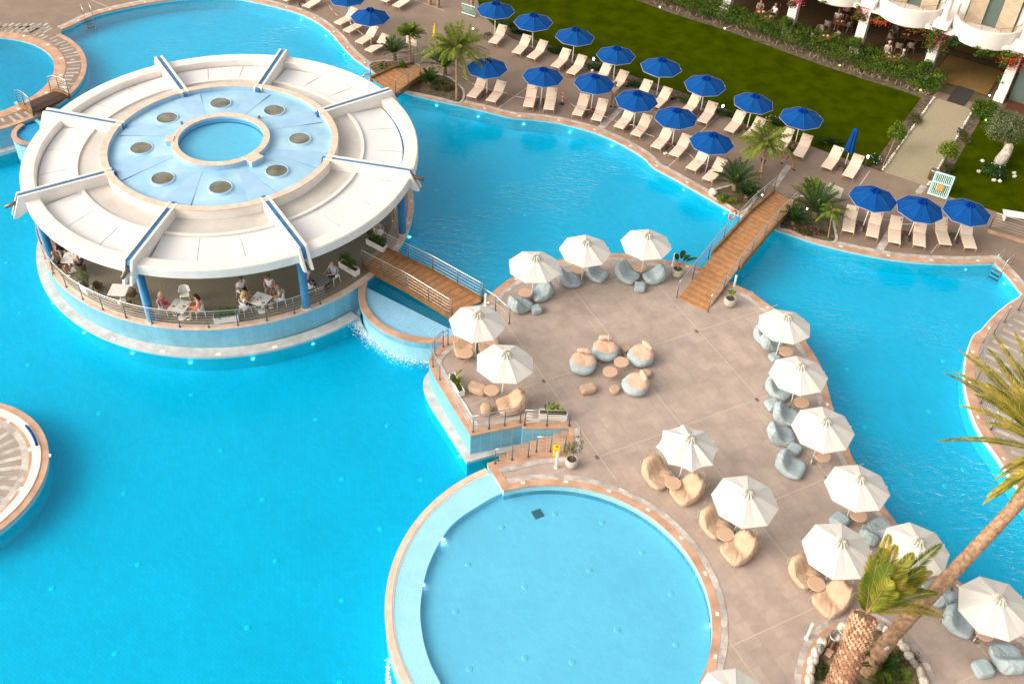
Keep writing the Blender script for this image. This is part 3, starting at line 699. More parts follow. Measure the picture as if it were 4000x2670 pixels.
# ------------------------------------------------------------------ overflow weirs
wr = thing('overflow_weir', 'half round overflow basin with copper coloured rim between pavilion and terrace', 'weir', (WC.x, WC.y, ZL))
shelf_w = offs(weir_out, .3) + [at('f', 1760, 1490, -.25), at('f', 1012, 1118, -.25)]
shelf_in = offs(arc(WC, WR-.75, a0w, a1w, 36), 0); m = MB(); m.prism(shelf_w, -.42, -.160); wpart('basin', m, 'weir_mosaic', wr)
m = MB(); m.prism([WC + (p-WC)*.967 for p in weir_out] + shelf_w[37:], -2.3, -.41); wpart('support', m, 'pool_wall_mosaic', wr)
m = MB(); m.skirt(weir_out, -.43, -.06, False); wpart('face', m, 'retaining_wall_tile', wr)
m = MB(); m.band(weir_out, -.03, .32, -.10, -.02); wpart('rim', m, 'copper_coping', wr)
dr = thing('overflow_weir', 'small half round overflow basin left of the pavilion below the arched bridge', 'weir', (DC.x, DC.y, ZL))
m = MB(); m.prism(dam + [DC + Vector((1.5, .8)), DC + Vector((0, 1.5))], -2.3, -.22); wpart('basin', m, 'weir_mosaic', dr)
m = MB(); m.band(dam, -.02, .28, -.10, -.02); wpart('rim', m, 'copper_coping', dr)
dw = thing('tiled_dam', 'pale blue tiled wall holding the upper pool beside the pavilion', 'wall', (DC.x+1, DC.y, ZL))
m = MB(); m.band([Vector((-31, 55)), DC + Vector((.2, .6)), Vector((-23, 50))], -.1, .1, -2.3, -.14); wpart('core', m, 'pool_wall_mosaic', dw)
# wall and ledge of the round terrace on the left
lw = thing('island_wall', 'pale blue tiled wall with marble ledge below the striped round deck', 'wall', (*at('a', 0, 1200, -.5), ZL))
il = [POND + Vector((cos(radians(a)), sin(radians(a))))*7.22 for a in range(-110, -20, 4)]
m = MB(); m.skirt(il, ZLED, -.05, False); wpart('tiled_face', m, 'retaining_wall_tile', lw)
m = MB(); m.band([POND + Vector((cos(radians(a)), sin(radians(a))))*7.62 for a in range(-110, -28, 4)], 0, .42, -2.3, ZLED); wpart('ledge', m, 'marble_ledge', lw)
# waterfall foam line under the weir
m = MB(); rg = random.Random(3); fc = Vector((-3.9, 40.0))
for k in range(3800):
    a = radians(rg.uniform(183, 303)); r = 4.0 + abs(rg.gauss(0, .24)) + (.05*sin(a*9)); s_ = rg.uniform(.006, .022)
    c = (fc.x + r*cos(a), fc.y + r*sin(a)); m.ell((c[0], c[1], ZL+.008), (s_*1.6, s_, .012), 5, 3)
obj('waterfall_foam', m, 'foam', kind='stuff', label='white foam line where the weir water falls into the lower pool', cat='foam')
m = MB()
for k in range(110):
    a = R.uniform(0, 6.28); q = at('n', 1205+R.gauss(0, 10)+0.0, 1460+R.uniform(-120, 108), ZL); s_ = R.uniform(.01, .035); m.ell((q.x+R.gauss(0, .02), q.y, ZL+.01), (s_, s_*1.4, .015), 6, 4)
obj('foam', m, 'foam', kind='stuff', label='thin spray of white foam along the outer side of the wet shelf', cat='foam')
# round island on the lower left
IC = Vector((-23.8, 27.05)); zi = -1.13
m = MB(); m.fill(arc(IC, 4.4, 0, 360, 72)[:-1], zi); struct('island_deck', m, 'plain_concrete')
m = MB(); m.skirt(arc(IC, 4.40, 0, 360, 72)[:-1], -2.5, zi); struct('island_pool_wall', m, 'pool_wall_mosaic')
m = MB(); m.arcbox(IC, 4.12, 4.43, zi-.05, zi+.015, n=80); struct('island_coping', m, 'copper_coping')
m = MB(); m.arcbox(IC, 3.76, 4.12, zi-.05, zi+.05, n=80); struct('island_white_band', m, 'white_render')
m = MB(); m.arcbox(IC, 3.62, 3.76, zi-.05, zi+.012, n=80); struct('island_inner_coping', m, 'copper_coping')
m = MB(); m.arcbox(IC, 3.34, 3.62, zi-.05, zi+.010, n=80); struct('island_border', m, 'border_stone')
its = []
for k in range(36):
    a = radians(k*10+3); its.append((IC + Vector((cos(a), sin(a)))*1.5, IC + Vector((cos(a), sin(a)))*3.34, .20))
stripes('striped_paving', its, 'stripe_stone', zi+.006)
m = MB(); m.cur = 0
for a in (-40, -6, 28, 62): m.box((IC.x+3.69*cos(radians(a)), IC.y+3.69*sin(radians(a)), zi+.012), (.14, .2, .014), radians(a))
struct('island_inset_tile', m, 'white_inset')
m = MB(); m.tube([(IC.x+4.0*cos(radians(a)), IC.y+4.0*sin(radians(a)), zi+.09) for a in range(29, 50, 2)], .055, 8)
nd = obj('pool_noodle', m, 'cloth_blue', label='blue foam noodle lying on the white rim of the round island', cat='pool noodle'); nd.data.materials[0] = MATS['umbrella_blue']; origin(nd, (IC.x+3.1, IC.y+2.5, zi))
# ------------------------------------------------------------------ round pavilion
PV = thing('round_pavilion', 'round white poolside bar pavilion with blue columns and a shallow blue basin on its roof', 'pavilion', (BC.x, BC.y, 0))
PC = Vector((-15.57, 45.51)); PR = 9.85; LC = Vector((-15.42, 45.45))
def C3(c): return (c.x, c.y)
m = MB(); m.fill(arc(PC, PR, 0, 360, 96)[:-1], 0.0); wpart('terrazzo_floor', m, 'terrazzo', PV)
m = MB(); m.skirt(arc(PC, PR-.02, 0, 360, 96)[:-1], -2.4, -.05); wpart('tiled_wall', m, 'pavilion_wall_tile', PV)
m = MB(); m.arcbox(C3(PC), PR-.34, PR, -.06, .014, n=96); m.cur = 1
for a in (20, 8, -4, -16): m.box((PC.x+9.7*cos(radians(a)), PC.y+9.7*sin(radians(a)), .012), (.15, .24, .012), radians(a))
wpart('floor_coping', m, ['pink_coping', 'white_inset'], PV)
m = MB(); m.arcbox(C3(PC), PR-1.0, PR-.36, .0, .008, radians(-30), radians(60), 40); wpart('paving_ring', m, 'terrace_paving', PV)
m = MB(); m.arcbox(C3(LC), PR-.1, 10.36, -1.30, ZLED, radians(165), radians(318), 72)
wpart('marble_ledge', m, 'marble_ledge', PV)
m = MB(); m.lathe([(10.31, -2.4), (10.31, -1.29)], 72, (LC.x, LC.y, 0), radians(165), radians(318)); m.cur = 1
for a in (218, 234, 248, 263, 278, 293): m.box((LC.x+10.2*cos(radians(a)), LC.y+10.2*sin(radians(a)), ZLED+.004), (.16, .24, .012), radians(a))
wpart('ledge_footing', m, ['pool_wall_mosaic', 'white_inset'], PV)
BA = [-100.3, -55.3, -9.2, 37.8, 83, 124, 168.2, 213.4]
RB = Vector((-15.35, 45.45))
def pol(r, a, c=BC): return Vector((c.x+r*cos(radians(a)), c.y+r*sin(radians(a))))
# columns
for i, a in enumerate(BA):
    p = pol(9.5, a); m = MB(); m.lathe([(0, 3.35), (.20, 3.35), (.205, .03), (.23, .03), (.23, 0)][::-1], 20, (p.x, p.y, 0), smooth=True)
    wpart('column', m, 'column_blue', PV)
    m = MB(); m.lathe([(.0, .07), (.26, .07), (.28, 0)][::-1], 20, (p.x, p.y, 0)); wpart('column_base', m, 'pink_coping', PV)
# outer ring beam
m = MB(); m.lathe([(9.22, 3.72), (9.28, 3.76), (9.88, 3.76), (9.93, 3.71), (9.93, 3.27), (9.90, 3.24), (9.25, 3.24), (9.22, 3.27), (9.22, 3.72)], 120, (RB.x, RB.y, 0))
wpart('ring_beam', m, 'white_render', PV)
# twin radial fins with a blue gutter between them
for i, a in enumerate(BA):
    t = Vector((cos(radians(a)), sin(radians(a)))); nn = Vector((-t.y, t.x)); mb = MB()
    for sd_ in (-1, 1):
        for q in (0,):
            prof = [(5.55, 4.10), (10.05, 4.10), (10.55, 3.02), (10.35, 2.98), (9.80, 3.22), (5.55, 3.3)]
            c0, c1 = .115*sd_, .235*sd_
            vs = [(BC.x+t.x*r+nn.x*c, BC.y+t.y*r+nn.y*c, z) for c in (c0, c1) for r, z in prof]; k = len(prof)
            mb.add(vs, [tuple(range(k)), tuple(range(2*k-1, k-1, -1))] + [(j, k+j, k+(j+1) % k, (j+1) % k) for j in range(k)])
    fin = wpart('radial_beam', mb, 'white_render', PV)
    mb = MB(); prof = [(5.4, 4.045), (10.0, 4.045), (10.1, 3.85), (10.1, 3.4), (5.4, 3.4)]
    vs = [(BC.x+t.x*r+nn.x*c, BC.y+t.y*r+nn.y*c, z) for c in (-.114, .114) for r, z in prof]; k = 5
    mb.add(vs, [tuple(range(k)), tuple(range(2*k-1, k-1, -1))] + [(j, k+j, k+(j+1) % k, (j+1) % k) for j in range(k)])
    wpart('gutter', mb, 'blue_paint', PV)
    if i in (0, 2, 3, 7):
        mb = MB(); p0 = pol(10.0, a); mb.tube([(p0.x, p0.y, 3.72), (p0.x+t.x*.75, p0.y+t.y*.75, 3.62)], .095, 10); wpart('rain_spout', mb, 'pipe_brown', PV)
# roof segments between the beams
for i in range(8):
    a0 = BA[i]; a1 = BA[(i+1) % 8]; a1 += 360 if a1 < a0 else 0
    if i == 7: a0, a1 = 213.4, 259.7
    e1 = math.degrees(.25/7.2); e0 = math.degrees(.25/5.8); e2 = math.degrees(.25/9.2)
    m = MB(); m.arcbox(C3(BC), 5.9, 7.3, 3.30, 3.52, radians(a0+e1*.9), radians(a1-e1*.9), 14); wpart('roof_slab', m, 'roof_tile_grey', PV)
    m = MB(); m.arcbox(C3(BC), 7.12, 7.27, 3.45, 3.62, radians(a0+e1), radians(a1-e1), 16); wpart('roof_kerb', m, 'white_render', PV)
    m = MB(); nn_ = 14; vs = []; A0, A1 = a0+e2*1.15, a1-e2*1.15
    for j in range(nn_+1):
        a = A0+(A1-A0)*j/nn_
        for kx, (r, z) in enumerate(((7.30, 3.50), (7.9, 3.47), (8.6, 3.42), (9.12, 3.37))):
            sag = -.035*sin(pi*((j % 5)/5.0)) if 0 < kx < 3 else 0
            p = pol(r, a, BC + (RB-BC)*(r-7.3)/2.0); vs.append((p.x, p.y, z+sag))
    fs = [(j*4+k, j*4+k+1, (j+1)*4+k+1, (j+1)*4+k) for j in range(nn_) for k in range(3)]
    m.add(vs, fs, True); m.cur = 1
    for fr_ in (.33, .67):
        aa = A0+(A1-A0)*fr_; q = [pol(r, aa, BC + (RB-BC)*(r-7.3)/2.0) for r in (7.32, 8.2, 9.1)]
        m.tube([(q[0].x, q[0].y, 3.50), (q[1].x, q[1].y, 3.455), (q[2].x, q[2].y, 3.375)], .010, 4)
    wpart('awning', m, ['roof_membrane', 'awning_seam'], PV)
# roof basin with parapet
m = MB(); m.lathe([(5.92, 3.30), (5.92, 4.02), (5.62, 4.02), (5.62, 3.6)], 96, (BC.x, BC.y, 0)); wpart('parapet', m, 'white_render', PV)
m = MB(); m.arcbox(C3(BC), 5.60, 5.95, 4.02, 4.085, n=96); wpart('parapet_coping', m, 'pink_coping', PV)
m = MB(); m.cur = 0
NS = 96; vs = []
sk_a = [104.3, 59.4, 11.6, -33.7, -77.1, -121.5, -167.4, 148.4]
for j in range(NS):
    a = 2*pi*j/NS; ad = math.degrees(a)
    dmin = min(abs((ad - s_ + 180) % 360 - 180) for s_ in sk_a); rise = .12*max(0, 1 - dmin/22.5*1.6)
    for r, z in ((2.2, 3.98), (2.6, 3.975), (3.2, 3.95+rise*.4), (4.0, 3.92+rise*.4), (4.9, 3.86+rise*.3), (5.4, 3.82), (5.61, 3.80), (5.61, 4.04)): vs.append((BC.x+r*cos(a), BC.y+r*sin(a), z))
m.add(vs, [(j*8+k, j*8+k+1, ((j+1) % NS)*8+k+1, ((j+1) % NS)*8+k) for j in range(NS) for k in range(7)])
wpart('basin_floor', m, 'roof_basin_blue', PV)
for a in sk_a:
    p = pol(3.97, a); m = MB(); m.lathe([(.52, 3.92), (.53, 4.02), (.575, 4.015), (.66, 3.90)][::-1], 28, (p.x, p.y, 0), smooth=True); f = wpart('skylight', m, 'roof_basin_pale', PV)
    m = MB(); m.lathe([(0, 4.0), (.525, 3.995)][::-1], 28, (p.x, p.y, 0)); wpart('pane', m, 'skylight_glass', f)
for a in BA:
    m = MB()
    for ww, r0, r1 in ((.34, 2.6, 5.4),):
        t = Vector((cos(radians(a)), sin(radians(a)))); nn = Vector((-t.y, t.x)); p = [BC+t*r0-nn*.15, BC+t*r1-nn*.75, BC+t*r1+nn*.75, BC+t*r0+nn*.15]
        m.add([(*q, z) for q, z in zip(p, (3.985, 3.868, 3.868, 3.985))], [(0, 1, 2, 3)])
    wpart('basin_channel', m, 'roof_basin_pale', PV)
m = MB(); m.lathe([(2.45, 3.75), (2.45, 4.22), (2.16, 4.22), (2.16, 3.9)], 64, (BC.x, BC.y, 0)); cb = wpart('fountain_basin', m, 'roof_basin_pale', PV)
m = MB(); m.arcbox(C3(BC), 2.14, 2.47, 4.22, 4.275, n=64); wpart('basin_coping', m, 'pink_coping', PV)
m = MB(); m.fill(arc(BC, 2.16, 0, 360, 48)[:-1], 3.86); wpart('basin_bottom', m, 'kids_floor_mosaic', PV)
m = MB(); m.fill(arc(BC, 2.15, 0, 360, 48)[:-1], 4.12); wpart('basin_water', m, 'kids_water', PV)
for a, s_ in ((-38, 1.0), (187, .6)):
    p = pol(2.55, a); m = MB(); m.box((p.x, p.y, 4.0), (.62*s_, .72*s_, .46), radians(a)); b_ = wpart('pump_box', m, 'roof_basin_pale', PV)
    m = MB(); m.bbox((p.x, p.y, 4.275), (.70*s_, .80*s_, .07), radians(a), .01); wpart('pump_box_lid', m, 'pink_coping', b_)
for x_, y_ in ((710, 487), (1012, 464), (1043, 543), (1018, 628), (724, 634)):
    p = g(x_, y_, 3.95); m = MB(); m.lathe([(0, .16), (.05, .16), (.07, .08), (.03, .07), (.03, 0)][::-1], 8, (p.x, p.y, 3.96)); m.ell((p.x+.03, p.y-.04, 4.12), (.07, .07, .05), 8, 5); wpart('roof_spotlight', m, 'post_grey', PV)
# inside: round bar counter and ceiling
m = MB(); m.lathe([(0, 3.29), (9.25, 3.29)][::-1], 64, (BC.x, BC.y, 0)); wpart('ceiling', m, 'white_render', PV)
m = MB(); m.lathe([(3.2, 0), (3.2, 1.1), (3.5, 1.12), (3.5, 1.16), (2.7, 1.16), (2.7, 0)], 48, (BC.x, BC.y, 0)); wpart('bar_counter', m, 'bar_dark', PV)
m = MB(); m.lathe([(1.6, 0), (1.6, 3.3)], 32, (BC.x, BC.y, 0)); wpart('bar_core', m, 'bar_dark', PV)
# ------------------------------------------------------------------ railings
def rail_run(path3, posts, h, label, nwire=4, name='railing', topr=.025, mt='steel', pm='post_grey', lean=0.0, group=None, top_mat=None):
    """path3: points on the ground; posts: indices of the path that carry a post"""
    o = thing(name, label, 'railing', (path3[0][0], path3[0][1], path3[0][2]), 0, group)
    m = MB(); m.tube([(p[0], p[1], p[2]+h) for p in path3], topr, 8); wpart('top_rail', m, top_mat or mt, o)
    m = MB()
    for k in range(nwire):
        zz = h*(k+1)/(nwire+1)+.02; m.tube([(p[0], p[1], p[2]+zz) for p in path3], .009, 5)
    wpart('wires', m, mt, o)
    for i in posts:
        p = path3[i]; m = MB(); m.tube([(p[0], p[1], p[2]), (p[0], p[1], p[2]+h-.01)], .024, 8); m.lathe([(0, .02), (.06, .02), (.06, 0)][::-1], 10, (p[0], p[1], p[2])); wpart('post', m, pm, o)
    return o
rp = [(*pol(9.72, a, PC), .014) for a in [x for x in range(197, 313, 2)]]
rail_run(rp, range(0, len(rp), 4), 1.0, 'curved steel railing round the front of the round pavilion floor', 5)
def lpath(ps, n=10):
    out = []
    for a, b in zip(ps, ps[1:]):
        for k in range(n): out.append(tuple(a[j]+(b[j]-a[j])*k/n for j in range(3)))
    out.append(tuple(ps[-1])); return out
# terrace railings
wj = offs(west, .14); wi = [(*p, .014) for p in wj]
rail_run(wi[8:], [0, 4, 8, 12, 16] + list(range(20, len(wi)-8, 1))[:4], 1.0, 'steel railing along the edge of the terrace facing the pavilion', 4)
st = [(*p, .014) for p in (offs(south, .12)[0], offs(south, .12)[1])]
s0 = Vector(wj[-1]) + Vector((.05, .02)); s1 = at('k', 100, 800); s2 = at('k', 540, 845)
rail_run(lpath([(*at('j', 1985, 905), .014), (*at('k', 75, 820), .014)], 6), [0, 2, 4, 6], 1.0, 'steel railing above the tiled wall between the terrace corner and the tan lounge bag', 4)
rail_run(lpath([(*at('k', 115, 845), .014), (*at('k', 520, 848), .014)], 4), [0, 2, 4], .98, 'steel railing in front of the white planter at the top of the pool stairs', 4)
rail_run(lpath([(*at('k', 480, 1085), .014), (*at('k', 222, 1085), .014)], 4), [0, 2, 4], .95, 'steel handrail beside the yellow floor sign on the pool stairs', 3)
rail_run(lpath([(*at('k', 148, 1135), .014), (*at('k', 0, 1162), .014), (*at('j', 2185, 1195), .014)], 3), [0, 3, 6], .92, 'lower steel handrail where the pool stairs reach the water', 3)
rail_run(lpath([(*at('f', 2315, 1435), .0), (*at('f', 2188, 1318), .0), (*at('f', 2060, 1235), .0)], 2), [0, 2, 4], .95, 'short steel railing beside the terrace end of the pavilion footbridge', 1)
rail_run(lpath([(*at('j', 1755, 108), .014), (*at('j', 1635, 210), .014)], 2), [0, 2], .98, 'short steel railing behind the overflow weir on the terrace', 2)
# right hand deck
rc = [(*p, .014) for p in offs(shoreC, .55)]
rail_run(rc[3:60], range(0, 57, 7), 1.0, 'curved thin railing along the striped deck on the right', 6)
rq = lpath([(*at('h', 2025, 560), .014), (*at('h', 2340, 660), .014)], 4)
rq = [(p[0], p[1], .01) for p in rq] + [(rq[-1][0]+3.2, rq[-1][1]-1.6, .01)]
rail_run(rq, [0, len(rq)-1], 1.0, 'long pale railing beside the lawn behind the three right hand umbrellas', 5)
m = MB(); q0, q1 = at('h', 2010, 575), at('h', 2340, 670); q2 = q1 + (q1-q0)*1.0
m.band([q0, q1, q2], -.35, 0, 0, .016); struct('pool_coping', m, 'copper_coping')
# ------------------------------------------------------------------ footbridges
def footbridge(name, label, c, prof, beam=.28, rail=True, posts=6, rh=1.0, end_l='', sides=(1, 1), roff=-.08, nw=4, bm='bridge_beam', ring=None):
    """c: start-left, start-right, end-left, end-right on the ground; prof: list of (t, height)"""
    sl, sr, el, er = c; N = 28
    o = thing('footbridge', label, 'footbridge', (*((sl+sr)/2), 0))
    def hz(t):
        for (t0, z0), (t1, z1) in zip(prof, prof[1:]):
            if t <= t1: return z0 + (z1-z0)*(t-t0)/(t1-t0)
        return prof[-1][1]
    ts = sorted(set([i/N for i in range(N+1)] + [p[0] for p in prof]))
    L = ((sl+sr)/2 - (el+er)/2).length; m = MB(); ax = ((el+er)/2 - (sl+sr)/2).normalized()
    np_ = int(L/.125); gap = .012/L
    for i in range(np_):
        t0, t1 = i/np_ + gap*.5, (i+1)/np_ - gap*.5; z0, z1 = hz(t0), hz(t1); jz = R.uniform(-.004, .004)
        a, b, c_, d = sl.lerp(el, t0), sr.lerp(er, t0), sr.lerp(er, t1), sl.lerp(el, t1)
        vs = [(*a, z0+jz), (*b, z0+jz), (*c_, z1+jz), (*d, z1+jz)]; vs += [(x, y, z-.045) for x, y, z in vs]
        m.cur = i % 3; m.add(vs, [(0, 1, 2, 3), (7, 6, 5, 4), (0, 4, 5, 1), (1, 5, 6, 2), (2, 6, 7, 3), (3, 7, 4, 0)])
    wpart('planks', m, ['plank_a', 'plank_b', 'plank_c'], o)
    sn = Vector((-ax.y, ax.x))
    for side, (p, q) in ((1, (sl, el)), (-1, (sr, er))):
        t_lo, t_hi = beam if isinstance(beam, tuple) else (0, 1)
        bt = [t for t in ts if t_lo <= t <= t_hi]; m = MB(); line = [p.lerp(q, t) for t in bt]; vs = []
        d = (sn if (p-(sl+sr)/2).dot(sn) > 0 else -sn)
        for t, c_ in zip(bt, line):
            z = hz(t); a, b = c_ + d*.002, c_ + d*.14; vs += [(*a, z-.22), (*b, z-.22), (*b, z+.14), (*a, z+.14)]
        fs = [(i*4+k, i*4+(k+1) % 4, (i+1)*4+(k+1) % 4, (i+1)*4+k) for i in range(len(bt)-1) for k in range(4)] + [(0, 1, 2, 3), (len(bt)*4-1, len(bt)*4-2, len(bt)*4-3, len(bt)*4-4)]
        m.add(vs, fs); wpart('side_beam', m, bm, o)
        if rail:
            rl = [(*(p.lerp(q, t) + d*.09), hz(t)+.02) for t in ts]
            m = MB(); m.tube([(x, y, z+rh) for x, y, z in rl], .024, 8); wpart('handrail', m, 'steel', o)
            m = MB()
            for k in range(nw): m.tube([(x, y, z+rh*(k+1)/(nw+1)) for x, y, z in rl], .008, 5)
            wpart('wires', m, 'steel', o)
            for k in range(posts):
                t = k/(posts-1); c_ = p.lerp(q, t) + d*.09; z = hz(t); m = MB(); m.tube([(*c_, z-.15), (*c_, z+rh+.02)], .026, 8); wpart('post', m, 'post_grey', o)
    return o, hz
for nm, k in (('plank_a', 1.0), ('plank_b', .86), ('plank_c', 1.12)): mat(nm, (.40*k, .20*k, .085*k), .6, var=.16, scale=3.5, detail=6)
for nm, k in (('plank_d', 1.0), ('plank_e', .8), ('plank_f', 1.1)): mat(nm, (.235*k, .11*k, .05*k), .6, var=.2, scale=3.5)
fbA, hA = footbridge('a', 'brown plank footbridge from the pavilion to the lounge terrace', (at('f', 985, 915), at('f', 1170, 775), at('f', 1800, 1370), at('f', 2062, 1235)), [(0, .10), (.5, .22), (1, .06)], posts=5)
fbC, hC = footbridge('c', 'long golden plank footbridge with a ramp from the lounge terrace to the sun loungers', (at('g', 1520, 1206), at('g', 1775, 1326), at('h', 60, 250), at('h', 250, 350)), [(0, .02), (.36, .62), (.72, .60), (1, .12)], beam=(.30, 1), posts=8)
fbB, hB = footbridge('b', 'narrow brown plank footbridge between pavilion and the palm flower bed', (at('b', 1060, 760), at('b', 1270, 905), at('b', 1450, 590), at('b', 1600, 655)), [(0, .3), (.5, .35), (1, .06)], posts=4)
fbD, hD = footbridge('d', 'short arched dark plank footbridge with curved rails left of the pavilion', (at('a', 640, 930), at('a', 330, 1075), at('a', 460, 850), at('a', 190, 965)), [(0, .35), (.3, .42), (.7, .3), (1, .04)], posts=3, nw=5)
for ch in fbD.children:
    if ch.name.startswith('planks'):
        for i, q in enumerate(('dark_wood',)*3): ch.data.materials[i] = MATS[q]
# life rings hanging on bridge rails
def life_ring(p, label, rot):
    o = thing('life_ring', label, 'life ring', (p[0], p[1], p[2]), rot)
    m = MB(); m.tube([(.27*cos(a*pi/10), 0, .27*sin(a*pi/10)) for a in range(20)], .055, 8, closed=True); obj('ring', m, 'ring_orange', o)
    for k in range(4):
        m = MB(); a0 = k*pi/2+.6; m.tube([(.27*cos(a0+j*.12), 0, .27*sin(a0+j*.12)) for j in range(3)], .059, 8); obj('band', m, 'pole_white', o)
q = at('g', 1995, 545); life_ring((q.x, q.y, .75), 'orange life ring hanging on the water side of the long plank footbridge', .7)
q = at('b', 1015, 745, .4); life_ring((q.x, q.y, .65), 'orange life ring at the pavilion end of the narrow footbridge', .4)
# ------------------------------------------------------------------ pool ladders
def ladder(px, dr_, zw, label, Ld=.9):
    """px: point on the coping edge; dr_: direction towards the water"""
    o = thing('pool_ladder', label, 'ladder', (px.x, px.y, 0)); d = Vector((dr_[0], dr_[1])).normalized(); s_ = Vector((-d.y, d.x))
    for k in (-1, 1):
        b = px - d*.75 + s_*.27*k; m = MB(); pth = []
        for t in range(0, 11):
            a = pi*t/10; pth.append((*(b + d*(.42-.42*cos(a))), .55+.25*sin(a)))
        pth = [(*b, .0)] + pth; e = b + d*.88; pth += [(*e, .0), (*(e+d*.03), zw-.75)]
        m.tube(pth, .024, 8); wpart('rail', m, 'steel', o)
    for k in range(3):
        e = px + d*.18; m = MB(); m.box((e.x, e.y, zw+.02-.26*k), (.12, .52, .035), atan2(d.y, d.x)); wpart('step', m, 'post_grey', o)
ladder(at('a', 810, 160), at('a', 830, 230) - at('a', 770, 120), ZW, 'steel pool ladder at the far pool edge in the upper left corner')
ladder((at('h', 2085, 895)+at('h', 2140, 950))/2, at('h', 2040, 960) - at('h', 2200, 850), ZW, 'steel pool ladder at the pool corner below the three right hand umbrellas')
# ------------------------------------------------------------------ lamps in the pool walls and inlets in the floors
m = MB(); m.ell((0, 0, 0), (.06, .06, .045), 10, 6); m.cur = 0
lo_ = thing('pool_lamp', 'x', 'pool lamp'); obj('lens', m, 'lamp_glow', lo_); m = MB(); m.tube([(.10*cos(a*pi/8), .10*sin(a*pi/8), -.02) for a in range(16)], .02, 6, closed=True); obj('ring', m, 'lamp_ring', lo_)
PL = Proto(lo_)
sets = [('far bank behind the pavilion', -.42, [('a', 657, 278), ('a', 985, 145), ('a', 1357, 52), ('a', 1742, 12), ('a', 2107, 22), ('b', 118, 80), ('b', 412, 181), ('b', 640, 330), ('b', 803, 502)]),
        ('bank in front of the loungers', -.42, [('b', 1652, 965), ('b', 2031, 1065), ('c', 107, 1135), ('c', 527, 1208), ('c', 912, 1335), ('c', 1248, 1518), ('g', 1573, 213), ('g', 1942, 430)]),
        ('bank below the right parasols', -.42, [('h', 288, 697), ('h', 789, 828), ('h', 1299, 908), ('h', 1804, 936), ('h', 2157, 1070)]),
        ('foot of the pavilion', -1.62, [('e', 483, 1247), ('e', 766, 1520), ('i', 1208, 185), ('i', 1740, 270), ('i', 2313, 237), ('j', 520, 98)]),
        ('foot of the terrace wall', -1.62, [('j', 1533, 150), ('j', 1627, 733), ('j', 1858, 1130)]),
        ('side of the round island', -1.35, [('i', 445, 1118), ('m', 142, -18)]),
        ('far bank of the small round pool', -.35, [('a', 85, 362), ('a', 365, 450)]),
        ('pavilion side facing the loungers', -.4, [('f', 1403, 645)]),
        ('rim of the children pool', -.42, [('n', 1527, 662), ('n', 1712, 250), ('k', 115, 1432), ('k', 580, 1422), ('k', 1033, 1552), ('o', 1420, 190), ('o', 1703, 577), ('o', 1820, 1030)])]
for nm, z, l in sets:
    for i, q in enumerate(l):
        p = at(*q, z); PL.place((p.x, p.y, z), 0, 'white pool lamp, %s from the left on the %s' % (OR[i], nm) if len(l) > 1 else 'white pool lamp on the %s' % nm, 'lit lamps in the pool walls')
m = MB(); m.lathe([(0, .025), (.10, .02), (.12, 0)][::-1], 14); io = thing('floor_inlet', 'x', 'pool inlet'); obj('cover', m, 'inlet_white', io)
FI = Proto(io)
sets = [('in the lower pool left of the pavilion', ZLF, [('e', 240, 495), ('e', 60, 880), ('e', 180, 1335), ('i', 260, 290)]),
        ('in the lower pool between island and terrace', ZLF, [('i', 903, 733), ('i', 1748, 560), ('i', 2020, 1067), ('i', 1133, 1463), ('j', 547, 785), ('j', 1200, 842), ('j', 785, 1328), ('j', 1510, 1336), ('j', 63, 1516)]),
        ('in the lower pool near the picture bottom', ZLF, [('m', 475, 690), ('m', 1258, 472), ('m', 1052, 1285), ('m', 2262, 1050), ('n', 180, 438), ('n', 787, 800), ('n', 1137, 145), ('n', 765, 1552)]),
        ('on the children pool floor', ZKF, [('n', 1823, 900), ('n', 1935, 470), ('n', 1953, 1428), ('n', 2247, 131), ('o', 392, 10), ('o', 117, 676), ('o', 118, 1328), ('o', 548, 1364), ('o', 708, 528), ('o', 825, 90), ('o', 963, 1070), ('o', 1187, 358), ('o', 1454, 740), ('o', 1497, 1202)]),
        ('on the pool floor right of the white umbrellas', ZF, [('l', 727, 327), ('l', 885, 853), ('l', 1155, 1420), ('l', 1472, 712), ('l', 1600, 253), ('l', 1615, 1395), ('l', 1783, 1236)]),
        ('on the pool floor right of the pavilion', ZF, [('f', 1650, 215), ('f', 1718, 565), ('g', 120, 443)])]
for nm, z, l in sets:
    for i, q in enumerate(l):
        p = at(*q, z+.02); FI.place((p.x, p.y, z), 0, 'pale round inlet, %s from the left, %s' % (OR[i], nm), 'round inlets in the pool floors')
p = at('o', 235, 15, ZKF); m = MB(); m.box((p.x, p.y, ZKF+.01), (.42, .42, .02), .5)
dg = obj('drain_grate', m, 'table_grey', label='square grey drain grate on the children pool floor', cat='drain'); origin(dg, (p.x, p.y, ZKF))
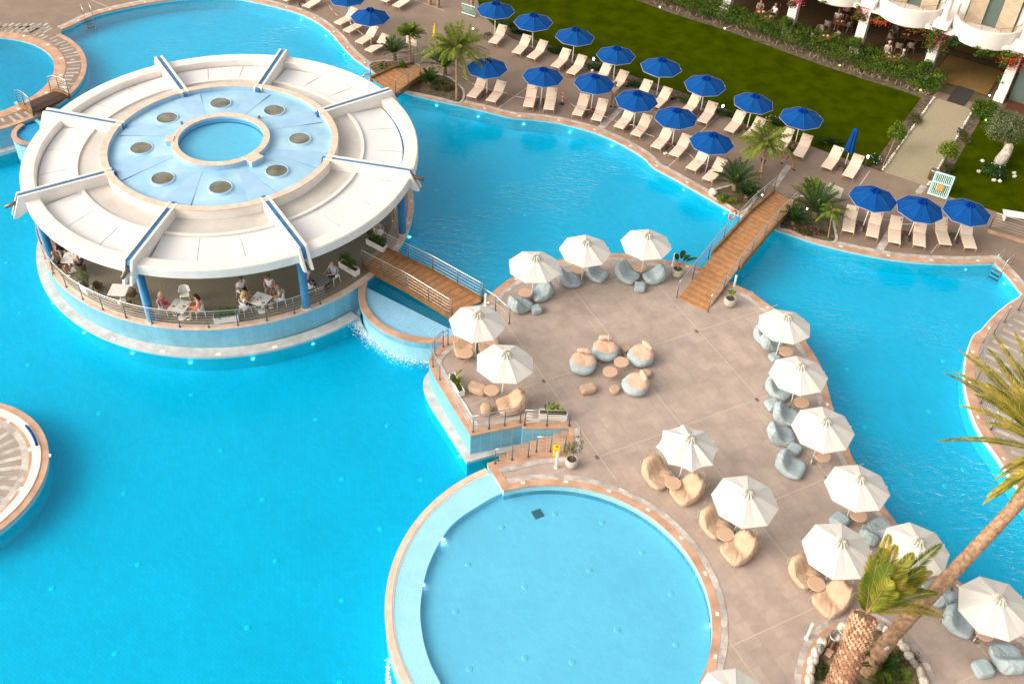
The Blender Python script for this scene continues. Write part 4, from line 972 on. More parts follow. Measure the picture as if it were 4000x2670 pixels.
# ------------------------------------------------------------------ umbrellas
def make_umbrella(kind, sg_=1.0):
    blue = kind == 'blue'; fm, tr = ('umbrella_blue', 'umbrella_blue_trim') if blue else ('umbrella_white', 'umbrella_white')
    r, zr, za, n = (1.28, 2.12, 2.66, 8) if blue else (1.30, 2.15, 2.72, 8)
    o = thing('parasol', 'x', 'parasol'); m = MB(); vs = []; rows = 5
    for j in range(rows+1):
        t = j/rows
        for k in range(n*4):
            a = 2*pi*k/(n*4) + pi/n; u = (k % 4)/4; ea = (abs(u-.5)*2 if k % 4 else 1.0)
            apo = cos(pi/n)/cos(((u*2*pi/n)) - pi/n)             # straight edge between ribs
            rr = (.06 + (r-.06)*t)*(1 + (apo-1)*t); sag = -.035*sg_*sin(pi*t)*(1-ea) - .01*sin(pi*t); rr *= 1 - (.055*(sg_-1)*t*(1-ea**2))
            vs.append((rr*cos(a), rr*sin(a), za - (za-zr)*(t**1.12) + sag))
    N = n*4; m.add(vs, [(j*N+k, (j+1)*N+k, (j+1)*N+(k+1) % N, j*N+(k+1) % N) for j in range(rows) for k in range(N)])
    k0 = rows*N; lip = [(x*.992, y*.992, z-.05) for x, y, z in vs[k0:]]; b = len(m.v); m.cur = 1
    m.v.extend(vs[k0:] + lip); m.f.extend([(b+k, b+N+k, b+N+(k+1) % N, b+(k+1) % N) for k in range(N)]); m.m.extend([1]*N); m.sm.extend([False]*N)
    cn = obj('canopy', m, [fm, tr], o)
    if blue:
        m = MB(); ed = [(x*1.004, y*1.004, z-.008) for x, y, z in vs[k0:]]; m.tube(ed, .014, 5, closed=True); obj('edge_piping', m, tr, cn)
    m = MB()
    for k in range(n):
        a = 2*pi*k/n + pi/n; m.tube([(.06*cos(a), .06*sin(a), za+.006), (r*.5*cos(a), r*.5*sin(a), za-(za-zr)*.46+.002), (r*cos(a), r*sin(a), zr+.004)], .007, 4)
    obj('seams', m, tr if not blue else 'umbrella_blue_seam', cn)
    m = MB(); pf = 12; vs = []
    for j, (rr, z) in enumerate(((.27, -.10), (.235, .0), (.14, .10), (.04, .08))):
        for k in range(pf*2):
            a = pi*k/pf; q = rr*(1.12 if k % 2 else .74); vs.append((q*cos(a), q*sin(a), za+z-(.0 if k % 2 else .045)))
    P2 = pf*2; m.add(vs, [(j*P2+k, j*P2+(k+1) % P2, (j+1)*P2+(k+1) % P2, (j+1)*P2+k) for j in range(3) for k in range(P2)]); m.add([(0, 0, za+.01)], [])
    m.f.append(tuple(range(3*P2, 4*P2))); m.m.append(0); m.sm.append(False); obj('vent_cap', m, 'cap_blue_shaded' if blue else 'cap_white_shaded', o)
    m = MB(); m.tube([(0, 0, .02), (0, 0, za-.02)], .028 if blue else .03, 10); obj('pole', m, 'pole_white', o)
    for k in range(n):
        a = 2*pi*k/n + pi/n; m = MB(); m.tube([(.03*cos(a), .03*sin(a), za-.04), (r*.5*cos(a), r*.5*sin(a), za-(za-zr)*.46-.035), (r*.985*cos(a), r*.985*sin(a), zr-.02)], .010, 4); m.tube([(.03*cos(a), .03*sin(a), za-.62), (r*.5*cos(a), r*.5*sin(a), za-(za-zr)*.46-.04)], .008, 4); obj('rib', m, 'pole_white', o)
    m = MB(); m.lathe([(0, .28), (.045, .28), (.05, .05), (.17, .045), (.17, .0)][::-1], 16, smooth=False); obj('base', m, 'table_grey' if blue else 'steel', o)
    m = MB(); m.bbox((r*.96, -.04, zr-.10), (.05, .05, .14), 0, .008); obj('pull_tab', m, 'pole_white', o)
    return o
mat('umbrella_blue_seam', (.02, .12, .42), .7)
UB = Proto(make_umbrella('blue')); UW = Proto(make_umbrella('white')); UW2 = Proto(make_umbrella('white', 2.3))
ZAP = 2.70
bl = [('b', 845, -88, 'partly cut off by the top of the picture, nearest the top left loungers'), ('b', 1035, 85, 'beside the short feathery palm at the narrow footbridge'), ('b', 2190, 25, 'first from the left in the lawn row, with leaves against its left edge')]
rowA = [('c', 205, 130), ('c', 575, 268), ('c', 962, 425), ('c', 1370, 550), ('c', 1785, 700), ('c', 2215, 855), ('d', 330, 1005)]
rowB = [('b', 2120, 540), ('c', 283, 625), ('c', 755, 680), ('c', 1155, 840), ('c', 1520, 1000), ('c', 1840, 1225)]
rowC = [('h', 980, 215), ('h', 1410, 300), ('h', 1850, 330)]
pb = {}
def put_b(key, q, lab, grp):
    p = at(*q, ZAP); pb[key] = p; o_ = UB.place((p.x, p.y, .0), R.uniform(0, .78), lab, grp, R.uniform(.97, 1.03)); o_.rotation_euler[0] = R.uniform(-.03, .03); o_.rotation_euler[1] = R.uniform(-.03, .03)
put_b('t0', bl[0][:3], 'open blue parasol cut by the top picture edge above the far pool', 'blue parasols of the sun deck')
put_b('t1', bl[1][:3], 'open blue parasol at the far pool bank beside the short feathery palm', 'blue parasols of the sun deck')
put_b('A0', bl[2][:3], 'open blue parasol leftmost in the row along the lawn, leaves at its left edge', 'blue parasols of the sun deck')
for i, q in enumerate(rowA): put_b('A%d' % (i+1), q, 'open blue parasol, %s from the left in the row along the lawn' % OR[i+1], 'blue parasols of the sun deck')
for i, q in enumerate(rowB): put_b('B%d' % i, q, 'open blue parasol, %s from the left in the row nearest the pool' % OR[i], 'blue parasols of the sun deck')
for i, q in enumerate(rowC): put_b('C%d' % i, q, 'open blue parasol, %s of the three touching ones on the right' % ('left', 'middle', 'right')[i], 'blue parasols of the sun deck')
# the folded one
cp = at('d', 805, 1180, 2.75); o = thing('folded_parasol', 'folded dark blue parasol between the last two loungers of the lawn row', 'parasol', (cp.x, cp.y, 0))
m = MB(); vs = []; prof = [(.02, 2.78), (.13, 2.70), (.15, 2.55), (.17, 2.2), (.22, 1.7), (.27, 1.32), (.24, 1.28)]
m.lathe(prof[::-1], 32, smooth=False, wob=lambda a, r, z: r*(1+.18*sin(8*a)+.05*sin(3*a+z*4))); obj('folded_canopy', m, 'umbrella_blue', o)
m = MB(); m.tube([(0, 0, 0), (0, 0, 2.7)], .028, 10); obj('pole', m, 'pole_white', o); m = MB(); m.lathe([(0, .05), (.17, .045), (.17, 0)][::-1], 14); obj('base', m, 'table_grey', o)
m = MB(); m.tube([(.19*cos(a*pi/8), .19*sin(a*pi/8), 2.05) for a in range(16)], .012, 5, closed=True); obj('strap', m, 'umbrella_blue', o)
wl_ = [('g', 203, 835, 'leftmost of the three white parasols along the far terrace edge'), ('g', 675, 670, 'middle white parasol of the three along the far terrace edge'), ('g', 1240, 620, 'right white parasol of the far terrace edge, next to the big leaf plant'),
       ('f', 2010, 1345, 'white parasol at the terrace end of the pavilion footbridge'), ('j', 2265, 200, 'white parasol over the tan bags beside the terrace corner railing'),
       ('h', 180, 1370, 'farthest white parasol of the row on the right terrace edge'), ('l', 325, 300, 'second white parasol from the back on the right terrace edge'), ('l', 545, 780, 'third white parasol from the back on the right terrace edge'), ('l', 875, 1330, 'fourth white parasol from the back on the right terrace edge'),
       ('k', 1615, 955, 'white parasol with sagging scalloped edge in the middle of the terrace'), ('k', 2150, 1440, 'white parasol over tan bags right of the children pool'), ('p', 680, 265, 'white parasol directly left of the shaggy palm fronds'), ('p', 1400, 250, 'white parasol partly hidden behind the shaggy palm fronds'), ('p', 2130, 790, 'white parasol at the right picture edge below the leaning palm'), ('o', 2055, 1650, 'white parasol cut off by the bottom picture edge')]
pw = []
for i, (t, x, y, lb) in enumerate(wl_):
    p = at(t, x, y, 2.76); pw.append(p); u_o = (UW2 if i in (9,) else UW).place((p.x, p.y, 0), [.1, .35, .2, .3, .05, .6, .3, .25, .15, .45, .2, .1, .3, .5, .2][i], lb, 'white parasols of the lounge terrace', R.uniform(.97, 1.03)); u_o.rotation_euler[0] = R.uniform(-.035, .035); u_o.rotation_euler[1] = R.uniform(-.035, .035)
# ------------------------------------------------------------------ sun loungers
def make_lounger():
    o = thing('sun_lounger', 'x', 'sun lounger')          # front edge at the origin, head towards +Y
    W = .66; zs = .30; hy = 1.22; ba = radians(38); bl_ = .80
    m = MB(); m.bbox((0, hy/2+.01, zs+.035), (W, hy, .06), 0, .022); obj('seat_cushion', m, 'lounger_cream', o)
    m = MB(); Mx = Matrix.Rotation(ba, 4, 'X'); c = (0, hy + cos(ba)*bl_/2, zs+.045+sin(ba)*bl_/2); m.bbox(c, (W, bl_, .06), 0, .022, Mx); bk = obj('backrest', m, 'lounger_cream', o)
    m = MB(); c2_ = (0, hy + cos(ba)*(bl_-.16)-sin(ba)*.05, zs+.045+sin(ba)*(bl_-.16)+cos(ba)*.05); m.bbox(c2_, (W*.62, .20, .05), 0, .02, Mx); obj('pillow', m, 'lounger_pillow', bk)
    m = MB(); m.bbox((0, hy-.1, zs-.012), (W+.02, 2.1*.62*2, .03), 0, .01) if False else None
    for s_ in (-1, 1):
        m = MB(); m.box((s_*(W/2-.01), hy/2+.25, zs-.02), (.03, hy+.5, .035)); obj('side_rail', m, 'lounger_frame', o)
        for y in (.10, 1.62):
            m = MB(); m.tube([(s_*(W/2-.03), y, zs-.02), (s_*(W/2-.01), y-.04 if y < 1 else y+.03, 0)], .016, 6); obj('leg', m, 'lounger_frame', o)
    m = MB(); m.tube([(0.22, hy+.1, zs), (.22, hy+cos(ba)*bl_*.7, zs+sin(ba)*bl_*.68)], .012, 5); m.tube([(-.22, hy+.35, zs), (.22, hy+.35, zs)], .012, 5); obj('back_strut', m, 'lounger_frame', o)
    m = MB(); m.bbox((W*.36, hy+cos(ba)*(bl_-.2)-.05, zs+.10+sin(ba)*(bl_-.2)), (.03, .12, .01), 0, .003, Mx); obj('tag', m, 'wicker', bk)
    return o
LG = Proto(make_lounger())
def lounger(t, f, h, lab, grp='cream sun loungers on the pool decks'):
    z = .36; a = at(t, *f, z); b = at(t, *h, z); d = (b-a)
    LG.place((a.x, a.y, 0), atan2(d.y, d.x)-pi/2, lab, grp); return a, atan2(d.y, d.x)
def make_side_table():
    o = thing('side_table', 'x', 'side table'); m = MB(); m.bbox((0, 0, .36), (.46, .46, .04), 0, .01); obj('top', m, 'dark_wood', o)
    for a in (-1, 1):
        for b in (-1, 1): m = MB(); m.box((a*.19, b*.19, .17), (.045, .045, .34)); obj('leg', m, 'dark_wood', o)
    return o
ST = Proto(make_side_table())
pairs = [('second parasol of the lawn row', 'c', (35, 485), (128, 390), (170, 530), (250, 463)), ('third parasol of the lawn row', 'c', (390, 612), (475, 530), (533, 672), (615, 592)),
         ('fourth parasol of the lawn row', 'c', (765, 745), (850, 660), (905, 815), (990, 738)), ('fifth parasol of the lawn row', 'c', (1130, 905), (1212, 822), (1300, 972), (1385, 893)),
         ('sixth parasol of the lawn row', 'c', (1560, 1040), (1650, 957), (1735, 1115), (1795, 1038)), ('seventh parasol of the lawn row', 'c', (1980, 1198), (2045, 1125), (2150, 1255), (2228, 1178)),
         ('eighth parasol of the lawn row', 'd', (100, 1365), (150, 1288), (272, 1425), (312, 1358)), ('folded blue parasol', 'd', (532, 1533), (612, 1430), (728, 1612), (792, 1515)),
         ('leftmost parasol of the pool row', 'b', (1965, 885), (2040, 800), (2142, 925), (2213, 840)), ('second parasol of the pool row', 'c', (147, 975), (176, 872), (335, 1000), (358, 893)),
         ('third parasol of the pool row', 'c', (592, 1052), (643, 958), (768, 1098), (818, 993)), ('fourth parasol of the pool row', 'c', (972, 1165), (1048, 1080), (1125, 1235), (1208, 1140)),
         ('fifth parasol of the pool row', 'c', (1310, 1348), (1393, 1258), (1475, 1420), (1562, 1325)), ('sixth parasol of the pool row', 'c', (1632, 1545), (1728, 1452), (1783, 1643), (1870, 1555)),
         ('left one of the three right hand parasols', 'h', (733, 593), (752, 468), (952, 640), (975, 518)), ('middle one of the three right hand parasols', 'h', (1158, 695), (1160, 552), (1387, 723), (1384, 592)),
         ('right one of the three right hand parasols', 'h', (1628, 712), (1580, 574), (1858, 745), (1806, 594))]
for nm, t, f1, h1, f2, h2 in pairs:
    a, r1 = lounger(t, f1, h1, 'cream sun lounger, left one below the %s' % nm.replace('hand parasols', 'parasols')); b, r2 = lounger(t, f2, h2, 'cream sun lounger, right one below the %s' % nm.replace('hand parasols', 'parasols'))
    c = (a+b)/2 + Vector((cos(r1), sin(r1)))*.95
    ST.place((c.x, c.y, 0), r1, 'dark wooden side table below the %s' % nm, 'dark side tables between the loungers')
lounger('b', (2160, 392), (2243, 303), 'single cream sun lounger below the leftmost parasol of the lawn row')
q = at('b', 2125, 312, .36); ST.place((q.x, q.y, 0), .5, 'dark wooden side table left of the single lounger by the tall feathery palm', 'dark side tables between the loungers')
for t, f, h, lb in (('b', (452, 62), (548, 5), 'cream sun lounger in the top left corner nearest the far pool, cut by the edge'), ('b', (738, 215), (850, 158), 'cream sun lounger, upper of four at the far pool bank'), ('b', (820, 285), (935, 225), 'cream sun lounger, second of four at the far pool bank'),
                    ('b', (935, 390), (1050, 320), 'cream sun lounger, third of four at the far pool bank'), ('b', (1022, 465), (1140, 400), 'cream sun lounger touching the dark sago palm at the far pool bank'),
                    ('b', (1160, 8), (1260, -50), 'cream sun lounger at the top picture edge, left of two'), ('b', (1275, 58), (1375, -5), 'cream sun lounger at the top picture edge, right of two'), ('b', (250, 0), (370, -60), 'cream sun lounger mostly outside the top edge above the far pool')):
    lounger(t, f, h, lb)
q = at('b', 1090, 395, .36); ST.place((q.x, q.y, 0), .4, 'dark wooden side table between the lower loungers of the far pool bank', 'dark side tables between the loungers')
q = at('b', 420, 12, .36); ST.place((q.x, q.y, 0), .4, 'dark wooden side table at the top picture edge above the far pool', 'dark side tables between the loungers')
# ------------------------------------------------------------------ bean bags
def sgnp(v, e): return math.copysign(abs(v)**e, v)
def make_lounge(fm, sm, seed):
    rg = random.Random(seed); ph = [rg.uniform(0, 6) for _ in range(6)]
    o = thing('bean_bag_chair', 'x', 'bean bag chair')
    def shp(x, y, z):            # x -1..1 across, y -1..1 front to back, z 0..1
        back = max(0, min(1, (y-.02)/.55)); back = back*back*(3-2*back)
        h = .40 + .50*back - .10*max(0, -y-.35)
        wdt = (.52 - .10*back*z) ; dpt = .58
        zz = z*h; yy = y*dpt + .12*back*z - .03*z; xx = x*wdt
        sag = -.085*math.exp(-((x)**2*3 + ((y+.18)*2.2)**2))*(z > .6)*z
        nv = noise.noise(Vector((x*2.2+ph[4], y*2.6, z*2.4+ph[5]))); wr = .016*sin(9*x+ph[0]+3*y)*sin(5*z+ph[1]) + .02*sin(6*y+ph[2]+7*z)*z + .012*sin(14*(x+y)+ph[3]) + .022*nv - .020*abs(noise.noise(Vector((x*6.1+ph[3], y*4.5+ph[5], z*5+ph[0])))) - .03*abs(noise.noise(Vector((x*3.1+ph[1], y*1.5+ph[0], z*3+ph[2]))))
        return Vector((xx*(1+wr), yy*(1+wr)+wr*.5, zz+sag+wr*.55*z))
    def fn(a, p):
        e1, e2 = .56, .62
        x = sgnp(cos(a), e1)*abs(cos(p))**e2; y = sgnp(sin(a), e1)*abs(cos(p))**e2; z = (sgnp(sin(p), .62)+1)/2
        return shp(x, y, z)
    m = MB(); m.blob(fn, 68, 34); b = obj('body', m, fm, o)
    for s_ in (-1, 1):
        pth = []
        for k in range(15):
            y = -1+2*k/14; yy = max(-.97, min(.97, y)); pth.append(shp(s_*.86, yy, .93 if abs(y) < .99 else .5) + Vector((s_*.012, 0, .012)))
        pth = [shp(s_*.86, -.99, .15) + Vector((0, -.01, 0))] + pth + [shp(s_*.8, .99, .2) + Vector((0, .012, 0))]
        m = MB(); m.tube(pth, .009, 5); obj('seam', m, sm, o)
    m = MB(); t = shp(0, .93, 1); m.tube([(t.x-.09, t.y+.01, t.z-.01), (t.x-.06, t.y+.05, t.z+.045), (t.x+.06, t.y+.05, t.z+.045), (t.x+.09, t.y+.01, t.z-.01)], .013, 6); obj('handle', m, fm, o)
    return o
def make_pouf(fm, sm, seed, kind='cube'):
    rg = random.Random(seed); ph = rg.uniform(0, 6); o = thing('pouf', 'x', 'pouf')
    def fn(a, p):
        if kind == 'cube': e1, e2, S, H_ = .38, .5, (.30, .30), .40
        elif kind == 'round': e1, e2, S, H_ = 1.0, .55, (.27, .27), .30
        elif kind == 'barrel': e1, e2, S, H_ = .5, .6, (.38, .25), .36
        else: e1, e2, S, H_ = .8, .8, (.30, .34), .52
        x = sgnp(cos(a), e1)*abs(cos(p))**e2; y = sgnp(sin(a), e1)*abs(cos(p))**e2; z = (sgnp(sin(p), .55)+1)/2
        w_ = 1 + .03*sin(5*a+ph)*sin(4*z) + .018*sin(11*a+8*z); tp = (1-.35*z) if kind == 'drop' else 1
        return Vector((x*S[0]*w_*tp, y*S[1]*w_*tp, z*H_ - (.03*(1-x*x-y*y) if z > .9 else 0)))
    m = MB(); m.blob(fn, 28, 14); obj('body', m, fm, o)
    m = MB(); zz = .5 if kind == 'round' else .42; pr = [fn(2*pi*k/28, zz)*1.01 for k in range(28)]; m.tube(pr, .008, 5, closed=True); obj('seam', m, sm, o)
    return o
def make_round():
    o = thing('bean_bag', 'x', 'bean bag')
    def fn(a, p):
        w_ = 1+.02*sin(5*a)*cos(3*p)+.012*sin(13*a) - .03*abs(noise.noise(Vector((cos(a)*3, sin(a)*3, p*3)))); c = cos(p); s_ = sin(p)
        xx, yy = .63*cos(a)*c**.75*w_, .63*sin(a)*c**.75*w_
        return Vector((xx, yy, .32+.32*sgnp(s_, .75) + .15*(sin(a)*c)*max(0, s_+.2) - (.06*math.exp(-(xx*xx+(yy+.08)**2)*12) if s_ > 0 else 0)))
    m = MB(); m.blob(fn, 36, 18); obj('body', m, 'denim', o)
    def fn2(a, p):
        q = (p+pi/2)/pi; st_ = radians(32-26*sin(a)); pp = st_+q*(pi/2-st_); v = fn(a, pp)
        return Vector((v.x*1.012, v.y*1.012, v.z+.022 - .03*abs(noise.noise(Vector((v.x*5, v.y*6, 3)))) + .008*sin(17*v.x+5*v.y)*sin(12*v.y)))
    m = MB(); m.blob(fn2, 44, 20); obj('cover', m, 'peach_fabric', o)
    m = MB(); vs = [fn(2*pi*k/36, radians(32-26*sin(2*pi*k/36)))*1.012 for k in range(36)]; m.tube(vs, .010, 5, closed=True); obj('seam', m, 'tan_seam', o)
    m = MB(); path = [(-.34+.068*k, .33, .865-.05*((k-5)/5)**2) for k in range(11)]; m.tube(path, [.05, .10, .118, .122, .12, .118, .12, .122, .118, .10, .05], 14); bo = obj('bolster', m, 'peach_fabric', o)
    m = MB(); m.tube([(.12, .33+.130*cos(t*pi/8), .86+.130*sin(t*pi/8)) for t in range(16)], .017, 5, closed=True); obj('strap', m, 'strap_grey', bo)
    return o
DL = [Proto(make_lounge('denim', 'denim_seam', s_)) for s_ in (1, 2)]; TL = [Proto(make_lounge('tan_fabric', 'tan_seam', s_)) for s_ in (3, 4)]
DP = Proto(make_pouf('denim', 'denim_seam', 5)); TR = Proto(make_pouf('tan_fabric', 'tan_seam', 6, 'round')); TB = Proto(make_pouf('tan_fabric', 'tan_seam', 7, 'barrel')); TD = Proto(make_pouf('tan_fabric', 'tan_seam', 8, 'drop')); RBG = Proto(make_round())
def bag(pr, t, x, y, face, lab, grp, sc_=1.0, z=.25):
    """face: picture direction (dx, dy) the sitter looks to"""
    p = at(t, x, y, z); q = at(t, x+face[0], y+face[1], z); d = q-p
    return pr.place((p.x, p.y, 0.0), atan2(d.y, d.x)+pi/2, lab, grp, sc_)
GDN, GTN = 'light denim bean bags on the terrace', 'tan bean bags on the terrace'
for k, (t, x, y, f, lb, s_) in enumerate([
    ('g', 75, 1262, (60, -30), 'denim bean bag chair left of the round table below the leftmost far white parasol', 1.0), ('g', 265, 1152, (-50, 20), 'denim bean bag chair right of the round table below the leftmost far white parasol', .95),
    ('g', 520, 1032, (60, -5), 'denim bean bag chair left of the table below the middle far white parasol', .98), ('g', 770, 978, (60, 25), 'denim bean bag chair right of the table below the middle far white parasol', .95),
    ('g', 1055, 985, (60, 30), 'denim bean bag chair left of the table next to the big leaf plant', 1.0), ('g', 1300, 1000, (-50, 10), 'denim bean bag chair right of the table next to the big leaf plant', .95),
    ('h', -15, 1560, (40, 20), 'denim bean bag half hidden behind the farthest white parasol on the right', 1.0), ('l', 30, 90, (50, -10), 'denim bean bag below the farthest white parasol of the right terrace edge', .9),
    ('l', 100, 515, (55, 30), 'denim bean bag chair below the second white parasol of the right terrace edge', 1.0), ('l', 165, 755, (40, 10), 'denim bean bag chair between second and third white parasols on the right edge', .98),
    ('l', 120, 935, (60, 0), 'denim bean bag chair with crumpled back left of the third right edge parasol', 1.0), ('l', 205, 1215, (50, 22), 'denim bean bag chair in front of the third white parasol of the right edge', 1.05),
    ('p', 1040, 150, (-30, -40), 'denim bean bag chair between the two parasols left of the leaning palm', .95), ('p', 940, 200, (30, -50), 'pale denim bean bag chair next to the hidden parasol above the fronds', .85),
    ('p', 1560, 740, (-20, -40), 'denim bean bag chair half hidden behind the leaning palm trunk', 1.0), ('p', 1745, 1005, (50, 25), 'denim bean bag chair left of the parasol at the right picture edge', 1.0), ('p', 2190, 1340, (-20, -50), 'large denim bean bag chair in the lower right corner', 1.1)]):
    bag(DL[k % 2], t, x, y, f, lb, GDN, s_)
for t, x, y, f, lb, s_ in [('g', 222, 1295, (50, -10), 'denim cube pouf right of the leftmost far bean bags', .85), ('g', 1170, 1092, (50, 5), 'denim cube pouf in front of the table next to the big leaf plant', .92), ('l', 62, 210, (30, 30), 'small denim pouf below the farthest white parasol of the right edge', .8),
                           ('l', 45, 648, (40, -10), 'denim pouf beside the second white parasol of the right terrace edge', 1.0), ('l', 243, 1055, (40, 20), 'denim cube pouf between the two bean bag chairs left of the third right parasol', .95),
                           ('p', 655, 70, (50, 40), 'denim pouf above the parasol left of the fronds', 1.1), ('p', 1965, 1425, (50, -10), 'denim pouf next to the large bean bag in the lower right corner', 1.1)]:
    bag(DP, t, x, y, f, lb, 'denim poufs on the terrace', s_)
for k, (t, x, y, f, lb, s_) in enumerate([
    ('j', 1905, 130, (20, 60), 'tan bean bag behind the table at the terrace end of the pavilion footbridge', 1.0), ('j', 2130, 110, (-10, 60), 'tan bean bag behind the parasol at the terrace corner', .95),
    ('k', -10, 650, (-55, 10), 'tan bean bag chair at the railing with its back to the planter', 1.05), ('k', 1330, 1300, (40, 40), 'tan bean bag chair with back upward, left of the middle terrace table', 1.1),
    ('k', 1600, 1450, (-55, 25), 'tan bean bag chair right of the middle terrace table', 1.1), ('o', 1850, 115, (40, 40), 'tan bean bag chair left of the table right of the children pool', 1.0), ('o', 2070, 345, (-45, 25), 'tan bean bag chair below the table right of the children pool', 1.1),
    ('p', 330, 560, (40, 45), 'tan bean bag chair left of the table by the shaggy palm', 1.0), ('p', 585, 810, (-50, 30), 'big tan bean bag chair between table and palm bed', 1.15)]):
    bag(TL[k % 2], t, x, y, f, lb, GTN, s_)
bag(TB, 'j', 2025, 500, (30, -50), 'tan barrel shaped pouf left of the table at the terrace corner', 'tan poufs on the terrace', 1.15); bag(TD, 'j', 2105, 690, (10, 50), 'tan drop shaped bean bag by the corner railing', 'tan poufs on the terrace')
bag(TB, 'k', 697, 500, (20, 35), 'peach barrel pouf left of the small round ones in the terrace centre', 'tan poufs on the terrace', 1.0)
for t, x, y, lb in (('k', 1040, 138, 'small round tan pouf at the back of the central bean bag circle'), ('k', 1225, 370, 'small round tan pouf on the right of the central bean bag circle'), ('k', 937, 515, 'small round tan pouf at the front of the central bean bag circle')):
    bag(TR, t, x, y, (0, 40), lb, 'tan poufs on the terrace', .9, .15)
for t, x, y, f, lb in (('k', 648, 285, (-10, 60), 'left one of four round two tone bean bags in the terrace centre'), ('k', 853, 165, (5, 60), 'back one of four round two tone bean bags in the terrace centre'), ('k', 1175, 215, (-60, 30), 'right back one of four round two tone bean bags in the terrace centre'), ('k', 1128, 475, (-60, 10), 'front right one of four round two tone bean bags with bolster on its seat')):
    bag(RBG, t, x, y, f, lb, 'round two tone bean bags in the terrace centre', 1.0, .3)
# ------------------------------------------------------------------ small round tables
def make_table(top, leg, r=.345, h=.5, cross=True):
    o = thing('round_table', 'x', 'table'); m = MB(); m.lathe([(0, h), (r-.015, h), (r, h-.01), (r, h-.03), (r-.02, h-.035), (0, h-.035)][::-1], 36); obj('top', m, top, o)
    for k in range(4):
        a = k*pi/2+.4; m = MB(); m.tube([(.20*cos(a), .20*sin(a), h-.03), (-.24*cos(a+.2), -.24*sin(a+.2), 0)], .011, 6) if cross else m.tube([(.03*cos(a), .03*sin(a), .35), (.24*cos(a), .24*sin(a), 0)], .014, 6); obj('leg', m, leg, o)
    if not cross: m = MB(); m.tube([(0, 0, h-.03), (0, 0, .06)], .025, 8); m.lathe([(0, .03), (.22, .02), (.22, 0)][::-1], 20); obj('stem', m, leg, o)
    return o
TT = Proto(make_table('table_tan', 'table_leg'))
for t, x, y, lb in (('g', 122, 1150, 'below the leftmost far white parasol'), ('g', 610, 937, 'below the middle far white parasol'), ('g', 1165, 920, 'below the far white parasol next to the big leaf plant'), ('j', 1918, 182, 'below the parasol at the end of the pavilion footbridge'), ('j', 2152, 520, 'at the terrace corner with the barrel pouf'),
                    ('k', 1000, 262, 'right one of two in the central bean bag circle'), ('k', 898, 350, 'left one of two in the central bean bag circle'), ('k', 1475, 1368, 'between the two tan chairs in the middle of the terrace'), ('l', 165, 165, 'below the farthest white parasol of the right edge'), ('l', 308, 632, 'below the second white parasol of the right edge'), ('l', 500, 1122, 'below the third white parasol of the right edge'),
                    ('o', 1953, 197, 'between the tan chairs right of the children pool'), ('p', 445, 650, 'between the tan chairs left of the shaggy palm'), ('p', 830, 25, 'below the fourth white parasol of the right edge'), ('p', 1985, 1100, 'below the white parasol at the right picture edge')):
    p = at(t, x, y, .5); TT.place((p.x, p.y, 0), R.uniform(0, 3), 'round tan table %s' % lb, 'round tan tables of the terrace')
# ------------------------------------------------------------------ vegetation
def leaf_kite(mb, b, t, w_, nrm):
    d = (t-b); s_ = d.cross(nrm); s_ = s_.normalized()*w_ if s_.length > 1e-6 else Vector((w_, 0, 0)); q = b + d*.42
    mb.add([b, q+s_, t, q-s_], [(0, 1, 2, 3)])
def frond(mb, base, tip, lift, ll, n, w_, rg, hang=.25, vee=.35, fwd=.75, stalk=.12, rr=.014, rmat=1):
    b = Vector(base); t = Vector(tip); mid = (b+t)/2 + Vector((0, 0, lift)); L = (t-b).length; pth = []
    for i in range(n+1):
        s_ = i/n; pth.append(b*(1-s_)**2 + mid*2*s_*(1-s_) + t*s_*s_)
    mb.cur = rmat; mb.tube(pth[::max(1, n//8)] + [pth[-1]], [rr*(1-.8*i/(len(pth[::max(1, n//8)]))) for i in range(len(pth[::max(1, n//8)])+1)], 4, cap=False); mb.cur = 0
    for i in range(1, n+1):
        s_ = i/n
        if s_ < stalk: continue
        T = (pth[i]-pth[i-1]).normalized(); S = T.cross(Vector((0, 0, 1))); S = S.normalized() if S.length > .05 else Vector((1, 0, 0)); U = S.cross(T)
        k = ll*(sin(pi*min(1, (s_-stalk)/(1-stalk)*.86+.14))**.6)*rg.uniform(.85, 1.1)
        for sd_ in (-1, 1):
            d = T*fwd + S*sd_*(1.0-.25*s_) + U*vee*rg.uniform(.5, 1.4) - Vector((0, 0, hang*rg.uniform(.6, 1.4)))
            leaf_kite(mb, pth[i], pth[i]+d.normalized()*k, w_, (U + S*sd_*rg.uniform(-.6, .6)).normalized())
def crown(name, root, base, n, L, el, droop, ll, nl, w_, seed, lm, hang=.3, vee=.3, spread=360, az0=0, jl=.15, rr=.012, dry=0):
    rg = random.Random(seed); mb = MB()
    for k in range(n):
        az = radians(az0) + radians(spread)*k/n + rg.uniform(-.15, .15); e = radians(rg.uniform(*el)); l_ = L*rg.uniform(1-jl, 1+jl)
        tip = Vector(base) + Vector((cos(az)*cos(e)*l_, sin(az)*cos(e)*l_, sin(e)*l_ - droop*l_)); frond(mb, base, tip, l_*.22*cos(e)+.05, ll, nl, w_, rg, hang, vee, rr=rr)
    return wpart(name, mb, [lm, 'trunk_thin' if lm != 'leaf_date' else 'leaf_dry'], root)
def trunk(root, b, t, r0, r1, mt, bend=(0, 0), rings=14, name='trunk', n=12, wob=.06):
    b = Vector(b); t = Vector(t); m = MB(); pth = []; rad = []
    for i in range(rings+1):
        s_ = i/rings; pth.append(b.lerp(t, s_) + Vector((bend[0], bend[1], 0))*sin(pi*s_)); rad.append((r0+(r1-r0)*s_)*(1+wob*(i % 2)))
    m.tube(pth, rad, n, smooth=False); wpart(name, m, mt, root); return pth
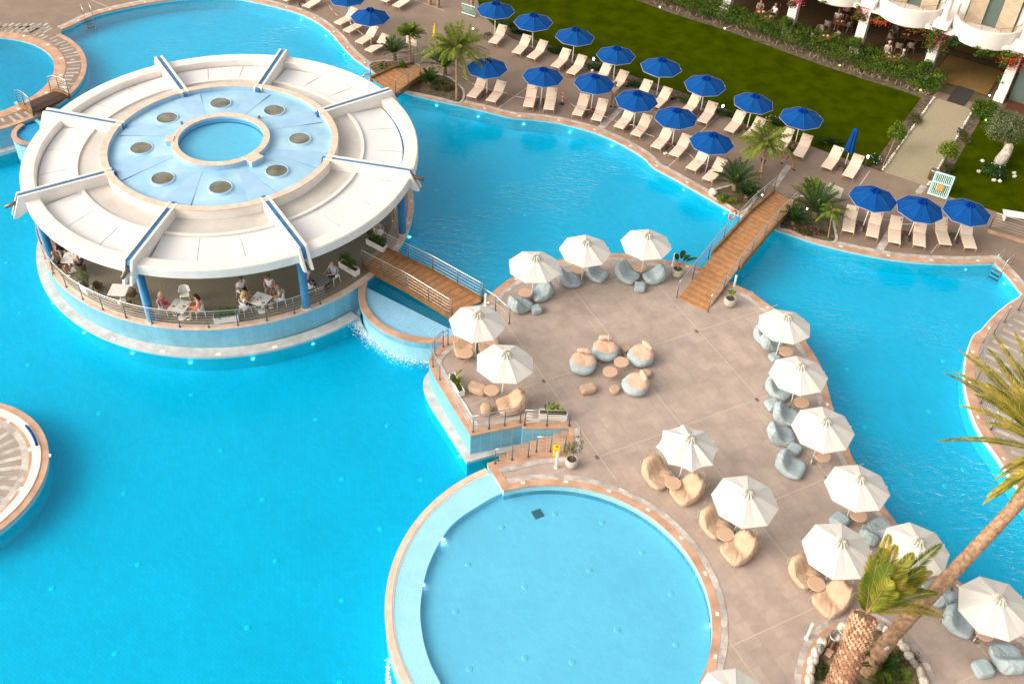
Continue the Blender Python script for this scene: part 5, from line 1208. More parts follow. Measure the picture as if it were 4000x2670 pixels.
def sago(t, x, y, lab, L=1.15, cone=None, n=34, z0=.25, seed=1, grp='sago palms'):
    p = at(t, x, y, z0+.15); o = thing('sago_palm', lab, 'sago palm', (p.x, p.y, .03), 0, grp)
    m = MB(); m.lathe([(.0, z0+.1), (.12, z0+.08), (.16, z0*.5), (.15, .03)][::-1], 12, (p.x, p.y, 0)); wpart('trunk', m, 'trunk_grey', o)
    rg = random.Random(seed); mb = MB()
    for k in range(n):
        az = 2.4*k; e = radians(8+60*(k/n)**1.0); l_ = L*rg.uniform(.85, 1.1); b = (p.x, p.y, z0+.08)
        tip = Vector(b) + Vector((cos(az)*cos(e)*l_, sin(az)*cos(e)*l_, sin(e)*l_-.12)); frond(mb, b, tip, .16*l_, .18, 32, .019, rg, .05, .40, .6, stalk=.12, rr=.010)
    wpart('crown', mb, ['leaf_sago', 'leaf_sago'], o)
    if cone:
        m = MB(); m.lathe([(0, .42*cone), (.05, .38*cone), (.10, .2*cone), (.11, .05), (.05, 0)][::-1], 14, (p.x, p.y, z0+.15), smooth=True); wpart('cone', m, 'lounger_frame' if cone < 1.4 else 'tan_fabric', o)
    return o
sago('b', 1262, 480, 'sago palm with orange cone beside the loungers of the far pool bank', 1.25, 1.3, 30, .45, 1)
sago('b', 1725, 600, 'large dense dark sago palm right of the narrow footbridge', 1.8, None, 60, .55, 2)
sago('b', 1590, 740, 'low dark sago palm at the water end of the bed by the narrow footbridge', 1.0, None, 26, .12, 3)
sago('g', 2045, 155, 'sago palm with brown cone left of the long footbridge', 1.65, 1.5, 44, .3, 4)
sago('g', 2150, 250, 'low dark sago palm against the left side of the long footbridge', .9, None, 22, .1, 5)
sago('h', 440, 405, 'big sago palm with round yellow cone right of the long footbridge', 1.95, 1.9, 56, .35, 6)
sago('h', 235, 490, 'low dark sago palm against the right side of the long footbridge', 1.1, None, 26, .1, 7)
def feather(base, topp, lab, L, n, seed, r0=.09, el=(5, 70), droop=.45, ll=.42, w_=.011, lm='leaf_feather', bend=(0, 0), nl=34, hang=.9):
    o = thing('feather_palm', lab, 'palm tree', (base[0], base[1], .03)); pth = trunk(o, (base[0], base[1], .0), topp, r0, r0*.62, 'trunk_thin', bend, 18)
    crown('crown', o, topp, n, L, el, droop, ll, nl, w_, seed, lm, hang, .15); return o
def topat(t, x, y, z): q = at(t, x, y, z); return (q.x, q.y, z)
feather(at('b', 1412, 568), topat('b', 1402, 330, 1.75), 'short palm with bright feathery crown beside the narrow footbridge', 1.25, 34, 11, .10, (15, 80), .38, .30, .022, 'leaf_bright', nl=34, hang=.35)
feather(at('b', 1835, 910), topat('b', 1832, 430, 3.0), 'tall slender palm with drooping yellow green crown by the leftmost lawn parasols', 2.5, 48, 12, .085, (-5, 85), .45, .42, .022, nl=46)
feather(g(2963, 744), topat('c', 2325, 1290, 2.25), 'slender feathery palm in front of the lawn loungers beside the long footbridge', 1.9, 36, 13, .075, (-5, 70), .42, .38, .022, nl=44)
feather(at('h', 390, 300), topat('h', 395, 215, .9), 'small bright feathery palm behind the big sago palm', .95, 22, 14, .06, (10, 70), .3, .28, .020, 'leaf_bright', nl=24, hang=.4)
feather(at('h', 548, 655), topat('h', 590, 400, 1.35), 'thin drooping feathery palm at the right corner of the bed beside the big sago palm', .8, 22, 15, .03, (-10, 60), .5, .26, .018, 'leaf_bright', nl=22, hang=.7)
for t, x, y, lab in (('b', 1665, 68, 'pale slender palm trunk at the top picture edge right of the top loungers'), ('b', 1590, 45, 'dark slender palm trunk at the top picture edge beside the pale one'), ('b', 1972, 140, 'slender palm trunk at the top picture edge left of the lawn parasols')):
    b = at(t, x, y); feather(b, (b.x+.1, b.y+.2, 6.2), lab, 1.6, 12, int(x), .12, (0, 60), .3, .4, .02, nl=18, hang=.4)
# ---- the shaggy wind blown date palm
tp = topat('p', 888, 945, 3.3); lo1 = topat('p', 660, 1545, 1.25); d = Vector(tp)-Vector(lo1); b0 = Vector(lo1) - d*(1.25/(3.3-1.25)); b0.z = 0.04
dp = thing('date_palm', 'thick date palm with rough scaly trunk and fronds blown to the right', 'palm tree', tuple(b0))
m = MB(); N = 26; pth = [b0.lerp(Vector(tp), i/N) for i in range(N+1)]
m.tube(pth, [.47-.07*i/N for i in range(N+1)], 20, smooth=False)
rg = random.Random(5); ax = (Vector(tp)-b0).normalized(); e1 = ax.orthogonal().normalized(); e2 = ax.cross(e1)
m.cur = 0
for k in range(620):
    s_ = k/620; an = k*2.39996; c = b0.lerp(Vector(tp), s_); r = .455-.06*s_; rd = e1*cos(an)+e2*sin(an); sd_ = ax.cross(rd)
    p = c + rd*(r-.01); w_ = .055*rg.uniform(.8, 1.2); h_ = .085*rg.uniform(.8, 1.2); out = (.05+.03*rg.random()) * (1.5 if s_ > .75 else 1.0)
    m.cur = 1 if (s_ > .72 and rg.random() < .75) or rg.random() < .12 else 0
    m.add([p-sd_*w_-ax*h_, p+sd_*w_-ax*h_, p+rd*out+sd_*w_*.8+ax*h_*.5, p+rd*out-sd_*w_*.8+ax*h_*.5, p+ax*h_*1.1], [(0, 1, 2, 3), (3, 2, 4), (0, 3, 4), (1, 4, 2)])
wpart('trunk', m, ['date_trunk', 'date_stub'], dp)
rg = random.Random(9); q0 = Vector(tp) + Vector((0, 0, .1)); q0v = tuple(q0)
for i, (x, y, z, lf) in enumerate([(1110, 200, 5.2, .2), (1060, 330, 5.0, .15), (1175, 300, 4.9, .3), (1590, 285, 4.7, .5), (1330, 370, 4.9, .35), (1440, 500, 4.5, .5), (1500, 540, 4.2, .5), (1550, 735, 3.7, .7), (1612, 965, 3.0, .95), (1290, 420, 5.2, .2), (960, 390, 4.8, .2), (1000, 430, 5.2, .1), (885, 655, 4.2, .25), (870, 800, 3.7, .3), (1330, 690, 4.3, .5), (1110, 470, 5.2, .2), (1250, 560, 4.8, .4), (1120, 620, 4.9, .3), (1450, 590, 4.1, .6), (930, 560, 4.7, .2), (1210, 480, 5.0, .3), (1160, 720, 4.6, .4)]):
    tpz = topat('p', x, y, z); mb = MB(); frond(mb, q0v, tpz, lf, .50, 100, .015, rg, .30, .22, 1.25, stalk=.10, rr=.022)
    wpart('frond', mb, [('leaf_date', 'leaf_date_green', 'leaf_date', 'leaf_feather')[i % 4], 'leaf_dry'], dp)
# ---- the leaning date palm
b0 = at('p', 905, 1480); zt = 6.6; tp = g(4125, 1800, zt)
lp = thing('date_palm', 'leaning date palm with long slim ringed trunk and crown at the right picture edge', 'palm tree', (b0.x, b0.y, .04))
m = MB(); N = 60; B0 = Vector((b0.x, b0.y, 0)); T0 = Vector((tp.x, tp.y, zt)); pth = []
for i in range(N+1):
    s_ = i/N; c = B0.lerp(T0, s_); c.z = zt*(s_**.95) + .35*sin(pi*s_)*0; pth.append(c)
# keep the trunk on the line it follows in the photograph: two middle points measured on the picture
m1 = topat('p', 1600, 640, 3.0); m2 = topat('p', 2150, 60, 5.0)
ctl = [B0, Vector(topat('p', 1130, 1130, 1.35)), Vector(m1), Vector(m2), T0]
def cr3(P, n):
    out = []
    for i in range(len(P)-1):
        p1, p2 = P[i], P[i+1]; p0 = P[i-1] if i else p1*2-p2; p3 = P[i+2] if i < len(P)-2 else p2*2-p1
        for j in range(n):
            t = j/n; out.append(.5*((2*p1)+(p2-p0)*t+(2*p0-5*p1+4*p2-p3)*t*t+(3*p1-p0-3*p2+p3)*t*t*t))
    return out + [P[-1]]
pth = cr3(ctl, 26); N = len(pth)-1
m.tube(pth, [(.31-.10*(i/N)**.8)*(1+.05*(i % 2)) * (1+.25*max(0, 1-i/8)) for i in range(N+1)], 16, smooth=False)
rg = random.Random(6)
for k in range(1100):
    s_ = rg.random(); i = min(N-1, int(s_*N)); c = pth[i].lerp(pth[i+1], s_*N-i); ax = (pth[i+1]-pth[i]).normalized(); e1 = ax.orthogonal().normalized(); e2 = ax.cross(e1)
    an = rg.random()*6.28; rd = e1*cos(an)+e2*sin(an); sd_ = ax.cross(rd); r = .31-.10*s_**.8; p = c + rd*(r-.005)
    m.cur = 1 if rg.random() < .06 else 0
    m.add([p-sd_*.05-ax*.02, p+sd_*.05-ax*.02, p+rd*.028+sd_*.04+ax*.03, p+rd*.028-sd_*.04+ax*.03], [(0, 1, 2, 3)])
wpart('trunk', m, ['date_trunk_ringed', 'leaf_dry'], lp)
rg = random.Random(19)
for i, (x, y, z, lf) in enumerate([(1735, 150, 6.3, .7), (1600, 360, 6.1, .8), (1690, 345, 6.6, .8), (1740, 660, 5.9, .8), (1550, 990, 5.6, .9), (2060, 10, 7.2, .6), (2060, 1350, 4.6, .8), (1960, 1568, 4.2, .8), (2200, 1640, 4.6, .7), (2080, 1500, 4.6, .8), (2350, -250, 7.4, .5), (2700, -300, 7.8, .5), (3100, -100, 7.2, .5), (3500, 400, 6.9, .6), (3700, 900, 6.5, .7), (3600, 1500, 6.0, .8), (3200, 2000, 5.2, .8), (1900, 420, 7.3, .5), (2000, 820, 7.0, .6), (2250, 240, 7.6, .5), (2300, 1250, 5.4, .8), (2650, 2100, 4.8, .8), (2900, 300, 7.8, .5), (2100, 300, 7.4, .5), (1830, 170, 6.8, .7), (2000, 130, 7.2, .6), (2250, -20, 7.7, .5), (2150, 700, 6.9, .6), (1990, 450, 7.0, .6), (2120, 1420, 4.9, .8), (2000, 1500, 4.5, .8), (2200, 1560, 4.8, .8), (2110, 1260, 5.2, .8), (2240, 900, 6.4, .7), (1880, 560, 6.3, .7), (2280, 480, 7.5, .5)]):
    tpz = topat('l', x, y, z); mb = MB(); frond(mb, tuple(T0+Vector((0, 0, .1))), tpz, lf, .40, 170, .014, rg, .22, .35, 1.5, stalk=.10, rr=.026)
    wpart('frond', mb, [('leaf_date', 'leaf_date_green', 'leaf_date')[i % 3], 'leaf_dry'], lp)
m = MB(); q = at('p', 1075, 1160, 1.35); m.bbox((q.x-.02, q.y-.33, 1.30), (.02, .20, .26), -1.2, .004, Matrix.Rotation(.5, 4, 'X')); sg_ = obj('trunk_sign', m, ['cloth_white'], label='small white plate fixed to the trunk of the leaning palm', cat='sign'); origin(sg_, (q.x, q.y, 1.3))
sago('p', 1035, 1395, 'small young palm with upright dark fronds between the two big trunks', .85, None, 16, .25, 21, 'young palms in the palm bed')
for t, x, y, lab, s_ in (('p', 1200, 1530, 'bright young palm at the bottom edge of the palm bed', 22), ('p', 1050, 1560, 'striped young palm at the foot of the leaning trunk', 23)):
    b = at(t, x, y, .3); o = thing('young_palm', lab, 'palm', (b.x, b.y, .04)); crown('crown', o, (b.x, b.y, .15), 9, .6, (25, 75), .2, .26, 20, .014, s_, 'leaf_bright', .1, .3)
# ---- hedge
hg = thing('hedge', 'long dense green hedge with bare orange twigs along the restaurant', 'hedge', (*hedge_f[3], 0))
rg = random.Random(31); m = MB()
def hedge_clumps(F, B, n, z0, z1, per, size, rg, m):
    out = []
    for k in range(n):
        s_ = k/(n-1)
        def al(P):
            Ls = [(b-a).length for a, b in zip(P, P[1:])]; q = s_*sum(Ls)
            for (a, b), l_ in zip(zip(P, P[1:]), Ls):
                if q <= l_ or l_ == Ls[-1] and (a, b) == (P[-2], P[-1]): return a.lerp(b, min(1, q/l_))
                q -= l_
            return P[-1]
        f, b = al(F), al(B); w_ = (b-f)
        for j in range(3):
            c = f + w_*(.16+.34*j) + Vector((rg.uniform(-.1, .1), rg.uniform(-.1, .1))); z = rg.uniform(z0, z1)*(1.0 - .12*(j == 0))
            m.leaves((c.x, c.y, z), (.42, .42, .36*rg.uniform(.8, 1.2)), per, size, rg, .5, .6)
hedge_clumps(hedge_f, hedge_b, 84, .50, .85, 125, .115, rg, m); wpart('foliage', m, 'leaf_hedge', hg)
m = MB()
for k in range(150):
    s_ = rg.random(); i = min(len(hedge_f)-2, int(s_*(len(hedge_f)-1))); a = hedge_f[i].lerp(hedge_f[i+1], rg.random()); a = a + Vector((rg.uniform(-.15, .2), rg.uniform(-.05, .35)))
    p = Vector((a.x, a.y, .02)); ps = [p]; dr_ = Vector((rg.uniform(-.5, .5), rg.uniform(-.3, .4), .5))
    for j in range(4): ps.append(ps[-1] + dr_*.16 + Vector((rg.uniform(-.07, .07), rg.uniform(-.07, .07), 0)))
    m.tube(ps, [.018, .015, .012, .009, .006], 5)
wpart('twigs', m, 'twig', hg)
m = MB(); off_h = offs(hedge_f, .45)
hb2 = [h.lerp(f, .28) for h, f in zip(hedge_b, hedge_f)]; m.fill(off_h[:] + list(reversed(hb2)), .02)
# ---- shrubs
def shrub(t, x, y, z, r, n, size, lab, lm, name='shrub', cat='shrub', flowers=None, nf=0, seed=1, stem=None, grp=None, base=None):
    n = int(n*1.5); q = at(t, x, y, z); rg = random.Random(seed*7+3); b = base if base is not None else q
    o = thing(name, lab, cat, (b.x, b.y, .02), 0, grp); m = MB(); ncl = max(4, int(n/60))
    for k in range(ncl):
        d = Vector((rg.gauss(0, 1), rg.gauss(0, 1), rg.gauss(0, .9))).normalized()*rg.uniform(.35, .78); c = (q.x+d.x*r[0], q.y+d.y*r[1], max(.1, z+d.z*r[2]))
        m.leaves(c, (r[0]*.45, r[1]*.45, r[2]*.45), n//ncl, size, rg, .4, .5)
    wpart('foliage', m, lm, o)
    if nf:
        m = MB()
        for k in range(nf):
            d = Vector((rg.gauss(0, 1), rg.gauss(0, 1), abs(rg.gauss(0, 1)))).normalized()*rg.uniform(.8, 1.05); c = (q.x+d.x*r[0], q.y+d.y*r[1], z+d.z*r[2]); m.ell(c, (.03, .03, .02), 6, 4)
        wpart('flowers', m, flowers, o)
    m = MB()
    if stem:
        m.tube([(b.x, b.y, 0), (b.x*.5+q.x*.5+.03, b.y*.5+q.y*.5, z*.5), (q.x, q.y, z)], [stem, stem*.85, stem*.6], 7)
    else:
        for k in range(5): a = rg.random()*6.28; m.tube([(q.x, q.y, 0), (q.x+cos(a)*r[0]*.5, q.y+sin(a)*r[1]*.5, z)], [.02, .01], 5)
    wpart('stem', m, 'trunk_thin', o); return o
shrub('d', 2185, 1150, 1.9, (1.35, 1.25, .95), 5200, .10, 'round clipped olive tree above the white rock on the right lawn', 'leaf_olive', 'olive_tree', 'olive tree', seed=1, stem=.11, base=at('d', 2150, 1480))
shrub('d', 1985, 990, .6, (.95, .8, .6), 2200, .12, 'wide dense shrub at the lobby entrance right of the gravel path', 'leaf_hedge', seed=2)
shrub('d', 1190, 1200, 1.45, (.72, .66, .62), 1500, .11, 'small round tree with slanting stem left of the gravel path', 'leaf_bright', 'small_tree', 'small tree', seed=3, stem=.04, base=at('d', 1045, 1530))
shrub('d', 1655, 1370, 1.35, (.78, .6, .55), 1300, .11, 'small flowering tree beside the litter bin right of the gravel path', 'leaf_bright', 'small_tree', 'small tree', 'flower_red', 14, 4, .04, base=at('h', 1500, 130))
shrub('h', 2080, 40, .3, (1.0, .75, .32), 1700, .11, 'low leafy plant bed with white flowers round the rock on the right lawn', 'leaf_dark', 'flowering_plants', 'plants', 'flower_white', 10, 5)
shrub('b', 1160, 600, .3, (.55, .4, .3), 700, .10, 'flowering bed plants with pink blossoms left of the narrow footbridge', 'leaf_bright', 'flowering_plants', 'plants', 'flower_pink', 30, 6)
shrub('b', 1330, 600, .3, (.4, .35, .35), 500, .12, 'leafy bed plants beside the short bright palm', 'leaf_bright', 'bed_plants', 'plants', seed=7)
shrub('b', 1700, 790, .2, (.75, .5, .22), 900, .10, 'low ground plants below the large dark sago palm', 'leaf_ground', 'bed_plants', 'plants', seed=8)
shrub('g', 1960, 300, .15, (.7, .4, .2), 800, .09, 'low green ground plants below the sago palm left of the long footbridge', 'leaf_bright', 'bed_plants', 'plants', 'flower_pink', 8, seed=9)
shrub('h', 390, 590, .15, (1.0, .4, .18), 800, .09, 'low bed plants with small pink and white flowers at the pool edge', 'leaf_ground', 'bed_plants', 'plants', 'flower_pink', 22, seed=10)
shrub('d', 985, 1460, .25, (.4, .5, .3), 500, .09, 'low shrub with pale blossoms between the path and the last lawn lounger', 'leaf_dark', 'flowering_plants', 'plants', 'flower_white', 16, seed=11)
shrub('d', 1340, 1080, .2, (.5, .9, .22), 700, .10, 'sparse green plants along the left side of the gravel path', 'leaf_ground', 'bed_plants', 'plants', seed=12)
shrub('d', 1790, 1230, .2, (.4, 1.0, .22), 700, .10, 'sparse green plants along the right side of the gravel path', 'leaf_ground', 'bed_plants', 'plants', seed=13)
shrub('h', 1640, 20, .15, (.5, .8, .2), 500, .09, 'sparse plants between the litter bin and the right lawn', 'leaf_ground', 'bed_plants', 'plants', seed=14)
for i, (x, y) in enumerate(((60, 300), (420, 480), (760, 640), (1120, 790), (1560, 930), (1900, 1050), (2250, 200))):
    shrub('c' if i < 6 else 'b', x if i < 6 else 2250, y-25 if i < 6 else 210, .22, (1.0, .35, .25), 650, .10, 'dark low border plants between lawn and loungers, %s clump from the left' % OR[(i+1) % 7], 'leaf_dark', 'border_plants', 'plants', seed=20+i, grp='border plants along the lawn')
shrub('d', 560, 1290, .2, (1.2, .35, .22), 600, .10, 'dark border plants behind the folded blue parasol', 'leaf_dark', 'border_plants', 'plants', seed=30)
shrub('d', 40, 1100, .2, (.5, .5, .22), 400, .09, 'dark border plants with pale blossoms left of the eighth lawn parasol', 'leaf_dark', 'border_plants', 'plants', 'flower_white', 12, seed=31)
shrub('p', 480, 1420, .12, (.30, .7, .12), 600, .08, 'low grassy plants at the left rim of the palm bed', 'leaf_ground', 'bed_plants', 'plants', seed=32)
shrub('p', 1250, 1330, .10, (.7, .5, .08), 300, .08, 'sparse weeds on the soil right of the leaning palm', 'leaf_ground', 'bed_plants', 'plants', seed=33)
# rock on the lawn with stones round it
b = at('d', 2090, 1530); o = thing('rock_sculpture', 'tall weathered white rock standing below the olive tree', 'rock', (b.x, b.y, 0)); m = MB(); rg = random.Random(4)
pv = [(b.x+.0, b.y, 0), (b.x+.1, b.y, .5), (b.x+.2, b.y+.05, 1.0), (b.x+.33, b.y+.1, 1.45), (b.x+.36, b.y+.1, 1.6)]; m.tube(pv, [.26, .34, .30, .20, .05], 14, smooth=False)
m.v = [tuple(Vector(p) + Vector(noise.noise_vector(Vector(p)*5))*.09) for p in m.v]; wpart('rock', m, 'rock_white', o)
for k, (t, x, y, lb) in enumerate((('h', 2065, 125, 'white stone at the front of the plant bed on the right lawn'), ('h', 2120, 132, 'white stone right of the front one in the lawn plant bed'), ('h', 2255, 90, 'white stone at the right rim of the lawn plant bed'), ('d', 1962, 1470, 'white stone at the upper left of the lawn plant bed'), ('h', 2250, 60, 'white stone farthest right in the lawn plant bed'), ('h', 1930, 45, 'small white stone at the left rim of the lawn plant bed'), ('g', 1835, 245, 'pale boulder at the left tip of the bed beside the long footbridge'))):
    c = at(t, x, y, .1); s_ = .27 if k == 6 else .13; boulder((c.x, c.y, 0), (s_, s_*.8, s_*.75), R, 'stone_white', lb, 'stones in the beds', .02)
# ---- pots and planters
def pot(t, x, y, lab, r=.30, h=.46):
    p = at(t, x, y, .25); o = thing('plant_pot', lab, 'plant pot', (p.x, p.y, 0)); m = MB()
    m.lathe([(0, h-.06), (r*.70, h-.06), (r*.72, h), (r*.80, h), (r*.97, h*.72), (r, h*.5), (r*.88, h*.22), (r*.62, 0), (0, 0)][::-1], 28, smooth=True); obj('pot', m, 'pot_grey', o)
    m = MB(); m.lathe([(0, h-.045), (r*.70, h-.05)][::-1], 20); obj('soil', m, 'soil', o); return o, p
def big_leaf(mb, b, az, el, L, W, rg):
    T = Vector((cos(az)*cos(el), sin(az)*cos(el), sin(el))); S = Vector((-sin(az), cos(az), 0)); n = 8; vs = []
    st = b + T*L*.45; mb.cur = 1; mb.tube([b, st], .014, 5); mb.cur = 0
    for i in range(n+1):
        s_ = i/n; c = st + T*L*.75*s_ - Vector((0, 0, 1))*.25*L*s_*s_; w_ = W*sin(pi*min(1, s_*.9+.08))**.8
        for k in (-1, 0, 1): vs.append(c + S*w_*k + Vector((0, 0, .25*w_*abs(k))))
    mb.add(vs, [(i*3+k, i*3+k+1, (i+1)*3+k+1, (i+1)*3+k) for i in range(n) for k in (0, 1)])
o, p = pot('g', 1512, 965, 'round grey pot with a large leaved plant on the terrace beside the ramp', .33, .50)
m = MB(); rg = random.Random(2); b_ = Vector((0, 0, .45)); m.cur = 1; m.tube([(0, 0, .42), (.02, 0, .75)], .045, 8)
for az, el, L, W in ((.5, .75, .75, .14), (1.1, 1.0, .8, .15), (2.2, 1.05, .62, .15), (3.6, 1.1, .6, .12), (-.4, 1.1, .7, .13), (.2, .55, .95, .10)): big_leaf(m, Vector((0, 0, .7)), az, el, L, W, rg)
obj('plant', m, ['leaf_dark', 'leaf_dry'], o)
o, p = pot('g', 1992, 1232, 'round grey pot with a small yellow green plant right of the ramp', .32, .48); m = MB()
for az, el, L, W in ((.3, 1.2, .5, .07), (1.5, 1.1, .45, .07), (2.6, 1.2, .5, .06), (4.0, 1.0, .4, .07), (5.2, 1.1, .45, .07), (1.0, 1.4, .55, .07)): big_leaf(m, Vector((0, 0, .45)), az, el, L, W, rg)
obj('plant', m, ['leaf_bright', 'leaf_feather'], o)
o, p = pot('k', 545, 1180, 'grey pot with a small olive tree at the top of the pool stairs', .29, .48); m = MB(); rg = random.Random(8)
m.tube([(0, 0, .4), (.05, 0, .8), (.03, .03, 1.0)], [.028, .022, .018], 6)
for k in range(9): a = k*.7; m.tube([(.03, .02, .85), (.03+.35*cos(a), .02+.35*sin(a), 1.35+.2*sin(k))], [.012, .005], 5)
obj('trunk', m, 'trunk_thin', o); m = MB()
for k in range(26): a = rg.random()*6.28; rr = rg.uniform(.05, .42); m.leaves((rr*cos(a), rr*sin(a), rg.uniform(.95, 1.6)), (.15, .15, .14), 42, .065, rg, .2, .2, .35)
obj('foliage', m, 'leaf_olive', o)
def planter(c, rot, lab, L=.95, W=.36, H_=.36, lm='leaf_hedge', kind='shrub', seed=1, sc=1.0):
    o = thing('planter_box', lab, 'planter', (c[0], c[1], 0), rot); m = MB(); t_ = .035
    for s_ in (-1, 1): m.bbox((0, s_*(W/2-t_/2), .06+H_/2), (L, t_, H_), 0, .008); m.bbox((s_*(L/2-t_/2), 0, .06+H_/2), (t_-.002, W-2*t_-.002, H_-.004), 0, .008)
    m.box((0, 0, .08), (L-.08, W-.08, .03)); obj('box', m, 'planter_white', o)
    for s_ in (-1, 1): m = MB(); m.box((s_*L*.34, 0, .03), (.09, W*.8, .06)); obj('foot', m, 'planter_white', o)
    m = MB(); m.box((0, 0, H_-.02), (L-.09, W-.09, .03)); obj('soil', m, 'soil', o)
    m = MB(); rg = random.Random(seed)
    if kind == 'shrub':
        for k in range(26): m.leaves((rg.uniform(-.42, .42)*L, rg.uniform(-.4, .4)*W, H_+.10+rg.uniform(0, .34)*sc), (.17, .15, .17), 90, .06, rg, .3, .8, .4)
        obj('foliage', m, lm, o)
    else:
        for k in range(26): big_leaf(m, Vector((rg.uniform(-.3, .3)*L, rg.uniform(-.2, .2)*W, H_)), rg.uniform(0, 6.3), rg.uniform(.7, 1.3), rg.uniform(.25, .5), rg.uniform(.04, .07), rg)
        obj('foliage', m, ['leaf_bright', 'leaf_bright'], o)
    return o
def rot_px(t, a, b): p, q = at(t, *a), at(t, *b); return (p+q)/2, atan2((q-p).y, (q-p).x)
c, r_ = rot_px('j', (1790, 420), (1880, 590)); planter(c, r_, 'white planter box with bright leafy plants at the left terrace railing', 1.25, .30, .34, kind='leaf', seed=3)
c, r_ = rot_px('k', (245, 775), (500, 785)); planter(c, r_, 'white planter box with bright leafy plants behind the stair railing', 1.25, .36, .36, kind='leaf', seed=4)
c, r_ = rot_px('e', (1950, 1430), (2195, 1400)); planter(c, r_, 'white planter box with green shrub between the two front tables of the pavilion', 1.15, .34, .36, seed=5)
c, r_ = rot_px('e', (740, 1090), (850, 1190)); planter(c, r_, 'white planter box with tall dark shrub at the left front of the pavilion', .75, .34, .4, 'leaf_olive', seed=6, sc=2.2)
c, r_ = rot_px('f', (770, 910), (940, 1010)); planter(c, r_, 'white planter box with green shrub at the pavilion end of the footbridge, near side', 1.2, .34, .36, seed=7, sc=1.5)
c, r_ = rot_px('f', (1020, 700), (1190, 790)); planter(c, r_, 'white planter box with green shrub at the pavilion end of the footbridge, far side', 1.2, .34, .36, seed=8, sc=1.5)
# ------------------------------------------------------------------ small things on the decks
def bollard(t, x, y, lab, h=1.0, glow=None, z0=0):
    p = at(t, x, y, 0); o = thing('bollard_light', lab, 'bollard light', (p.x, p.y, 0), 0, 'bollard lights'); m = MB(); m.lathe([(0, h-.16), (.055, h-.16), (.055, .03), (.09, .02), (.09, 0)][::-1], 16); obj('post', m, 'chair_white' if not glow else 'post_grey', o)
    m = MB(); m.lathe([(0, h), (.05, h-.005), (.062, h-.03), (.062, h-.12), (.045, h-.16)][::-1], 16, smooth=True); obj('lamp_head', m, glow or 'white_inset', o)
bollard('k', 402, 1228, 'pale bollard light between yellow floor sign and potted olive tree'); bollard('g', 1470, 905, 'pale bollard light beside the big leaf plant at the terrace edge', .8); bollard('g', 2030, 1090, 'pale bollard light behind the pot right of the ramp', .7)
bollard('p', 352, 1150, 'pale bollard light at the left rim of the palm bed'); bollard('f', 2098, 1270, 'pale bollard light at the terrace end of the pavilion footbridge', .75)
bollard('c', 740, 612, 'lit bollard lamp behind the third parasol of the lawn row', .65, 'lamp_glow'); bollard('c', 1912, 1050, 'lit bollard lamp between sixth and seventh parasols of the lawn row', .7, 'lamp_glow'); bollard('d', 885, 1520, 'lit bollard lamp right of the folded blue parasol', .75, 'lamp_glow')
for t, x, y, c_, lb in (('c', 1352, 68, 'lamp_glow', 'white garden spotlight at the hedge foot, left one'), ('c', 1945, 262, 'lamp_glow', 'white garden spotlight at the hedge foot, right one'), ('d', 655, 600, 'lamp_green', 'green garden spotlight at the hedge foot near the second pillar'), ('d', 1392, 826, 'lamp_green', 'green garden spotlight at the right end of the hedge'), ('d', 1990, 1100, 'lamp_green', 'green garden spotlight left of the olive tree'), ('g', 2285, 265, 'lamp_glow', 'small white garden lamp beside the long footbridge'), ('h', 357, 390, 'lamp_glow', 'small white garden lamp in the big sago palm'), ('b', 1985, 265, 'lamp_glow', 'white garden spotlight behind the tall feathery palm'), ('d', 2025, 875, 'lamp_glow', 'small white lamp at the lobby entrance')):
    p = at(t, x, y, .25); o = thing('garden_spotlight', lb, 'garden lamp', (p.x, p.y, 0), 0, 'garden spotlights'); m = MB(); m.tube([(0, 0, 0), (0, 0, .22)], .012, 6); obj('stake', m, 'post_grey', o)
    m = MB(); m.ell((0, 0, .27), (.05, .05, .045), 10, 6); obj('lens', m, c_, o)
# wet floor signs
def floor_sign(p, rot, lab, closed=False):
    o = thing('floor_sign', lab, 'floor sign', (p.x, p.y, 0), rot); h = .62
    if closed:
        m = MB(); m.lathe([(.02, .95), (.05, .93), (.12, .25), (.17, .02), (.15, 0)][::-1], 12); obj('cone', m, 'yellow_plastic', o); return
    for s_ in (-1, 1):
        m = MB(); Mx = Matrix.Rotation(-s_*.22, 4, 'X'); m.bbox((0, -s_*.07, h/2), (.27, .02, h), 0, .008, Mx); pn = obj('panel', m, 'yellow_plastic', o)
        m = MB(); m.box((0, -s_*.031-s_*.012, h*.86), (.12, .004, .05), 0, Mx); obj('handle_slot', m, 'mark_black', pn)
        if s_ == 1:
            m = MB()
            def tri(sz, w_):
                q = [(-sz, -sz*.8), (sz, -sz*.8), (0, sz)]; r = []
                for (x0, y0), (x1, y1) in zip(q, q[1:]+q[:1]):
                    dx, dy = x1-x0, y1-y0; l_ = hypot(dx, dy); r.append(((x0+x1)/2, (y0+y1)/2, l_, atan2(dy, dx)))
                return r
            for x0, y0, l_, a in tri(.075, .012): m.box((0, 0, 0), (l_+.012, .004, .013), 0, Matrix.Translation((x0, -.011, y0)) @ Matrix.Rotation(-a, 4, 'Y'))
            m.box((0, -.011, -.01), (.016, .004, .05), 0); m.box((.02, -.011, -.035), (.05, .004, .012), 0)
            m.v = [tuple(Matrix.Translation((0, -.07, h/2)) @ Mx @ (Vector(v)+Vector((0, 0, .0)))) for v in m.v]; obj('warning_triangle', m, 'mark_red', pn)
            m = MB(); 
            for zz, ww in ((-.15, .17), (-.19, .13), (.16, .15)): m.box((0, -.011, zz), (ww, .004, .012), 0)
            m.v = [tuple(Matrix.Translation((0, -.07, h/2)) @ Mx @ Vector(v)) for v in m.v]; obj('text_lines', m, 'mark_orange', pn)
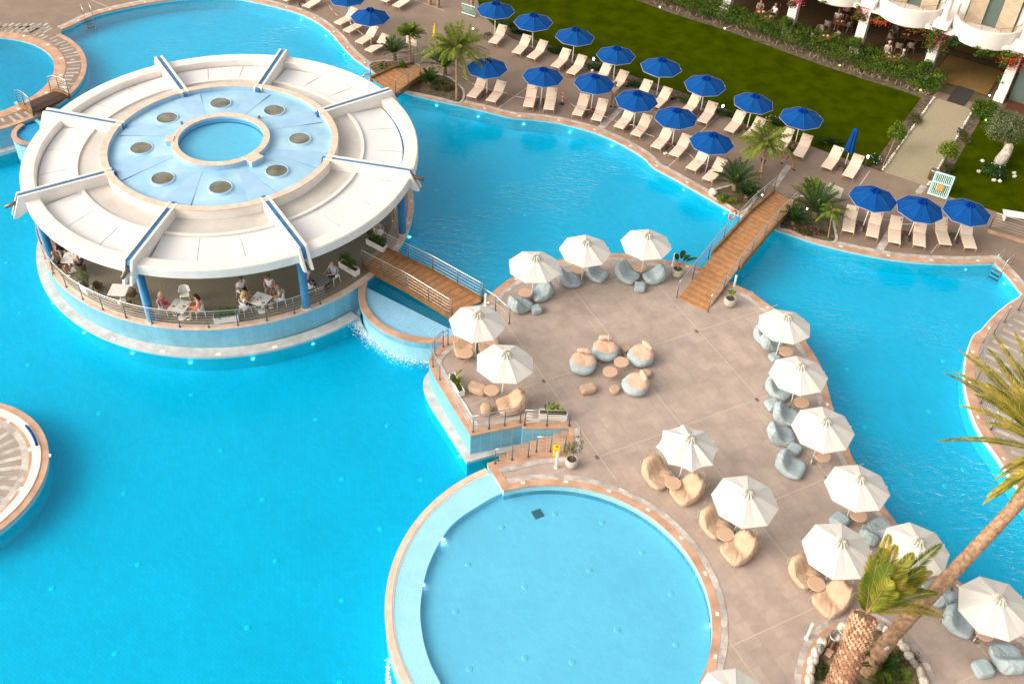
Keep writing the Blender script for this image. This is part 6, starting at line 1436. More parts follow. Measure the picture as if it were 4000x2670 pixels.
floor_sign(at('k', 402, 1105), .05, 'yellow folding wet floor sign on the pool stairs landing'); floor_sign(at('b', 1635, 335), 0, 'tall yellow warning cone on the sun deck behind the palms', True)
# litter bins
def bin_(p, lab):
    o = thing('litter_bin', lab, 'litter bin', (p.x, p.y, .045)); m = MB(); m.lathe([(.20, 0), (.22, .0), (.25, .62), (.21, .62)], 24); obj('liner', m, 'post_grey', o)
    for k in range(18): a = 2*pi*k/18; m = MB(); m.bbox((.245*cos(a), .245*sin(a), .31), (.02, .055, .58), a, .004); obj('slat', m, 'dark_wood' if k % 2 else 'bridge_beam', o)
    m = MB(); m.tube([(.235*cos(a*pi/12), .235*sin(a*pi/12), .63) for a in range(24)], .025, 8, closed=True); m.lathe([(.0, .35), (.2, .35), (.22, .63)][::-1], 20); obj('rim', m, 'steel', o)
bin_(at('p', 585, 1215), 'round wooden slat litter bin standing in the palm bed'); bin_(at('h', 1495, 120), 'round wooden slat litter bin beside the gravel path')
m = MB(); q = at('p', 555, 1290); m.bbox((q.x, q.y, .07), (.36, .25, .05), .9, .01); origin(obj('step_stone', m, 'copper_coping', label='flat tan paving stone in front of the litter bin in the palm bed', cat='stone'), (q.x, q.y, .05))
# red and white chain barrier
stn = [('c', 458, 950)]
p = at(*stn[0]); o = thing('barrier_post', 'red and white barrier post on a black foot between the blue parasols', 'barrier post', (p.x, p.y, 0)); m = MB(); m.lathe([(0, .06), (.05, .06), (.16, .03), (.17, 0)][::-1], 18); obj('foot', m, 'rubber_black', o)
m = MB()
for k in range(7): m.cur = k % 2; m.lathe([(0, .06+.13*(k+1)), (.03, .06+.13*(k+1)), (.03, .06+.13*k), (0, .06+.13*k)][::-1], 10)
obj('pole', m, ['mark_red', 'pole_white'], o)
def chain(l, lab, zs=.62, zd=.25):
    m = MB(); idx = 0
    for (t0, x0, y0, h0), (t1, x1, y1, h1) in zip(l, l[1:]):
        a = at(t0, x0, y0, h0); b = at(t1, x1, y1, h1); L = (a-b).length; n = max(3, int(L/.09)); pv = None
        for i in range(n+1):
            s_ = i/n; q = Vector((*a.lerp(b, s_), h0+(h1-h0)*s_ - zd*4*s_*(1-s_)*min(1, L/3)))
            if pv is not None: m.cur = (idx//6) % 2; idx += 1; m.tube([pv, q], .013, 4)
            pv = q
    c = m.v[0]; origin(obj('barrier_chain', m, ['chain_red', 'chain_white'], label=lab, cat='chain', group='red and white plastic chains'), c)
chain([('c', 465, 855, .8), ('c', 245, 885, .9), ('b', 2290, 850, .4), ('b', 2105, 800, .75), ('b', 1890, 700, .5)], 'red and white chain left of the barrier post')
chain([('c', 470, 870, .8), ('c', 560, 965, .35), ('c', 715, 1000, .8), ('c', 890, 1075, .35), ('c', 1110, 1140, .7), ('c', 1290, 1245, .35), ('c', 1445, 1310, .75), ('c', 1620, 1405, .3), ('c', 1780, 1500, .75), ('c', 1950, 1568, .4)], 'long red and white chain right of the barrier post along the pool loungers')
chain([('b', 640, 0, .5), ('b', 760, 150, .4), ('b', 850, 190, .8), ('b', 960, 300, .3), ('b', 1035, 330, .75)], 'red and white chain at the far pool bank loungers')
chain([('h', 640, 330, .6), ('h', 890, 410, .9), ('h', 1110, 490, .4), ('h', 1320, 525, .9), ('h', 1500, 525, .4), ('h', 1720, 515, .9)], 'red and white chain between the poles of the three right hand parasols')
# mint coloured pallet board with an orange notice
a, b, c_, d_ = at('h', 1460, 250, .02), at('h', 1625, 300, .02), at('h', 1698, 135, .0), at('h', 1530, 90, 0)
ctr = (a+b)/2; rot = atan2((b-a).y, (b-a).x); o = thing('pallet_board', 'mint coloured slatted pallet stand with an orange notice on it', 'notice stand', (ctr.x, ctr.y, 0), rot)
W_ = (b-a).length; T_ = .62; Mt = Matrix.Rotation(T_, 4, 'X'); HL = 1.45
def tb(mb, x, u, wx, wu, th=.03, off=0): 
    k = len(mb.v); mb.bbox((x, u, off), (wx, wu, th), 0, .005); mb.v[k:] = [tuple(Mt @ Vector(v)) for v in mb.v[k:]]
m = MB()
for u in (.04, HL*.38+.28, HL-.04): tb(m, 0, u, W_+.06, .10, .03, .06)
for s_ in (-1, 1): tb(m, s_*(W_/2+.0), HL/2, .09, HL, .03, .03)
obj('frame', m, 'mint_paint', o); m = MB()
for k in range(9): tb(m, -W_/2+.1+(W_-.2)*k/8, HL/2, .045, HL-.06, .02, .02)
obj('slats', m, 'mint_paint', o)
m = MB(); tb(m, .0, HL*.36, .34, .40, .02, .10); nt_ = obj('notice', m, 'sign_orange', o); m = MB()
for k in range(4): tb(m, 0, HL*.36+.13-.08*k, .24-.05*(k % 2), .022, .01, .113)
obj('notice_text', m, 'mark_orange', nt_); m = MB()
for s_ in (-1, 1): m.tube([(s_*W_*.4, .05, .0), (s_*W_*.4, HL*cos(T_)-.05, HL*sin(T_)-.03)], .02, 6); m.tube([(s_*W_*.4, HL*cos(T_)-.05, 0), (s_*W_*.4, HL*cos(T_)-.05, HL*sin(T_)-.03)], .02, 6)
obj('support', m, 'mint_paint', o)
# signboards
def board(t, x0, y0, x1, y1, h, lab, mt='pale_board', zb=.55, marks=True):
    a, b = at(t, x0, y0), at(t, x1, y1); c = (a+b)/2; o = thing('sign_board', lab, 'sign board', (c.x, c.y, 0), atan2((b-a).y, (b-a).x)); L = (b-a).length
    for s_ in (-1, 1): m = MB(); m.tube([(s_*L/2, 0, 0), (s_*L/2, 0, h)], .018, 8); obj('post', m, 'post_grey', o)
    m = MB(); m.bbox((0, 0, (zb+h)/2), (L-.03, .03, h-zb), 0, .006); p_ = obj('panel', m, mt, o)
    if marks:
        m = MB()
        for k in range(3):
            for j in range(3): m.box((-L*.3+L*.3*j, -.018, zb+.15+(h-zb-.25)*k/2), (L*.16, .004, .10))
        obj('panel_marks', m, 'mark_orange', p_)
board('b', 1375, 465, 1475, 500, 1.45, 'pale information board behind the short bright palm', 'cloth_white'); board('h', 520, 275, 655, 335, .95, 'pale blank board behind the big sago palm', 'pale_board', .25, False)
# mint deck chair at the top, white bench at the right edge, small things
a = at('b', 1940, 150); o = thing('pallet_board', 'mint slatted board behind the tall feathery palm near the top edge', 'notice stand', (a.x, a.y, 0), -.5); m = MB()
for k in range(9): m.bbox((k*.12-.45, 0, .45), (.06, .03, .8), 0, .006, Matrix.Rotation(.6, 4, 'X'))
m.bbox((0, 0, .82), (1.1, .05, .08), 0, .006); m.bbox((0, 0, .15), (1.1, .05, .08), 0, .006); obj('slats', m, 'mint_paint', o)
a = at('h', 2270, 460, .3); o = thing('white_bench', 'white flat bench on the lawn at the right picture edge', 'bench', (a.x, a.y, 0.02), -.2); m = MB(); m.bbox((0, 0, .42), (1.5, .6, .06), 0, .01); obj('seat', m, 'chair_white', o)
for s_ in (-1, 1): m = MB(); m.bbox((s_*.6, 0, .2), (.08, .5, .38), 0, .01); obj('leg', m, 'chair_white', o)
a = at('c', 1402, 1408, .0); m = MB(); m.bbox((a.x, a.y, .05), (.22, .18, .08), .4, .01); origin(obj('socket_box', m, 'cloth_white', label='small white box on the deck in front of the fifth pool row parasol', cat='box'), (a.x, a.y, 0))
a = at('p', 1392, 735, .5); m = MB(); m.bbox((a.x, a.y, .62), (.30, .22, .14), .2, .04); origin(obj('black_bag', m, 'rubber_black', label='small black bag lying on the denim chair behind the leaning palm', cat='bag'), (a.x, a.y, .5))
a = at('p', 500, 1525, .1)
# ------------------------------------------------------------------ hotel front
FA = Vector((14.15, 72.0)); fu = Vector((.8557, -.5175)); fv = Vector((.5175, .8557)); FROT = atan2(fu.y, fu.x)
PU = [-5.0, 0.0, 4.87, 9.82, 14.72, 19.70, 24.7]
def F(u, v, z=0.0): q = FA + fu*u + fv*v; return (q.x, q.y, z)
HT = thing('hotel_building', 'white hotel front with square pillars, round balconies and an open ground floor restaurant', 'building', F(9, 3))
def fbox(m, u0, u1, v0, v1, z0, z1): c = F((u0+u1)/2, (v0+v1)/2, (z0+z1)/2); m.box(c, (u1-u0, v1-v0, z1-z0), FROT); return m
m = MB(); m.fill([F(-16, -.6), F(14.3, -.6), F(14.3, 12), F(-16, 12)], .045); m.fill([F(-16, -.6), F(14.3, -.6), F(14.3, -.59), F(-16, -.59)], .04); wpart('restaurant_floor', m, 'restaurant_planks', HT)
def quad(u0, u1, v0, v1, z): return [F(u0, v0, z), F(u1, v0, z), F(u1, v1, z), F(u0, v1, z)]
m = MB(); m.add(quad(14.3, 30, -1.6, 12, .03), [(0, 1, 2, 3)]); wpart('lobby_floor', m, 'lobby_grey', HT)
m = MB()
for u0, u1, v0, v1 in ((15.2, 18.9, -.2, 3.9), (15.2, 18.9, 4.9, 8.5)): m.add(quad(u0-.12, u1+.12, v0-.12, v1+.12, .035), [(0, 1, 2, 3)])
m.add(quad(20.3, 23.5, -1.2, 2.5, .035), [(0, 1, 2, 3)]); wpart('lobby_border', m, 'lobby_red', HT)
m = MB()
for u0, u1, v0, v1 in ((15.2, 18.9, -.2, 3.9), (15.2, 18.9, 4.9, 8.5)): m.add(quad(u0, u1, v0, v1, .04), [(0, 1, 2, 3)])
wpart('lobby_carpet', m, 'lobby_tan', HT)
for i, u in enumerate(PU):
    m = MB(); c = F(u, .1, 1.6); m.bbox(c, (.62, .62, 3.2), FROT, .012); pl = wpart('pillar', m, 'white_render', HT)
    m = MB(); c = F(u, -.42, .32); m.bbox(c, (.66, .40, .64), FROT, .015); wpart('planter_ledge', m, 'white_render', HT)
m = MB(); fbox(m, -16, 30, -.25, 13, 3.2, 3.5); wpart('floor_slab', m, 'white_render', HT)
m = MB(); fbox(m, -16, 30, 2.0, 2.2, 3.5, 6.6); wpart('upper_wall', m, 'white_render', HT)
m = MB(); fbox(m, -16, 14, 11.8, 12, 0, 3.2); fbox(m, 30, 30.2, -1, 12, 0, 3.2); fbox(m, 14.1, 30, 11.9, 12.1, 0, 3.2); wpart('back_wall', m, 'lobby_grey', HT)
m = MB(); fbox(m, 20.2, 30, .2, .28, .0, 3.1); gp = wpart('glass_front', m, 'glass_dark', HT)
for i, u in enumerate((-2.5, 2.4, 7.35, 12.25, 17.2, 22.2)):
    cu, cv = u, 1.25; c = F(cu, cv); th0 = FROT+pi; 
    A0, A1 = FROT+pi+radians(-8), FROT+2*pi+radians(8); RX = 2.13
    o = thing('balcony_railing', 'x', 'x') if False else None
    m = MB(); m.lathe([(0, 3.18), (RX-.1, 3.12), (RX, 3.2), (RX+.02, 4.32), (RX-.12, 4.32), (RX-.13, 3.45), (0, 3.44)], 48, (c[0], c[1], 0), A0, A1, smooth=False); bal = wpart('balcony', m, 'white_render', HT)
    m = MB(); m.fill(arc(Vector((c[0], c[1])), RX-.13, math.degrees(A0), math.degrees(A1), 30), 3.46); wpart('balcony_tiles', m, 'copper_coping', bal)
    m = MB()
    for k, zz in enumerate((4.40, 4.48, 4.56, 4.66)): m.tube([(c[0]+(RX-.12)*cos(a), c[1]+(RX-.12)*sin(a), zz) for a in [A0+(A1-A0)*j/36 for j in range(37)]], .022 if k == 3 else .010, 6)
    for j in range(0, 37, 6): a = A0+(A1-A0)*j/36; m.tube([(c[0]+(RX-.12)*cos(a), c[1]+(RX-.12)*sin(a), 4.3), (c[0]+(RX-.12)*cos(a), c[1]+(RX-.12)*sin(a), 4.66)], .016, 6)
    wpart('balcony_rail', m, 'balcony_metal', bal)
    m = MB(); fbox(m, u-1.6, u+1.6, 1.93, 1.99, 3.5, 5.8); dr0 = wpart('balcony_door', m, 'glass_dark', HT)
    for s_ in (-1, 1):
        m = MB(); n = 28; vs = []
        for j in range(n+1):
            q = F(u+s_*1.5-s_*1.05*j/n, 1.80+.05*(1 if j % 2 else -1)); vs += [(q[0], q[1], 3.5), (q[0], q[1], 5.8)]
        m.add(vs, [(2*j, 2*j+2, 2*j+3, 2*j+1) for j in range(n)]); wpart('curtain', m, 'curtain', dr0)
for u in PU:
    m = MB(); c = F(u, .0, 3.72); m.bbox(c, (.95, .95, .45), FROT, .02); m.lathe([(.22, 3.9), (.22, 7.2)], 20, (c[0], c[1], 0), smooth=True); wpart('upper_column', m, 'white_render', HT)
m = MB(); c = F(16.9, -1.0, .06); m.bbox(c, (1.5, 1.5, .02), FROT, .004); dm = obj('door_mat', m, 'door_mat', label='dark grey door mat where the gravel path meets the lobby', cat='door mat')
q = [at('d', 1735, 782, .04), at('d', 1892, 832, .04), at('d', 1790, 968, .04), at('d', 1632, 918, .04)]
dm.data.clear_geometry(); dm.data.from_pydata([(*p, .05) for p in q] + [(*p, .03) for p in q], [], [(3, 2, 1, 0), (4, 5, 6, 7), (0, 1, 5, 4), (1, 2, 6, 5), (2, 3, 7, 6), (3, 0, 4, 7)]); origin(dm, (*q[0], .03))
# climbing plants
vi = 0
def vine(t, x, y, z, r, n, lab, fl=None, nf=0, lm='leaf_hedge', size=.13):
    global vi; n = int(n*1.6); nf = int(nf*1.3); vi += 1; q = at(t, x, y, z); rg = random.Random(100+vi); o = thing('climbing_plant', lab, 'climbing plant', (q.x, q.y, z)); m = MB(); ncl = max(3, n//70)
    for k in range(ncl):
        c = (q.x+rg.uniform(-1, 1)*r[0]*.7, q.y+rg.uniform(-1, 1)*r[1]*.7, z+rg.uniform(-1, 1)*r[2]*.7); m.leaves(c, (r[0]*.4, r[1]*.4, r[2]*.45), n//ncl, size, rg, .3, .3)
    wpart('foliage', m, lm, o)
    if nf:
        m = MB()
        for k in range(nf):
            c = (q.x+rg.gauss(0, .45)*r[0], q.y-abs(rg.gauss(0, .6))*r[1], z+rg.gauss(0, .5)*r[2]); m.ell(c, (.032, .032, .026), 6, 4)
        wpart('blossoms', m, fl, o)
vine('d', 250, 15, 3.1, (.6, .4, .5), 500, 'pink flowering climber on the left restaurant pillar', 'flower_pink', 130)
vine('d', 640, 10, 3.3, (1.3, .4, .3), 900, 'green climber along the slab edge between the first two pillars')
vine('d', 880, 110, 3.0, (.8, .45, .7), 1300, 'big climber with pink blossoms on the second pillar left of the first balcony', 'flower_pink', 130)
vine('d', 1030, 190, 3.0, (.7, .4, .25), 500, 'climber strand with red blossoms below the first balcony', 'flower_red', 70)
vine('d', 1370, 260, 3.0, (1.0, .4, .3), 700, 'climber with reddish leaves between the two balconies', 'flower_red', 50)
vine('d', 1560, 350, 2.8, (.85, .5, 1.0), 1900, 'large climber with pink blossoms on the pillar between both balconies', 'flower_pink', 130)
vine('d', 1720, 380, 3.1, (.7, .4, .35), 600, 'dark green climber below the left side of the second balcony', lm='leaf_dark')
vine('d', 1990, 470, 3.1, (.9, .4, .3), 700, 'green climber hanging below the second balcony')
vine('d', 2230, 540, 2.9, (.8, .5, .6), 1200, 'climber covered with red and pink blossoms on the rightmost pillar', 'flower_red', 220)
vine('c', 1690, -20, 3.1, (1.2, .4, .3), 700, 'green climber at the top edge above the leftmost pillar')
for t, x, y, z, lb, fl in (('d', 175, 195, 1.15, 'round bush in front of the leftmost full pillar', None), ('d', 805, 385, 1.15, 'round dark bush in front of the second pillar', None), ('d', 1442, 600, 1.15, 'wide round bush in front of the pillar beside the lobby', None), ('d', 2165, 725, 1.25, 'round bush with red blossoms in front of the rightmost pillar', 'flower_red')):
    shrub(t, x, y, z, (.50, .42, .42), 1300, .10, lb, 'leaf_hedge', 'round_bush', 'bush', fl, 14 if fl else 0, int(x), grp='bushes on the pillar planters')
# ------------------------------------------------------------------ chairs and tables
def make_chair(mt, leg, arms=True, back_h=.40, mesh_back=False):
    o = thing('chair', 'x', 'chair'); m = MB(); m.bbox((0, 0, .44), (.46, .44, .035), 0, .015); obj('seat', m, mt, o)
    m = MB(); vs = []; n = 12
    for j in range(5):
        z = .44 + back_h*j/4; rr = .23+.03*j/4
        for i in range(n+1):
            a = pi*(1.0+i/n) if False else radians(-20)+radians(220)*i/n; hh = 1.0 if 3 <= i <= n-3 else .55
            y = -.02 + rr*sin(a)*.95; vs.append((rr*cos(a)*1.02, y, .44+(z-.44)*(hh if not mesh_back else (1.0 if 2 <= i <= n-2 else .5))))
    m.add(vs, [(j*(n+1)+i, j*(n+1)+i+1, (j+1)*(n+1)+i+1, (j+1)*(n+1)+i) for j in range(4) for i in range(n)])
    m.add([(x*.93, y*.93, z) for x, y, z in vs], [((j+1)*(n+1)+i, (j+1)*(n+1)+i+1, j*(n+1)+i+1, j*(n+1)+i) for j in range(4) for i in range(n)])
    tp_ = vs[4*(n+1):]; m.tube(tp_, .018, 6); obj('backrest', m, mt, o)
    for a in (-1, 1):
        for b in (-1, 1): m = MB(); m.tube([(a*.19, b*.18, .43), (a*.24, b*.23, 0)], .015, 6); obj('leg', m, leg, o)
    o.rotation_euler = (0, 0, 0); return o
CW = Proto(make_chair('chair_white', 'chair_white')); CK = Proto(make_chair('wicker', 'wicker', back_h=.36)); CBR = Proto(make_chair('wicker_brown', 'wicker_brown', back_h=.36)); 
def chair(pr, t, x, y, face, lab, grp, z=.45, xy=None):
    p = xy if xy is not None else at(t, x, y, z); q = at(t, x+face[0], y+face[1], z); d = q-(at(t, x, y, z)); return pr.place((p.x, p.y, .05 if pr is CK else 0.01), atan2(d.y, d.x)+pi/2, lab, grp)
def make_sq(top, h, w_=.72, leg='chair_white', th=.03):
    o = thing('table', 'x', 'table'); m = MB(); m.bbox((0, 0, h), (w_, w_, th), 0, .006); obj('top', m, top, o)
    m = MB(); m.tube([(0, 0, h-.02), (0, 0, .06)], .035, 8); m.lathe([(0, .05), (.2, .03), (.22, 0)][::-1], 20); obj('pedestal', m, leg, o); return o
SQ = Proto(make_sq('marble_top', .74, .86)); WT = Proto(make_sq('table_wood', .74, .85, 'bar_dark')); GT = Proto(make_table('table_grey', 'table_grey', .37, .72, False))
def table(pr, t, x, y, rot, lab, grp, z=.74, zb=0.01): p = at(t, x, y, z); return pr.place((p.x, p.y, zb), rot, lab, grp), p
# things lying on tables
def tabletop(p, z, items, lab):
    for k, (kind, dx, dy, mt) in enumerate(items):
        nm, ct = {'glass': ('drinking_glass', 'glass'), 'plate': ('plate', 'plate'), 'menu': ('menu', 'menu'), 'phone': ('phone', 'phone'), 'bottle': ('bottle', 'bottle'), 'bag': ('handbag', 'bag')}[kind]
        m = MB(); cn = {'mark_red': 'red', 'cloth_white': 'white', 'cloth_cream': 'cream', 'rubber_black': 'black', 'denim': 'blue'}.get(mt, 'small'); seen = [q for q in items[:k] if q[0] == kind and q[3] == mt]
        tot = [q for q in items if q[0] == kind and q[3] == mt]; od = (['one ', 'other '][len(seen)] if len(tot) > 1 else '')
        if kind == 'glass': m.lathe([(.025, 0), (.03, .10), (.026, .10), (.02, .01)], 12)
        elif kind == 'plate': m.lathe([(0, .012), (.08, .012), (.11, .02), (.11, .014), (.07, 0)][::-1], 18)
        elif kind == 'menu': m.box((0, 0, .006), (.22, .30, .01), .3*k)
        elif kind == 'phone': m.bbox((0, 0, .006), (.07, .14, .01), .5*k, .003)
        elif kind == 'bottle': m.lathe([(0, .20), (.012, .20), (.014, .14), (.03, .10), (.03, 0)][::-1], 12)
        else: m.bbox((0, 0, .06), (.20, .10, .12), .4*k, .03)
        o = obj(nm, m, mt, label='%s%s %s on the %s' % (od, cn, ct, lab), cat=ct); o.location = (p.x+dx, p.y+dy, z)
# ------------------------------------------------------------------ people
DG = None
def skin(name, V, E_, mt, parent, lev=1, sq=1.0):
    me = bpy.data.meshes.new(name+'_src'); me.from_pydata([v[0] for v in V], E_, []); o = bpy.data.objects.new(name+'_src', me); COL.objects.link(o)
    md = o.modifiers.new('s', 'SKIN'); md.use_smooth_shade = True; sv = me.skin_vertices[0].data
    for i, v in enumerate(V):
        r = v[1] if isinstance(v[1], tuple) else (v[1], v[1]); sv[i].radius = (r[0]*sq, r[1]*sq)
    sv[0].use_root = True
    ss = o.modifiers.new('b', 'SUBSURF'); ss.levels = lev; ss.render_levels = lev
    dg = bpy.context.evaluated_depsgraph_get(); ev = o.evaluated_get(dg); m2 = bpy.data.meshes.new_from_object(ev); m2.name = name; m2.materials.clear(); m2.materials.append(MATS[mt])
    bpy.data.objects.remove(o); bpy.data.meshes.remove(me); n = bpy.data.objects.new(name, m2); COL.objects.link(n); n.parent = parent; return n
def person(loc, rot, lab, pose='sit', top='cloth_white', bottom='cloth_navy', skinm='skin_tan', hair='hair_brown', arms='lap', long_hair=False, legs='short', shoes='cloth_white', bald=False, sunglasses=False, dress=False, sleeve=.5, scale=1.0, head_turn=0.0, hat=None):
    o = thing('person', lab, 'person', (loc[0], loc[1], loc[2]), rot); o.scale = (scale,)*3
    if pose == 'sit':
        pel = (0, -.02, .56); wst = (0, -.03, .72); ch = (0, -.03, .92); nk = (0, -.01, 1.08); hd = (0, .03, 1.17); h2 = (0, .035, 1.26); h3 = (0, .03, 1.33)
        K = [(s_*.11, .40, .54) for s_ in (-1, 1)]; A = [(s_*.11, .44, .10) for s_ in (-1, 1)]; T_ = [(s_*.12, .58, .05) for s_ in (-1, 1)]; HP = [(s_*.10, .02, .54) for s_ in (-1, 1)]
    elif pose == 'walk':
        pel = (0, 0, .93); wst = (0, .0, 1.08); ch = (0, .02, 1.30); nk = (0, .03, 1.47); hd = (0, .05, 1.56); h2 = (0, .06, 1.65); h3 = (0, .05, 1.72)
        HP = [(s_*.10, 0, .90) for s_ in (-1, 1)]; K = [(-.10, .22, .52), (.10, -.10, .50)]; A = [(-.10, .36, .10), (.10, -.42, .18)]; T_ = [(-.11, .52, .07), (.11, -.34, .06)]
    else:
        pel = (0, 0, .93); wst = (0, .0, 1.08); ch = (0, .0, 1.30); nk = (0, .02, 1.47); hd = (0, .05, 1.56); h2 = (0, .06, 1.65); h3 = (0, .05, 1.72)
        HP = [(s_*.10, 0, .90) for s_ in (-1, 1)]; K = [(s_*.11, .02, .50) for s_ in (-1, 1)]; A = [(s_*.12, -.02, .10) for s_ in (-1, 1)]; T_ = [(s_*.14, .14, .04) for s_ in (-1, 1)]
    cz = ch[2]; S = [(s_*.18, ch[1]-.01, cz+.08) for s_ in (-1, 1)]
    if arms == 'lap': EL = [(s_*.25, ch[1]+.06, cz-.18) for s_ in (-1, 1)]; HN = [(s_*.10, ch[1]+.30, cz-.28) for s_ in (-1, 1)]
    elif arms == 'table': EL = [(s_*.26, ch[1]+.14, cz-.15) for s_ in (-1, 1)]; HN = [(s_*.13, ch[1]+.40, cz-.12) for s_ in (-1, 1)]
    elif arms == 'walk': EL = [(-.24, ch[1]-.10, cz-.20), (.24, ch[1]+.06, cz-.20)]; HN = [(-.24, ch[1]-.06, cz-.45), (.24, ch[1]+.26, cz-.38)]
    elif arms == 'face': EL = [(-.22, ch[1]+.20, cz-.12), (.26, ch[1]+.12, cz-.15)]; HN = [(-.10, ch[1]+.24, cz+.14), (.12, ch[1]+.38, cz-.12)]
    else: EL = [(s_*.25, ch[1]-.03, cz-.19) for s_ in (-1, 1)]; HN = [(s_*.24, ch[1]+.05, cz-.43) for s_ in (-1, 1)]
    V = [(pel, (.135, .10)), (wst, (.115, .085)), (ch, (.145, .095)), (nk, .052), (hd, .068), (h2, .098), (h3, .070)]; E_ = [(0, 1), (1, 2), (2, 3), (3, 4), (4, 5), (5, 6)]
    def L3(a, b, t): return tuple(a[i]+(b[i]-a[i])*t for i in range(3))
    for k in (0, 1):
        i = len(V); V += [(HP[k], .088), (L3(HP[k], K[k], .5), .078), (K[k], .058), (L3(K[k], A[k], .35), .056), (A[k], .038), (T_[k], .032)]; E_ += [(0, i)] + [(i+j, i+j+1) for j in range(5)]
        i = len(V); V += [(S[k], .056), (L3(S[k], EL[k], .5), .048), (EL[k], .040), (L3(EL[k], HN[k], .4), .038), (L3(EL[k], HN[k], .92), .026)]; E_ += [(2, i)] + [(i+j, i+j+1) for j in range(4)]
        # palm, four unequal bent fingers and a thumb leaving the side of the palm
        a, b = Vector(EL[k]), Vector(HN[k]); d = (b-a).normalized(); sd_ = d.cross(Vector((0, 0, 1))); sd_ = sd_.normalized() if sd_.length > .2 else Vector((0, 1, 0)); dn = sd_.cross(d)
        dn = dn if dn.z < 0 else -dn; w0 = len(V)-1; pc = b + d*.045; V.append((tuple(pc), (.030, .018))); pi_ = len(V)-1; E_.append((w0, pi_))
        for f, (off_, fl) in enumerate(((-.027, .052), (-.009, .062), (.009, .058), (.027, .045))):
            p1 = pc + d*.035 + sd_*off_; p2 = p1 + d*fl*.6 + dn*.012; p3 = p2 + d*fl*.3 + dn*.025; i = len(V); V += [(tuple(p1), .0095), (tuple(p2), .0085), (tuple(p3), .0075)]; E_ += [(pi_, i), (i, i+1), (i+1, i+2)]
        ts_ = sd_*(1 if k else -1); p1 = pc - d*.01 + ts_*.036; p2 = p1 + d*.035 + ts_*.018; i = len(V); V += [(tuple(p1), .0105), (tuple(p2), .009)]; E_ += [(pi_, i), (i, i+1)]
    skin('body', V, E_, skinm, o)
    # shirt or dress
    q = 1.16; V = [(pel, (.150*1.06, .118)), (wst, (.130, .105)), (ch, (.162, .112)), (L3(ch, nk, .62), .075)]; E_ = [(0, 1), (1, 2), (2, 3)]
    for k in (0, 1):
        i = len(V); V += [(S[k], .068), (L3(S[k], EL[k], sleeve), .062)]; E_ += [(2, i), (i, i+1)]
        if sleeve >= .9: V += [(L3(EL[k], HN[k], .85), .042)]; E_ += [(i+1, i+2)]
    if dress:
        for k in (0, 1): i = len(V); V += [(HP[k], .115), (L3(HP[k], K[k], .9), .095)]; E_ += [(0, i), (i, i+1)]
    skin('dress' if dress else 'shirt', V, E_, top, o)
    if not dress:
        V = [(L3(pel, wst, .25), (.150, .115)), (pel, (.152, .120))]; E_ = [(0, 1)]
        for k in (0, 1):
            i = len(V); V += [(HP[k], .103), (L3(HP[k], K[k], .55), .090), (L3(HP[k], K[k], .95), .072)]; E_ += [(1, i), (i, i+1), (i+1, i+2)]
            if legs == 'long': V += [(L3(K[k], A[k], .45), .062), (L3(K[k], A[k], .92), .050)]; E_ += [(i+2, i+3), (i+3, i+4)]
        skin('trousers' if legs == 'long' else 'shorts', V, E_, bottom, o)
    for k in (0, 1):
        a = Vector(A[k]); t = Vector(T_[k]); m = MB(); c = a.lerp(t, .55); c.z = (a.z+t.z)/2-.03 if pose == 'walk' and k else .045
        an = atan2((t-a).y, (t-a).x); m.ell((0, 0, 0), (.135, .05, .045), 12, 7); m.v = [tuple(Matrix.Translation(c) @ Matrix.Rotation(an, 4, 'Z') @ Vector(v)) for v in m.v]; obj('shoe', m, shoes, o)
    hc = Vector(h2)
    if not bald:
        m = MB(); rg = random.Random(int(loc[0]*100))
        def fh(a, p):
            v = Vector((cos(a)*cos(p)*.112, sin(a)*cos(p)*.118, sin(p)*.112)); f = max(0, v.y)/.118
            if v.y > .03 and v.z < .045: v *= .80
            return Vector((hc.x+v.x, hc.y-.018+v.y, hc.z+.022+v.z*(1 if v.z > 0 else .75))) + Vector((rg.uniform(-1, 1), rg.uniform(-1, 1), rg.uniform(-1, 1)))*.003
        m.blob(fh, 18, 12)
        if long_hair: m.tube([(hc.x, hc.y-.06, hc.z), (hc.x, hc.y-.11, hc.z-.12), (hc.x, hc.y-.13, hc.z-.25), (hc.x, hc.y-.12, hc.z-.36)], [.09, .095, .075, .02], 10)
        obj('hair', m, hair, o)
    m = MB(); m.tube([(hc.x, hc.y+.075, hc.z+.01), (hc.x, hc.y+.105, hc.z-.025), (hc.x, hc.y+.085, hc.z-.03)], [.008, .014, .010], 6); obj('nose', m, skinm, o)
    for s_ in (-1, 1):
        m = MB(); m.ell((hc.x+s_*.034, hc.y+.083, hc.z+.008), (.012, .008, .007), 8, 5); obj('eye', m, 'hair_dark', o)
        m = MB(); m.ell((hc.x+s_*.096, hc.y+.0, hc.z-.01), (.010, .020, .030), 8, 6); obj('ear', m, skinm, o)
    m = MB(); m.ell((hc.x, hc.y+.076, hc.z-.058), (.024, .008, .006), 8, 5); obj('mouth', m, 'cloth_coral', o)
    if sunglasses: m = MB(); m.bbox((hc.x, hc.y+.097, hc.z+.012), (.14, .012, .036), 0, .01); obj('sunglasses', m, 'rubber_black', o)
    return o
def pat(t, x, y, face, lab, z=.55, zb=0.01, **kw):
    p = at(t, x, y, z); q = at(t, x+face[0], y+face[1], z); d = q-p; return person((p.x, p.y, zb), atan2(d.y, d.x)-pi/2, lab, **kw), p
def seated(t, x, y, face, lab, chl, pr, grp, z=.55, zb=.01, **kw):
    o, p = pat(t, x, y, face, lab, z, zb, **kw); d = o.rotation_euler[2]; c = pr.place((p.x + .03*sin(d), p.y - .03*cos(d), zb), d + pi, chl, grp); return o
